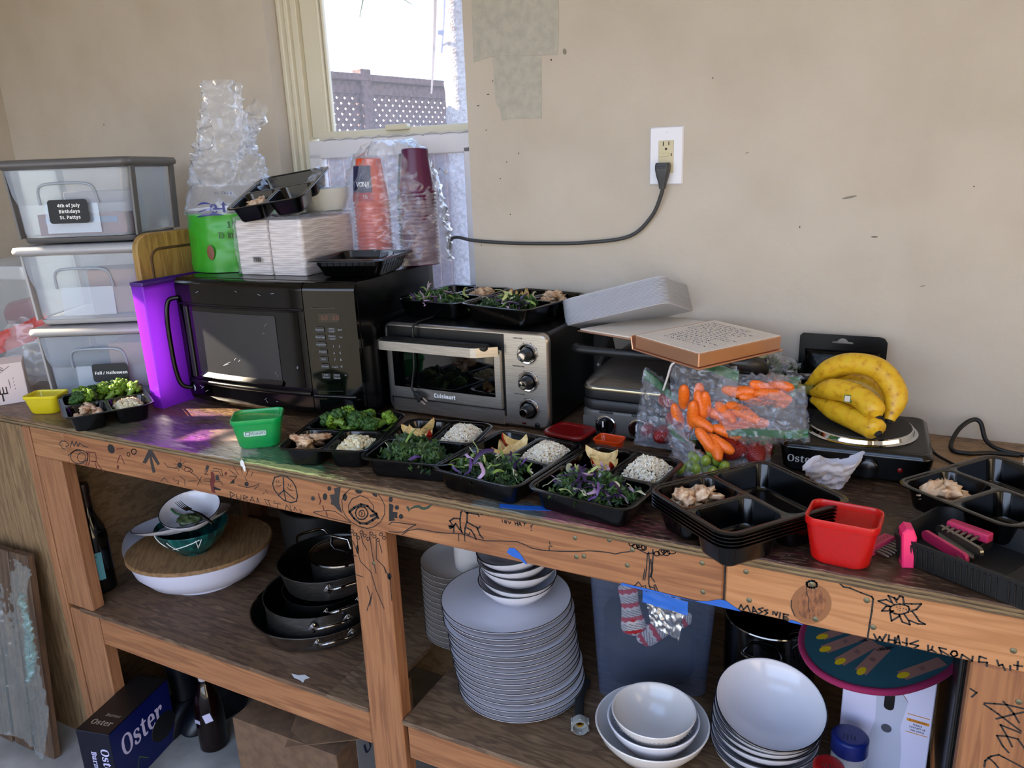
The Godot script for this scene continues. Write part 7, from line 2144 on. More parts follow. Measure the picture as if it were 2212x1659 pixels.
# ---------------------------------------------------------------- floor under the left bay
func under_left():
	var fl := -0.15
	var navy := mat(Color(0.012, 0.02, 0.10), 0.35)
	var blue := mat(Color(0.01, 0.05, 0.30), 0.35)
	var white := mat(Color(0.72, 0.70, 0.82), 0.5)
	var t := thing("appliance_box", "navy blue appliance carton printed with a white cursive name on the floor", "box", Vector3(-1.318, fl, 0.705), 13)
	part(t, "carton", boxm(Vector3(0.105, 0.20, 0.235), 0.0015, Vector3(0, 0.10, 0)), navy)
	part(t, "side_panel", boxm(Vector3(0.0006, 0.196, 0.23), 0.0, Vector3(0.0528, 0.10, 0)), blue)
	part(t, "top_panel", boxm(Vector3(0.101, 0.0006, 0.23), 0.0, Vector3(0, 0.2003, 0)), mat(Color(0.07, 0.055, 0.05), 0.4))
	lettering(t, "Oster", 0.062, white, Vector3(0.0534, 0.128, 0.005), Vector3(0, 90, 0), "Droid Serif", true, "lettering", 0.72)
	lettering(t, "Oster", 0.026, white, Vector3(0.028, 0.105, 0.1180), Vector3(0, 0, -90), "Droid Serif", true)
	lettering(t, "Burner", 0.016, white, Vector3(-0.008, 0.100, 0.1180), Vector3(0, 0, -90), "Droid Serif", true)
	lettering(t, "Oster", 0.018, mat(Color(0.55, 0.50, 0.42), 0.5), Vector3(0.0, 0.2008, 0.080), Vector3(-90, 0, 0), "Droid Serif", true)
	lettering(t, "Burner", 0.010, mat(Color(0.45, 0.40, 0.33), 0.5), Vector3(0.012, 0.2008, 0.050), Vector3(-90, 0, 0), "Droid Serif", true)
	var pic := part(t, "burner_picture", lathem([Vector2(0, 0.0008), Vector2(0.048, 0.0008), Vector2(0.049, 0)], 36, 0.8, 1.0), mat(Color(0.03, 0.035, 0.04), 0.5), Vector3(0.0533, 0.075, -0.07), Vector3(0, 0, -90))
	var m := MB.new()
	m.stroke(P2([-0.015, 0.0, 0.0, 0.03, 0.03, 0.0]), 0.0015)
	part(t, "green_line", m.done(), mat(Color(0.35, 0.5, 0.15), 0.5), Vector3(0.0536, 0.03, 0.035), Vector3(0, 90, 0))
	# dark blue boots
	var rub := mat(Color(0.012, 0.025, 0.06), 0.4)
	for q in [[Vector3(-1.345, fl, 0.485), 10.0, "behind the appliance carton"], [Vector3(-1.245, fl, 0.435), -15.0, "next to the wine bottle on the floor"]]:
		var b := thing("rubber_boot", "dark blue rubber boot standing " + q[2], "boot", q[0], q[1], "pair of rubber boots")
		part(b, "shaft", lathem([Vector2(0.050, 0.04), Vector2(0.046, 0.10), Vector2(0.052, 0.18), Vector2(0.060, 0.235), Vector2(0.0625, 0.238), Vector2(0.0625, 0.252), Vector2(0.060, 0.254), Vector2(0.057, 0.25), Vector2(0.050, 0.18), Vector2(0.043, 0.10)], 36, 0.8, 1.05), rub)
		part(b, "foot", loftm([rring(0.038, 0.10, 0.036, 0.0, 8, 0, 0.04), rring(0.042, 0.105, 0.04, 0.01, 8, 0, 0.04), rring(0.041, 0.095, 0.04, 0.045, 8, 0, 0.03), rring(0.038, 0.055, 0.036, 0.075, 8, 0, 0.005)]), rub)
	# bottle with a white cap
	var w := thing("rose_bottle", "amber bottle with a white foil neck on the floor under the shelf", "bottle", Vector3(-1.165, fl, 0.555))
	part(w, "glass", lathem([Vector2(0, 0.002), Vector2(0.036, 0.0), Vector2(0.040, 0.004), Vector2(0.040, 0.13), Vector2(0.034, 0.17), Vector2(0.020, 0.205), Vector2(0.0145, 0.225), Vector2(0.0140, 0.24)], 36), mat(Color(0.05, 0.012, 0.008), 0.06))
	part(w, "foil_neck", lathem([Vector2(0.0148, 0.215), Vector2(0.0146, 0.25), Vector2(0.0155, 0.268), Vector2(0.0145, 0.272), Vector2(0, 0.272)], 26), mat(Color(0.62, 0.60, 0.60), 0.4))
	part(w, "label", boxm(Vector3(0.022, 0.028, 0.0008), 0.0), mat(Color(0.68, 0.66, 0.75), 0.7), Vector3(0.0275, 0.12, 0.0295), Vector3(0, 42, 14))
	part(w, "price_sticker", boxm(Vector3(0.020, 0.012, 0.0008), 0.0), mat(Color(0.55, 0.54, 0.6), 0.7), Vector3(-0.004, 0.105, 0.0405))
	# cardboard box with torn flaps
	var c := thing("cardboard_box", "brown cardboard box with a lifted flap on the floor under the shelf", "box", Vector3(-0.775, fl, 0.490), 1)
	var card := mat(Color.WHITE, 0.85, {"tex": noise_tex([Color(0.34, 0.25, 0.17), Color(0.40, 0.30, 0.21)], [0.3, 0.7], 0.02, 271, 256, 4), "scale": Vector3(4, 4, 4)})
	part(c, "carton", boxm(Vector3(0.34, 0.245, 0.33), 0.002, Vector3(0, 0.1225, 0)), card)
	part(c, "flap", boxm(Vector3(0.20, 0.003, 0.16), 0.0008), card, Vector3(0.085, 0.262, 0.075), Vector3(9, 24, 8))
	part(c, "dark_print", boxm(Vector3(0.06, 0.0008, 0.045), 0.0), mat(Color(0.06, 0.065, 0.08), 0.7), Vector3(-0.015, 0.2455, -0.02), Vector3(0, 12, 0))
	var tp := part(c, "tape_label", boxm(Vector3(0.0008, 0.15, 0.20), 0.0), mat(Color(0.52, 0.52, 0.53), 0.6), Vector3(0.1708, 0.165, -0.01))
	lettering(tp, "U-HAUL", 0.036, mat(Color(0.10, 0.13, 0.24), 0.6), Vector3(0.0006, 0.03, -0.01), Vector3(0, 90, 12), "Droid Sans", true)
	# planks wrapped in plastic leaning on the panel
	for k in 3:
		solo("wrapped_plank", "brown plank in stretch wrap leaning against the plywood panel, " + ["nearest the post", "the middle one of three", "farthest from the post"][k], "plank", boxm(Vector3(0.085, 0.62, 0.022), 0.002, Vector3(0, 0.31, 0)), mat(Color.WHITE, 0.6, {"tex": noise_tex([Color(0.24, 0.17, 0.12), Color(0.36, 0.27, 0.19)], [0.2, 0.8], 0.02, 281 + k, 256, 4), "scale": Vector3(8, 0.8, 8)}), Vector3(-1.585 - k * 0.095, fl, 0.790 + 0.004 * k), Vector3(-6, 0, 2 - k), "wrapped planks")
	var wrapf := func(u: float, v: float) -> Vector3: return Vector3(-1.855 + 0.345 * u + 0.03 * sin(v * 6.0) * u, fl + 0.05 + v * 0.55, 0.828 - 0.085 * v + 0.012 * sin(u * 8.0))
	solo("stretch_wrap", "crinkled clear stretch wrap over the leaning planks", "wrap", crumpled(44, 60, wrapf, 0.010, 24.0, 95, 0.7), film(0.09, Color(0.80, 0.90, 0.90)))
	var tail := func(u: float, v: float) -> Vector3: return Vector3(-1.555 + 0.075 * u * (0.3 + 0.7 * sin(PI * v)), fl + 0.28 + v * 0.25, 0.800 - 0.03 * v + 0.02 * u)
	solo("wrap_tail", "bunched teal-tinted end of the stretch wrap hanging by the post", "wrap", crumpled(20, 44, tail, 0.018, 40.0, 96, 0.7), film(0.15, Color(0.55, 0.80, 0.78)))

# ---------------------------------------------------------------- lower shelf, right bay
func shelf_right():
	var china := mat(Color(0.80, 0.80, 0.83), 0.14)
	var cream := mat(Color(0.80, 0.78, 0.76), 0.14)
	var rimc := mat(Color(0.06, 0.06, 0.065), 0.3)
	var pp := [Vector2(0, 0.003), Vector2(0.085, 0.003), Vector2(0.089, 0.0), Vector2(0.094, 0.003), Vector2(0.118, 0.007), Vector2(0.140, 0.0165), Vector2(0.1395, 0.0182), Vector2(0.116, 0.0105), Vector2(0.092, 0.0068), Vector2(0, 0.0058)]
	var plate := lathem(pp, 64)
	var line := ring_mesh(0.1392, 0.0178, 0.0007, 64)
	var rng := RandomNumberGenerator.new()
	rng.seed = 7
	for k in 17:
		var p := thing("dinner_plate", "white dinner plate with a dark rim in the tall stack on the shelf", "plate", Vector3(-0.178 - 0.0016 * k + rng.randf_range(-0.003, 0.003), SH + k * 0.0132, 0.478 + 0.0006 * k + rng.randf_range(-0.003, 0.003)), 0.0, "tall stack of dinner plates")
		p.scale = Vector3(1.03, 1, 1.03)
		part(p, "plate", plate, china)
		part(p, "rim_line", line, rimc)
	var ptop := SH + 16 * 0.0132 + 0.0062
	for k in 5:
		var b := thing("cereal_bowl", "white bowl with a dark rim nested on the tall plate stack", "bowl", Vector3(-0.186 + 0.002 * k, ptop + k * 0.0215, 0.470), 0.0, "bowls on the tall plate stack")
		b.rotation_degrees = [Vector3(0, 0, 0), Vector3(3, 0, -5), Vector3(-1, 0, -2), Vector3(4, 0, 4), Vector3(6, 0, 8)][k]
		part(b, "bowl", bowl_mesh(0.085, 0.052, 0.032), china)
		part(b, "rim_line", ring_mesh(0.0842, 0.0518, 0.0009), rimc)
	# darker plates behind, with an upturned mug
	for k in 14:
		var p := thing("side_plate", "white side plate with a dark rim in the stack behind the centre post", "plate", Vector3(-0.402, SH + k * 0.0148, 0.345), 0.0, "stack of side plates")
		p.scale = Vector3(0.75, 0.9, 0.75)
		part(p, "plate", plate, cream)
		part(p, "rim_line", line, rimc)
	var mg := thing("mug", "cream mug turned upside down on the side plates", "mug", Vector3(-0.372, SH + 13 * 0.0148 + 0.0055, 0.350))
	part(mg, "cup", lathem([Vector2(0.040, 0.0), Vector2(0.0415, 0.002), Vector2(0.043, 0.03), Vector2(0.0425, 0.07), Vector2(0.038, 0.088), Vector2(0.028, 0.093), Vector2(0.027, 0.091), Vector2(0, 0.091)], 40), cream)
	part(mg, "handle", tubem(curve(P3([0.041, 0.02, 0.008, 0.060, 0.022, 0.012, 0.066, 0.045, 0.014, 0.058, 0.066, 0.012, 0.040, 0.07, 0.008])), 0.0055, 8), cream)
	# hose coupling
	var h := thing("hose_coupling", "grey plastic hose coupling with a brass centre beside the plate stack", "coupling", Vector3(-0.004, SH + 0.0195, 0.556), 24)
	part(h, "collar", lathem([Vector2(0.008, 0.0), Vector2(0.0165, 0.0), Vector2(0.0185, 0.003), Vector2(0.0185, 0.018), Vector2(0.0165, 0.022), Vector2(0.0155, 0.022), Vector2(0.0145, 0.006), Vector2(0.008, 0.006)], 28), mat(Color(0.52, 0.52, 0.50), 0.5), Vector3.ZERO, Vector3(90, 0, 0))
	for k in 6: part(h, "lug", boxm(Vector3(0.006, 0.016, 0.006), 0.001), mat(Color(0.52, 0.52, 0.50), 0.5), Vector3(cos(k * TAU / 6 + 0.52) * 0.0185, sin(k * TAU / 6 + 0.52) * 0.0165, 0.010), Vector3(90, 0, 0))
	part(h, "brass_centre", lathem([Vector2(0.002, 0.0), Vector2(0.004, 0.008), Vector2(0.0075, 0.009), Vector2(0.009, 0.004)], 18), mat(Color(0.55, 0.42, 0.12), 0.3, {"metal": 0.9}), Vector3.ZERO, Vector3(90, 0, 0))
	part(h, "hose", tubem(curve(P3([0, 0, 0, 0, 0.0, -0.04, 0.005, 0.0, -0.09, 0.02, 0.0, -0.13])), 0.010, 12), mat(Color(0.10, 0.10, 0.10), 0.6))
	# clear tote with knitted stockings
	var t := thing("sock_tote", "clear blue-grey tote with knitted socks on the shelf behind the bowls", "tote", Vector3(0.062, SH, 0.300), 24)
	var tub_m := mat(Color(0.45, 0.52, 0.66, 0.18), 0.12, {"clear": true})
	part(t, "bin", loftm([rring(0.115, 0.105, 0.02, 0.001), rring(0.118, 0.108, 0.02, 0.006), rring(0.136, 0.122, 0.025, 0.315)], true, false), tub_m)
	part(t, "rim", loftm([rring(0.136, 0.122, 0.025, 0.308), rring(0.144, 0.130, 0.028, 0.312), rring(0.144, 0.130, 0.028, 0.330), rring(0.137, 0.123, 0.025, 0.331)], false, false), mat(Color(0.55, 0.6, 0.72, 0.5), 0.2, {"clear": true}))
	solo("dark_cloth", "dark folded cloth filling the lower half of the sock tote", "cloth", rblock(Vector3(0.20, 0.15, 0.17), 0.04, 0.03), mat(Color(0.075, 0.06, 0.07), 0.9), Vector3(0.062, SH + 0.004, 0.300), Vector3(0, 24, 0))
	var tb := Basis(Vector3.UP, deg_to_rad(24))
	var knit_img := Image.create(64, 128, false, Image.FORMAT_RGB8)
	for j in 128:
		for i in 64:
			var band := (j / 16) % 2
			var zig := absi((i % 8) - 4) + (j % 16)
			var c := Color(0.62, 0.62, 0.64)
			if band == 0 and zig > 7: c = Color(0.55, 0.07, 0.12)
			elif band == 1 and ((i / 2 + j / 2) % 3 == 0): c = Color(0.34, 0.34, 0.37)
			knit_img.set_pixel(i, j, c)
	var grey_img := Image.create(64, 128, false, Image.FORMAT_RGB8)
	for j in 128:
		for i in 64:
			var zig := absi((i % 16) - 8) + (j % 20)
			grey_img.set_pixel(i, j, Color(0.64, 0.64, 0.66) if zig > 11 else Color(0.11, 0.11, 0.13))
	for q in [["red and grey patterned knitted sock pressed against the tote wall", knit_img, Vector3(-0.050, 0.225, 0.108), 8.0, 0.060, 0.13], ["red and grey patterned knitted sock lying crosswise in the tote", knit_img, Vector3(0.022, 0.175, 0.104), -62.0, 0.058, 0.13], ["black and white zigzag knitted sock in the tote", grey_img, Vector3(0.020, 0.265, 0.104), 28.0, 0.050, 0.12]]:
		var km := StandardMaterial3D.new()
		km.albedo_texture = ImageTexture.create_from_image(q[1])
		km.roughness = 0.95
		km.normal_enabled = true
		km.normal_texture = bump_tex(0.1, 291, 6.0, 128)
		km.normal_scale = 0.4
		var m := MB.new()
		m.use_uv = true
		var rows := []
		for i in 13:
			var v := i / 12.0
			var row := PackedVector3Array()
			for j in 17:
				var a := TAU * j / 16.0
				var wdt: float = q[4] / 2 * (0.82 + 0.18 * cos(v * 5.0)) * sqrt(maxf(0.02, 1.0 - pow(absf(v * 2.0 - 1.0), 6.0)))
				row.append(Vector3(-cos(a) * wdt, (v - 0.5) * q[5], sin(a) * 0.008 * sqrt(maxf(0.02, 1.0 - pow(absf(v * 2.0 - 1.0), 6.0)))))
			rows.append(row)
		m.grid(rows)
		solo("knit_sock", q[0], "sock", m.done(), km, Vector3(0.062, SH, 0.300) + tb * q[2], Vector3(-3, 24, q[3]))
	# torn foil with blue tape hanging from the beam
	var fo := thing("foil_scrap", "crinkled foil scrap hanging on blue tape under the beam in front of the sock tote", "foil", Vector3(0.205, 0.755, BF - 0.012))
	var foil := func(u: float, v: float) -> Vector3: return Vector3(lerpf(-0.032, 0.036, u) + 0.018 * v * (0.5 - u), -0.020 - v * 0.048 - 0.02 * u * v, 0.004)
	part(fo, "foil", crumpled(20, 16, foil, 0.008, 70.0, 99, 0.8), mat(Color(0.6, 0.62, 0.66), 0.2, {"metal": 0.9}))
	var tape := func(u: float, v: float) -> Vector3: return Vector3(lerpf(-0.036, 0.042, u), 0.0 - v * 0.026 - 0.006 * u, 0.008)
	part(fo, "tape", crumpled(10, 6, tape, 0.002, 50.0, 98), mat(Color(0.10, 0.34, 0.66), 0.5))
	# stock pot with a whisk
	var sp := thing("stock_pot", "tall shiny stock pot with a whisk inside behind the bowls", "pot", Vector3(0.330, SH, 0.292))
	var shiny := mat(Color(0.42, 0.42, 0.42), 0.1, {"metal": 1.0})
	part(sp, "wall", lathem([Vector2(0, 0), Vector2(0.088, 0), Vector2(0.094, 0.006), Vector2(0.096, 0.205), Vector2(0.0995, 0.2075), Vector2(0.0985, 0.210), Vector2(0.0945, 0.208), Vector2(0.092, 0.01), Vector2(0, 0.006)], 56), shiny)
	part(sp, "handle", tubem(curve(P3([-0.035, 0.17, 0.090, -0.036, 0.172, 0.115, 0.0, 0.174, 0.128, 0.036, 0.172, 0.115, 0.035, 0.17, 0.090])), 0.0045, 8), shiny)
	var wk := thing("whisk", "black wire whisk standing in the stock pot", "whisk", Vector3(0.325, SH + 0.012, 0.290))
	wk.rotation_degrees = Vector3(24, 20, -16)
	var wire := mat(Color(0.03, 0.03, 0.032), 0.4)
	for k in 6:
		var a := k * PI / 6
		var d := Vector3(cos(a), 0, sin(a))
		part(wk, "wire", tubem(curve([Vector3(0, 0.12, 0) + d * 0.004, d * 0.024 + Vector3(0, 0.16, 0), d * 0.032 + Vector3(0, 0.20, 0), Vector3(0, 0.235, 0), d * -0.032 + Vector3(0, 0.20, 0), d * -0.024 + Vector3(0, 0.16, 0), Vector3(0, 0.12, 0) - d * 0.004]), 0.0013, 5), wire)
	part(wk, "handle", tubem([Vector3(0, 0.0, 0), Vector3(0, 0.12, 0)], 0.009, 10), wire)
	# bowls at the front edge
	var ob := thing("serving_bowl", "wide white serving bowl under two smaller bowls at the shelf edge", "bowl", Vector3(0.152, SH, 0.560))
	part(ob, "bowl", bowl_mesh(0.112, 0.080, 0.045, 56), cream)
	var mb := thing("white_bowl", "plain white bowl nested between the serving bowl and the dotted bowl", "bowl", Vector3(0.156, SH + 0.022, 0.565))
	part(mb, "bowl", bowl_mesh(0.090, 0.072, 0.04, 56), china)
	var db := thing("dotted_bowl", "off-white bowl with a dotted scalloped band, uppermost at the shelf edge", "bowl", Vector3(0.157, SH + 0.046, 0.566))
	part(db, "bowl", bowl_mesh(0.082, 0.066, 0.036, 56), cream)
	var dot := MB.new()
	for k in 60:
		var a := k * TAU / 60.0
		var y := 0.042 + 0.010 * absf(sin(a * 4.0))
		var r := 0.0735 + (y - 0.042) * 0.32
		dot.blob(Vector3.ONE * 0.0011, 0.0, 1.0, 1, 4, Vector3(sin(a) * (r + 0.0022), y, cos(a) * (r + 0.0022)))
	part(db, "dot_band", dot.done(), mat(Color(0.45, 0.46, 0.5), 0.4))
	for k in 6:
		var b := thing("pasta_bowl", "deep white bowl with a dark rim in the leaning stack beside the spice jars" if k < 5 else "topmost deep white bowl of the leaning stack, tipped toward the room", "bowl", Vector3(0.356 + 0.0008 * k, SH + k * 0.0215, 0.500 + 0.001 * k), 0.0, "leaning bowl stack")
		if k == 5: b.rotation_degrees = Vector3(15, 0, -7)
		elif k == 4: b.rotation_degrees = Vector3(8, 0, -4)
		elif k == 3: b.rotation_degrees = Vector3(3, 0, -1)
		part(b, "bowl", bowl_mesh(0.100, 0.058, 0.042, 56), china)
		part(b, "rim_line", ring_mesh(0.0992, 0.0578, 0.0009, 56), rimc)
	# white product box
	var bx := thing("product_box", "white carton with a picture of a pale handheld device and an orange notice", "box", Vector3(0.563, SH, 0.385), -3)
	var cardw := mat(Color(0.76, 0.75, 0.84), 0.5)
	part(bx, "carton", boxm(Vector3(0.150, 0.258, 0.125), 0.0015, Vector3(0, 0.129, 0)), cardw)
	var m2 := MB.new()
	m2.fill(PackedVector2Array([Vector2(-0.032, 0.01), Vector2(0.030, 0.01), Vector2(0.028, 0.08), Vector2(0.022, 0.13), Vector2(0.030, 0.185), Vector2(0.018, 0.20), Vector2(-0.016, 0.20), Vector2(-0.022, 0.185), Vector2(-0.020, 0.13), Vector2(-0.030, 0.08)]), 0.0)
	var dev := part(bx, "device_picture", m2.done(), mat(Color(0.66, 0.67, 0.74), 0.5), Vector3(0.004, 0, 0.0630))
	m2 = MB.new()
	m2.fill(PackedVector2Array([Vector2(-0.016, 0.20), Vector2(0.018, 0.20), Vector2(0.030, 0.185), Vector2(0.026, 0.192), Vector2(0.014, 0.206), Vector2(-0.006, 0.210)]), 0.0)
	part(dev, "orange_cap", m2.done(), mat(Color(0.62, 0.36, 0.18), 0.5), Vector3(0, 0, 0.0003))
	var slot := PackedVector2Array()
	for p in rring(0.0085, 0.020, 0.008, 0, 5): slot.append(Vector2(p.x + 0.0, -p.z + 0.178))
	m2 = MB.new()
	m2.fill(slot)
	part(dev, "dark_slot", m2.done(), mat(Color(0.02, 0.02, 0.022), 0.3), Vector3(0, 0, 0.0004))
	m2 = MB.new()
	m2.fill(PackedVector2Array(oval(0.0, 0.118, 0.009, 0.009, 20).slice(0, 20)))
	part(dev, "button_mark", m2.done(), mat(Color(0.25, 0.26, 0.3), 0.4), Vector3(0, 0, 0.0004))
	var nt := part(bx, "notice", boxm(Vector3(0.036, 0.0055, 0.0004), 0.0), mat(Color(0.80, 0.50, 0.10), 0.6), Vector3(0.053, 0.150, 0.0630))
	for q in [0.012, -0.026]: part(nt, "notice_rule", boxm(Vector3(0.036, 0.0012, 0.0004), 0.0), mat(Color(0.80, 0.50, 0.10), 0.6), Vector3(0, q, 0))
	for k in 3: lettering(nt, ["PLEASE", "CONTACT US", "help online"][k], 0.0034, mat(Color(0.12, 0.12, 0.22), 0.6), Vector3(0, -0.008 - k * 0.006, 0.0003))
	lettering(nt, "IF IT IS BROKEN", 0.0030, mat(Color(0.2, 0.12, 0.02), 0.6), Vector3(0, 0, 0.0004))
	# pot holder with painted nails
	var ph := thing("pot_holder", "teal pot holder with a magenta edge and printed fingers with yellow nails", "pot holder", Vector3(0.528, SH + 0.2645, 0.452), 0)
	ph.rotation_degrees = Vector3(7, -8, -2)
	var ol2 := PackedVector2Array()
	for p in curve(P2([-0.118, 0.085, -0.124, 0.02, -0.112, -0.045, -0.075, -0.088, -0.02, -0.100, 0.045, -0.078, 0.095, -0.025, 0.125, 0.035, 0.122, 0.085, 0.0, 0.095, -0.118, 0.085]), 5): ol2.append(p)
	ol2.remove_at(ol2.size() - 1)
	m2 = MB.new()
	m2.prism(ol2, 0.0, 0.009)
	part(ph, "pad", m2.done(), mat(Color(0.03, 0.27, 0.33), 0.9, {"rim": 0.4}), Vector3.ZERO, Vector3(-90, 0, 0))
	var edge := []
	for p in ol2: edge.append(Vector3(p.x, 0.0045, -p.y))
	edge.append(edge[0])
	part(ph, "piping", tubem(edge, 0.0065, 8), mat(Color(0.50, 0.03, 0.26), 0.85, {"rim": 0.4}))
	var skin := mat(Color(0.56, 0.40, 0.36), 0.9)
	var nail := mat(Color(0.80, 0.68, 0.05), 0.7)
	var dk := mat(Color(0.04, 0.03, 0.10), 0.8)
	for q in [[-0.085, 0.0, 0.06, 0.07, 0.0085], [-0.072, -0.030, 0.055, 0.07, 0.010], [-0.042, -0.048, 0.040, 0.07, 0.0105], [-0.006, -0.054, 0.022, 0.07, 0.0105], [0.058, -0.030, 0.050, 0.06, 0.0105]]:
		var a := Vector2(q[0], q[1])
		var b := Vector2(q[0] + q[2] * 0.9, q[1] + q[3])
		m2 = MB.new()
		m2.stroke([a, b], q[4] * 2)
		var fg := part(ph, "printed_finger", m2.done(), skin, Vector3(0, 0.0094, 0), Vector3(-90, 0, 0))
		var d := (b - a).normalized()
		m2 = MB.new()
		m2.fill(PackedVector2Array(oval(a.x - d.x * 0.004, a.y - d.y * 0.004, 0.0125, 0.0062, 16, d.angle()).slice(0, 16)))
		part(fg, "nail", m2.done(), nail, Vector3(0, 0, 0.0003))
		m2 = MB.new()
		var c := a.lerp(b, 0.45)
		for k in 3: m2.stroke([c + d * (k * 0.0035) + d.orthogonal() * 0.004, c + d * (k * 0.0035) - d.orthogonal() * 0.004], 0.0009)
		part(fg, "knuckle_lines", m2.done(), dk, Vector3(0, 0, 0.0003))
	m2 = MB.new()
	for q in [[0.010, 0.012], [0.020, 0.020], [-0.02, 0.022]]:
		m2.stroke(P2([q[0] - 0.006, q[1] - 0.004, q[0] + 0.006, q[1] + 0.003]), 0.002)
		m2.stroke(P2([q[0] - 0.003, q[1] + 0.003, q[0] + 0.009, q[1] + 0.010]), 0.002)
		m2.stroke(P2([q[0], q[1] - 0.002, q[0] + 0.002, q[1] + 0.008]), 0.002)
	part(ph, "printed_letters", m2.done(), dk, Vector3(0, 0.0098, 0), Vector3(-90, 0, 0))
	# spice jars
	for q in [["blue", Vector3(0.506, SH, 0.508), 0.031, 0.130, Color(0.02, 0.09, 0.34)], ["red", Vector3(0.478, SH, 0.592), 0.025, 0.125, Color(0.50, 0.02, 0.03)]]:
		var j := thing("spice_jar", "clear spice jar with a " + q[0] + " shaker lid beside the leaning bowls", "jar", q[1])
		var r: float = q[2]
		var hh: float = q[3]
		part(j, "glass", lathem([Vector2(0, 0.001), Vector2(r - 0.003, 0.0), Vector2(r - 0.001, 0.003), Vector2(r - 0.001, hh - 0.04), Vector2(r - 0.005, hh - 0.03)], 32), mat(Color(0.75, 0.78, 0.85, 0.35), 0.1, {"clear": true}))
		part(j, "contents", lathem([Vector2(0, 0.002), Vector2(r - 0.005, 0.002), Vector2(r - 0.004, hh * 0.45), Vector2(0, hh * 0.46)], 28), mat(Color(0.66, 0.62, 0.6), 0.9))
		var ld := part(j, "lid", lathem([Vector2(r - 0.004, hh - 0.032), Vector2(r + 0.001, hh - 0.032), Vector2(r + 0.001, hh - 0.004), Vector2(r - 0.002, hh - 0.001), Vector2(r - 0.006, hh), Vector2(0, hh - 0.001)], 40), mat(q[4], 0.35))
		var dd := MB.new()
		for k in 14: dd.blob(Vector3(0.0014, 0.0005, 0.0014), 0.0, 1.0, 1, 4, Vector3(0.006 * (k % 4) - 0.010, hh - 0.0004, 0.004 * (k / 4) + 0.002))
		part(ld, "shaker_holes", dd.done(), mat(q[4] * 0.35, 0.6))
	# dark metal pan standing on edge by the right post
	var dp := thing("dark_pan", "dark metal pan standing on edge beside the right post", "pan", Vector3(0.662, SH, 0.42), 0)
	part(dp, "pan_body", loftm([rring(0.006, 0.16, 0.004, 0.0), rring(0.007, 0.165, 0.004, 0.003), rring(0.007, 0.165, 0.004, 0.40), rring(0.005, 0.16, 0.004, 0.402)]), mat(Color(0.10, 0.10, 0.10), 0.3, {"metal": 0.6}))
	part(dp, "edge_roll", tubem([Vector3(-0.009, 0.05, 0.165), Vector3(-0.009, 0.40, 0.165)], 0.004, 8), mat(Color(0.3, 0.3, 0.3), 0.25, {"metal": 0.8}))
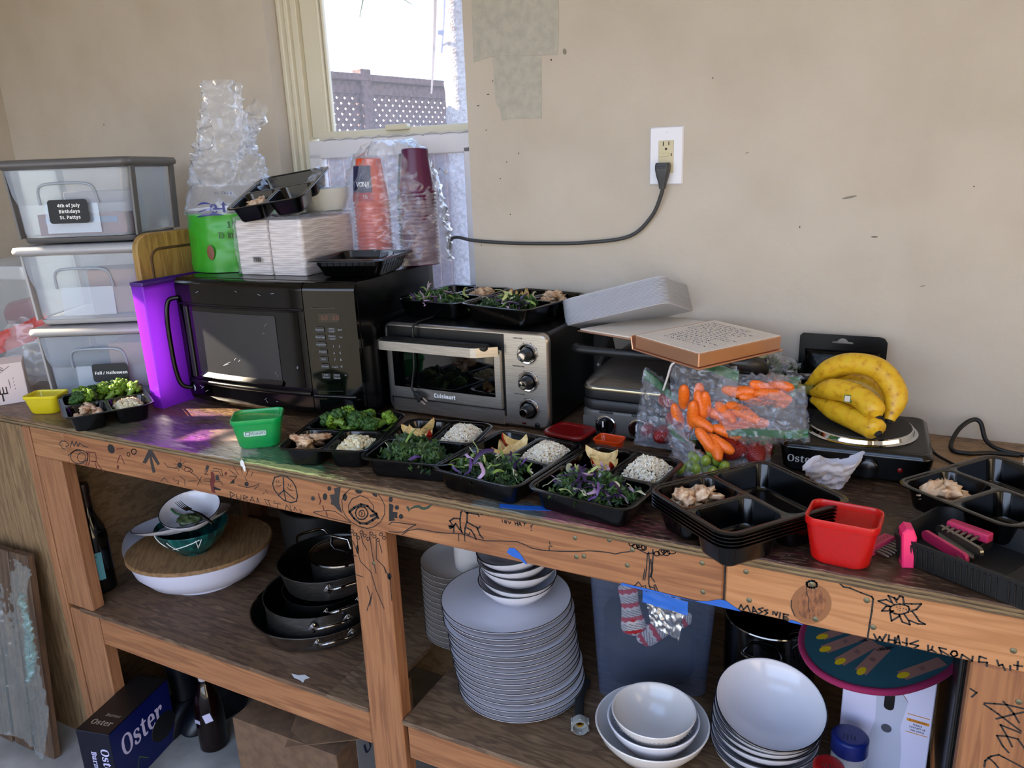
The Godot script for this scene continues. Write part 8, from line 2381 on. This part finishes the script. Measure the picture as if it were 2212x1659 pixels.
# pen drawings on the front of the bench, in millimetres from the bench top: [width in tenths of mm, x, y, x, y, ...]
var STROKES := {
	"ink": [[20,-1111,-43,-1112,-46,-1114,-48,-1117,-49,-1120,-48,-1121,-47,-1122,-45,-1120,-42,-1118,-40,-1115,-39,-1112,-39,-1111,-41,-1111,-43], [27,-1085,-32,-1087,-36,-1091,-39,-1096,-41,-1100,-40,-1103,-38,-1103,-35,-1101,-31,-1097,-28,-1092,-27,-1088,-27,-1085,-29,-1085,-32], [12,-929,-45,-918,-45], [12,-934,-50,-929,-56], [12,-942,-53,-947,-61], [12,-948,-50,-959,-57], [12,-948,-45,-960,-45], [12,-943,-39,-948,-34], [12,-935,-37,-931,-29], [12,-929,-40,-918,-33], [15,-991,-46,-983,-56], [15,-983,-56,-948,-55], [15,-924,-45,-897,-52,-904,-59], [15,-913,-55,-888,-65,-874,-79], [15,-1015,-98,-1000,-86,-990,-95], [15,-970,-83,-964,-91], [15,-959,-87,-951,-87,-955,-95,-960,-93], [15,-944,-74,-930,-81,-933,-95], [15,-919,-82,-891,-76], [15,-891,-88,-871,-63], [15,-830,-36,-804,-35,-802,-50], [15,-835,-43,-811,-42,-808,-51,-802,-50], [15,-829,-67,-810,-66,-807,-75], [15,-860,-47,-849,-46,-860,-55,-849,-55], [15,-866,-68,-843,-64,-845,-71,-866,-73], [15,-780,-31,-758,-43], [15,-766,-19,-752,-40], [15,-742,-16,-740,-35], [15,-718,-19,-728,-37], [15,-707,-26,-714,-36], [15,-781,-47,-758,-45,-777,-60], [15,-734,-41,-729,-51], [15,-758,-66,-732,-67,-708,-59,-693,-51], [15,-710,-67,-694,-55], [17,-787,-86,-788,-101], [17,-787,-86,-774,-91,-788,-101], [17,-768,-89,-768,-100,-756,-99,-754,-89], [17,-749,-101,-746,-88,-734,-90,-746,-95,-736,-100], [17,-729,-100,-720,-87,-715,-99], [17,-725,-95,-716,-95], [17,-708,-99,-704,-87,-701,-100], [15,-641,-36,-640,-41], [15,-635,-34,-634,-39], [15,-643,-46,-636,-48,-629,-44], [15,-608,-38,-608,-43], [15,-602,-39,-602,-45], [15,-613,-45,-606,-51,-597,-51], [15,-685,-87,-668,-87], [15,-682,-91,-677,-99], [15,-673,-88,-669,-101], [15,-656,-85,-653,-87], [15,-658,-91,-638,-90], [15,-647,-92,-649,-103], [15,-627,-103,-621,-89,-608,-101,-611,-88], [15,-601,-97,-598,-89,-593,-96], [15,-586,-93,-580,-96,-584,-102], [15,-686,-74,-681,-71], [15,-677,-63,-672,-70], [15,-547,-92,-505,-80,-486,-80,-466,-88,-449,-98], [15,-546,-93,-526,-96,-504,-98,-449,-98], [17,-433,-15,-454,-32,-466,-50,-467,-73,-460,-86,-446,-97,-428,-102,-409,-103,-389,-95,-372,-81,-360,-62,-358,-43,-365,-29,-374,-19], [17,-417,-32,-439,-43,-450,-59,-451,-75,-443,-84], [17,-417,-32,-399,-35,-387,-48,-386,-65], [52,-449,-73,-436,-62,-417,-51,-401,-52,-390,-61,-380,-65], [52,-449,-73,-439,-86,-425,-94,-408,-92,-392,-81,-380,-72], [55,-396,-73,-381,-66,-377,-74], [30,-402,-68,-405,-75,-412,-82,-420,-85,-428,-85,-433,-80,-434,-73,-431,-66,-425,-59,-417,-56,-409,-56,-404,-61,-402,-68], [20,-410,-70,-411,-74,-415,-78,-418,-79,-422,-79,-425,-77,-425,-73,-424,-69,-421,-66,-417,-64,-413,-64,-411,-67,-410,-70], [20,-420,-68,-416,-70,-420,-76], [19,-352,-83,-344,-76,-323,-74,-305,-73,-287,-71,-303,-82,-318,-93,-336,-97,-354,-99], [19,-321,-99,-306,-87,-282,-79,-261,-78,-241,-78,-215,-75,-186,-70,-169,-71,-151,-74,-132,-74,-101,-68,-63,-62], [19,-177,-70,-177,-84], [19,-190,-72,-191,-86], [19,-165,-63,-167,-69,-174,-67], [19,-140,-22,-135,-22], [19,-125,-17,-123,-21,-119,-17,-115,-21,-113,-16], [19,-110,-16,-98,-15,-92,-15], [19,-89,-16,-74,-17,-61,-15], [19,-95,-24,-94,-29], [19,-90,-29,-89,-24,-87,-30,-85,-24], [19,-82,-25,-80,-29,-77,-25], [19,-69,-23,-68,-29], [19,-68,-26,-63,-25], [19,-63,-22,-64,-29], [32,-176,-17,-182,-26,-185,-42,-185,-57,-182,-68], [32,-160,-16,-168,-23,-170,-42,-175,-57,-177,-70], [32,-174,-22,-169,-25,-160,-22], [32,-177,-17,-160,-14], [32,-160,-23,-145,-23,-143,-26], [32,-186,-39,-199,-41,-208,-48,-203,-54], [32,-211,-59,-203,-60,-195,-51,-188,-61,-182,-66], [32,-199,-55,-201,-70], [32,-169,-43,-159,-47,-149,-50,-143,-65,-137,-70], [32,-148,-53,-142,-47], [32,-171,-55,-162,-58,-156,-66,-152,-75], [19,-52,-22,-46,-22], [19,-49,-22,-50,-27], [19,-39,-16,-33,-16,-32,-21,-37,-26,-36,-29], [19,-62,-30,-59,-22,-56,-29], [19,-60,-27,-57,-26], [19,-63,-63,-51,-65,-37,-69,-16,-69,18,-64,52,-57,74,-51,106,-47,122,-47,135,-41,148,-37], [19,-1,-49,0,-54], [19,-2,-58,-2,-66], [19,0,-57,4,-57], [19,165,-31,179,-35], [19,178,-35,177,-62,174,-85], [19,163,-91,157,-99,150,-104], [19,164,-92,169,-98,176,-95], [19,176,-97,177,-106], [19,174,-64,171,-85], [19,155,-21,155,-23,153,-25,151,-26,148,-26,147,-25,146,-23,147,-21,148,-19,151,-18,153,-18,155,-19,155,-21], [19,164,-24,163,-26,161,-28,158,-29,155,-29,153,-28,152,-26,152,-24,155,-22,158,-21,161,-21,163,-22,164,-24], [19,174,-24,173,-26,171,-29,167,-30,163,-30,161,-29,160,-27,161,-24,163,-22,167,-20,170,-20,173,-22,174,-24], [19,176,-23,176,-26,174,-28,172,-30,170,-29,169,-28,168,-25,168,-22,170,-20,172,-19,174,-19,175,-21,176,-23], [19,169,-22,168,-23,166,-25,164,-26,161,-26,160,-25,159,-24,159,-22,161,-20,164,-19,166,-19,168,-20,169,-22], [17,199,-30,198,-32,197,-34,194,-35,192,-35,190,-34,190,-32,190,-29,192,-28,194,-27,196,-27,198,-28,199,-30], [17,208,-26,207,-28,205,-31,202,-32,199,-32,197,-30,196,-28,197,-26,199,-23,202,-22,205,-22,207,-24,208,-26], [17,216,-25,215,-28,213,-30,210,-31,207,-31,205,-30,204,-28,205,-25,207,-23,210,-22,213,-22,215,-23,216,-25], [17,226,-21,225,-23,222,-25,219,-26,215,-26,213,-26,212,-24,213,-22,215,-20,219,-19,222,-18,225,-19,226,-21], [17,211,-23,210,-24,209,-26,206,-27,204,-27,202,-26,201,-25,202,-24,204,-22,206,-21,208,-21,210,-22,211,-23], [22,179,-34,189,-31], [22,187,-25,188,-32], [22,180,-31,182,-51,181,-77,181,-89], [22,188,-32,187,-50,187,-65,185,-76,191,-84], [22,184,-44,186,-65,183,-77], [22,181,-90,184,-99], [22,190,-91,193,-102], [22,192,-89,199,-104], [22,182,-95,190,-96], [25,329,-104,333,-92,337,-100,343,-91,348,-102], [25,351,-102,352,-91,359,-101], [25,352,-99,356,-98], [25,367,-89,360,-93,366,-96,361,-101], [25,374,-91,369,-93,374,-96,370,-101], [25,382,-92,382,-97], [25,384,-92,387,-97,389,-91], [20,305,-16,305,-38,306,-59,306,-89], [17,300,-18,307,-13,317,-16], [27,393,-91,392,-100], [27,405,-92,398,-92,398,-101,405,-99], [27,398,-97,403,-96], [27,526,-93,531,-103,534,-95,538,-101,542,-89], [27,546,-89,546,-102], [27,546,-97,554,-96], [27,554,-91,554,-101], [25,474,-21,479,-25,488,-25,503,-29,518,-32,520,-35,520,-55,519,-75,518,-104], [25,546,-36,539,-25,547,-27,551,-33], [25,544,-35,537,-32,527,-37,543,-42], [25,543,-42,538,-43,533,-52,548,-48], [25,548,-48,544,-52,547,-65,557,-54], [11,428,-38,429,-48,433,-57,432,-65,435,-79], [32,442,-29,442,-33,439,-36,435,-37,432,-37,429,-36,428,-33,428,-30,431,-27,435,-25,438,-25,441,-27,442,-29], [15,408,-65,408,-77,415,-92], [25,568,-40,567,-45,562,-49,556,-52,550,-52,545,-50,543,-47,544,-42,548,-38,555,-35,561,-35,566,-36,568,-40], [25,559,-33,570,-31,582,-28,577,-38,570,-43], [25,572,-43,578,-50,582,-56,590,-59,581,-61,570,-58], [25,563,-51,569,-59,571,-65,561,-63,556,-53], [25,547,-26,551,-29,554,-22,558,-23,560,-31], [25,555,-102,558,-87,562,-103], [25,555,-99,561,-98], [25,569,-88,570,-102], [25,564,-96,571,-97], [25,584,-88,574,-96,585,-96,579,-103], [25,597,-92,598,-101,602,-98,608,-101], [25,603,-92,602,-98], [25,611,-92,615,-101], [25,611,-92,620,-92], [25,613,-96,624,-101], [25,639,-102,640,-95,653,-102,653,-94], [25,669,-93,661,-92,661,-101,671,-99,671,-105], [25,682,-92,685,-100,689,-97,693,-105], [25,698,-96,699,-103], [25,706,-87,707,-100], [25,702,-94,712,-93], [25,634,-95,634,-98,633,-99,631,-101,629,-101,627,-99,626,-98,627,-95,628,-93,630,-92,632,-92,633,-93,634,-95], [19,-436,-119,-437,-166], [19,-426,-119,-422,-139,-414,-152], [19,-449,-139,-438,-166,-434,-183,-409,-202,-400,-242,-384,-281], [19,-403,-118,-401,-158,-396,-202], [19,-388,-129,-392,-168,-374,-182,-371,-196], [19,-381,-125,-376,-150], [19,-361,-194,-362,-221,-362,-257], [19,-423,-238,-416,-264,-430,-298], [19,-411,-251,-421,-284], [19,-451,-217,-431,-219], [19,-453,-172,-443,-173], [19,-374,-182,-361,-209], [16,-444,-116,-446,-119,-450,-120,-453,-119,-453,-116,-449,-113,-446,-113,-444,-116], [16,-437,-122,-439,-125,-442,-126,-445,-125,-445,-122,-442,-119,-438,-119,-437,-122], [16,-429,-127,-431,-131,-435,-132,-438,-131,-437,-127,-434,-125,-430,-125,-429,-127], [16,-419,-113,-421,-117,-425,-118,-428,-117,-427,-113,-424,-111,-420,-111,-419,-113], [16,-412,-119,-414,-122,-417,-124,-420,-122,-420,-119,-417,-117,-413,-117,-412,-119], [16,-404,-125,-406,-128,-410,-130,-412,-128,-412,-125,-409,-123,-405,-122,-404,-125], [16,-394,-111,-396,-114,-400,-116,-403,-114,-402,-111,-399,-109,-396,-109,-394,-111], [16,-387,-117,-389,-120,-393,-121,-395,-120,-395,-117,-392,-114,-388,-114,-387,-117], [16,-379,-123,-381,-126,-385,-127,-388,-126,-387,-123,-384,-120,-381,-120,-379,-123], [16,-370,-109,-372,-112,-376,-113,-378,-112,-378,-109,-375,-106,-371,-106,-370,-109], [16,-363,-115,-365,-118,-368,-119,-371,-118,-371,-115,-367,-112,-364,-112,-363,-115], [26,675,-165,687,-162,702,-159,722,-159], [26,675,-167,684,-172,693,-177,723,-196], [26,697,-155,711,-170,719,-183], [26,692,-186,711,-172,723,-164], [26,698,-194,723,-199], [26,698,-194,708,-210,716,-225], [26,696,-213,708,-210,721,-210,730,-222], [26,696,-213,705,-228,713,-236], [26,687,-271,687,-260,693,-250,702,-244,708,-246,734,-255], [26,690,-253,699,-260,704,-266], [26,656,-147,664,-151,659,-160]],
	"red": [[27,-1278,-58,-1274,-65,-1281,-84,-1296,-103], [27,-1272,-60,-1244,-58,-1243,-68,-1247,-82], [27,-1269,-64,-1273,-85,-1283,-97], [27,-1247,-82,-1237,-96,-1226,-104], [27,-1252,-84,-1251,-98,-1249,-104], [27,-1266,-84,-1247,-82], [27,-1157,-36,-1132,-31], [27,-1150,-52,-1164,-72], [27,-1146,-51,-1138,-72], [17,-902,-50,-905,-53,-909,-56,-915,-58,-921,-58,-925,-57,-926,-54,-924,-51,-919,-48,-913,-46,-907,-46,-903,-48,-902,-50], [30,-527,-47,-523,-62,-527,-70], [30,-519,-73,-517,-81], [30,-512,-85,-510,-94]],
	"grey": [[25,-1384,-52,-1372,-44,-1355,-43,-1344,-51,-1360,-58], [25,-1383,-55,-1374,-65,-1365,-65], [25,-1341,-57,-1328,-38,-1325,-52,-1311,-37,-1309,-51,-1298,-39,-1286,-46,-1268,-47], [25,-1358,-82,-1335,-69,-1318,-60,-1300,-61], [25,-1276,-73,-1284,-84,-1299,-93,-1318,-99,-1336,-99,-1347,-93,-1349,-84,-1341,-73,-1325,-64,-1306,-59,-1289,-59,-1278,-64,-1276,-73], [22,-1286,-76,-1290,-83,-1298,-89,-1307,-92,-1315,-92,-1320,-88,-1320,-81,-1316,-74,-1308,-69,-1299,-66,-1291,-66,-1286,-70,-1286,-76], [32,-624,-21,-645,-29,-653,-45,-651,-57,-640,-70,-626,-79,-607,-81,-591,-75,-586,-62,-588,-41,-596,-29,-609,-22,-624,-21], [35,-620,-25,-623,-55,-621,-78], [32,-623,-55,-638,-67], [32,-621,-56,-596,-70]],
	"green": []}
var FILLS := {
	"ink": [[-1165,-33,-1165,-39,-1168,-46,-1174,-50,-1181,-51,-1187,-49,-1191,-44,-1191,-37,-1188,-31,-1182,-27,-1175,-26,-1169,-28], [-930,-44,-932,-47,-936,-51,-940,-52,-944,-52,-947,-50,-947,-46,-945,-42,-941,-39,-937,-38,-933,-38,-931,-40], [-836,-81,-814,-85,-819,-89,-837,-89], [-768,-53,-785,-66,-768,-63], [-725,-57,-726,-60,-729,-63,-732,-64,-736,-64,-738,-62,-738,-60,-737,-57,-734,-54,-730,-53,-727,-53,-725,-55], [-470,-17,-471,-19,-473,-21,-476,-22,-479,-22,-481,-21,-481,-19,-480,-17,-478,-16,-475,-15,-472,-15,-470,-16], [-491,-29,-492,-32,-494,-34,-497,-35,-499,-35,-501,-33,-501,-30,-500,-27,-498,-25,-495,-24,-493,-24,-491,-26], [-504,-49,-505,-53,-508,-57,-511,-58,-514,-58,-516,-55,-516,-51,-515,-47,-512,-44,-509,-42,-506,-43,-504,-45], [-410,-20,-411,-24,-415,-27,-420,-28,-425,-28,-428,-26,-429,-23,-427,-20,-423,-17,-418,-15,-414,-15,-410,-17], [-377,-17,-375,-21,-374,-25,-376,-28,-379,-28,-383,-27,-386,-24,-388,-20,-389,-16,-387,-13,-384,-12,-380,-14], [-451,-41,-453,-46,-455,-49,-458,-51,-461,-50,-463,-48,-463,-43,-462,-39,-459,-35,-456,-34,-453,-34,-452,-37], [-337,-26,-338,-29,-340,-32,-343,-33,-345,-33,-347,-31,-347,-28,-346,-24,-344,-22,-341,-20,-339,-21,-337,-23], [-324,-41,-324,-44,-327,-46,-329,-47,-332,-47,-334,-45,-334,-43,-333,-40,-331,-38,-328,-37,-326,-37,-324,-38], [-315,-59,-316,-62,-319,-64,-321,-66,-324,-65,-326,-64,-326,-61,-325,-58,-323,-55,-320,-54,-318,-54,-316,-56], [-347,-36,-336,-38,-340,-53,-328,-52,-330,-60,-329,-65,-339,-66,-335,-71,-351,-76], [-201,-59,-201,-61,-204,-63,-206,-65,-209,-65,-211,-63,-211,-61,-210,-58,-208,-56,-206,-55,-203,-55,-201,-56], [-35,-34,-35,-35,-36,-35,-37,-35,-37,-35,-38,-35,-38,-34,-38,-34,-37,-33,-37,-33,-36,-33,-35,-33], [553,-41,552,-41,551,-42,551,-41,551,-40,552,-40], [557,-38,556,-39,555,-39,555,-39,555,-38,556,-38], [561,-41,561,-42,560,-42,559,-41,560,-41,561,-40], [554,-44,554,-45,553,-45,553,-44,553,-44,554,-43], [557,-42,557,-43,556,-43,555,-42,555,-42,556,-41], [565,-42,565,-43,564,-43,563,-42,563,-41,564,-41], [557,-46,557,-46,556,-47,555,-46,556,-45,557,-45], [561,-45,560,-46,559,-46,559,-46,559,-45,560,-45], [-357,-200,-358,-204,-360,-208,-363,-209,-366,-209,-367,-207,-368,-203,-367,-199,-364,-195,-362,-194,-359,-194,-357,-197], [-435,-155,-436,-160,-438,-164,-439,-166,-441,-165,-442,-162,-442,-157,-441,-151,-439,-147,-437,-146,-435,-147,-435,-150]],
	"red": [[-1161,-84,-1163,-87,-1165,-89,-1167,-90,-1169,-90,-1170,-88,-1169,-85,-1168,-82,-1166,-79,-1164,-78,-1162,-79,-1161,-81], [-839,-45,-829,-47,-829,-67,-835,-78,-835,-99,-846,-96,-847,-76,-841,-61], [-787,-42,-788,-44,-790,-46,-792,-47,-794,-47,-796,-45,-796,-44,-795,-42,-793,-40,-791,-39,-789,-39,-787,-41]],
	"grey": [[-1037,-19,-1028,-18,-1007,-53,-1016,-57,-1032,-36,-1031,-54,-1028,-77,-1039,-80,-1041,-57,-1040,-40,-1057,-59,-1070,-59], [-849,-31,-840,-32,-848,-45,-856,-43], [-826,-53,-816,-50,-814,-64,-827,-64], [-538,-59,-539,-62,-541,-64,-544,-65,-547,-65,-549,-63,-549,-61,-548,-58,-546,-56,-543,-55,-540,-55,-539,-57], [-483,-27,-465,-20,-471,-42,-474,-58,-468,-81,-481,-73,-489,-66,-497,-65,-494,-57,-497,-44,-483,-40]],
	"green": [[-308,-37,-301,-34,-299,-39,-284,-29,-275,-27,-268,-30,-259,-28,-250,-22,-244,-20,-252,-29,-262,-35,-270,-36,-278,-33,-288,-36,-298,-41,-301,-47,-304,-40]]}
var SCREWS := [48, -32, 111, -23, 50, -68, 64, -64, 152, -33, 143, -64, 269, -32, 272, -84, 338, -32, 345, -81, 512, -40, 524, -82, 444, -89, 435, -31, 699, -72]
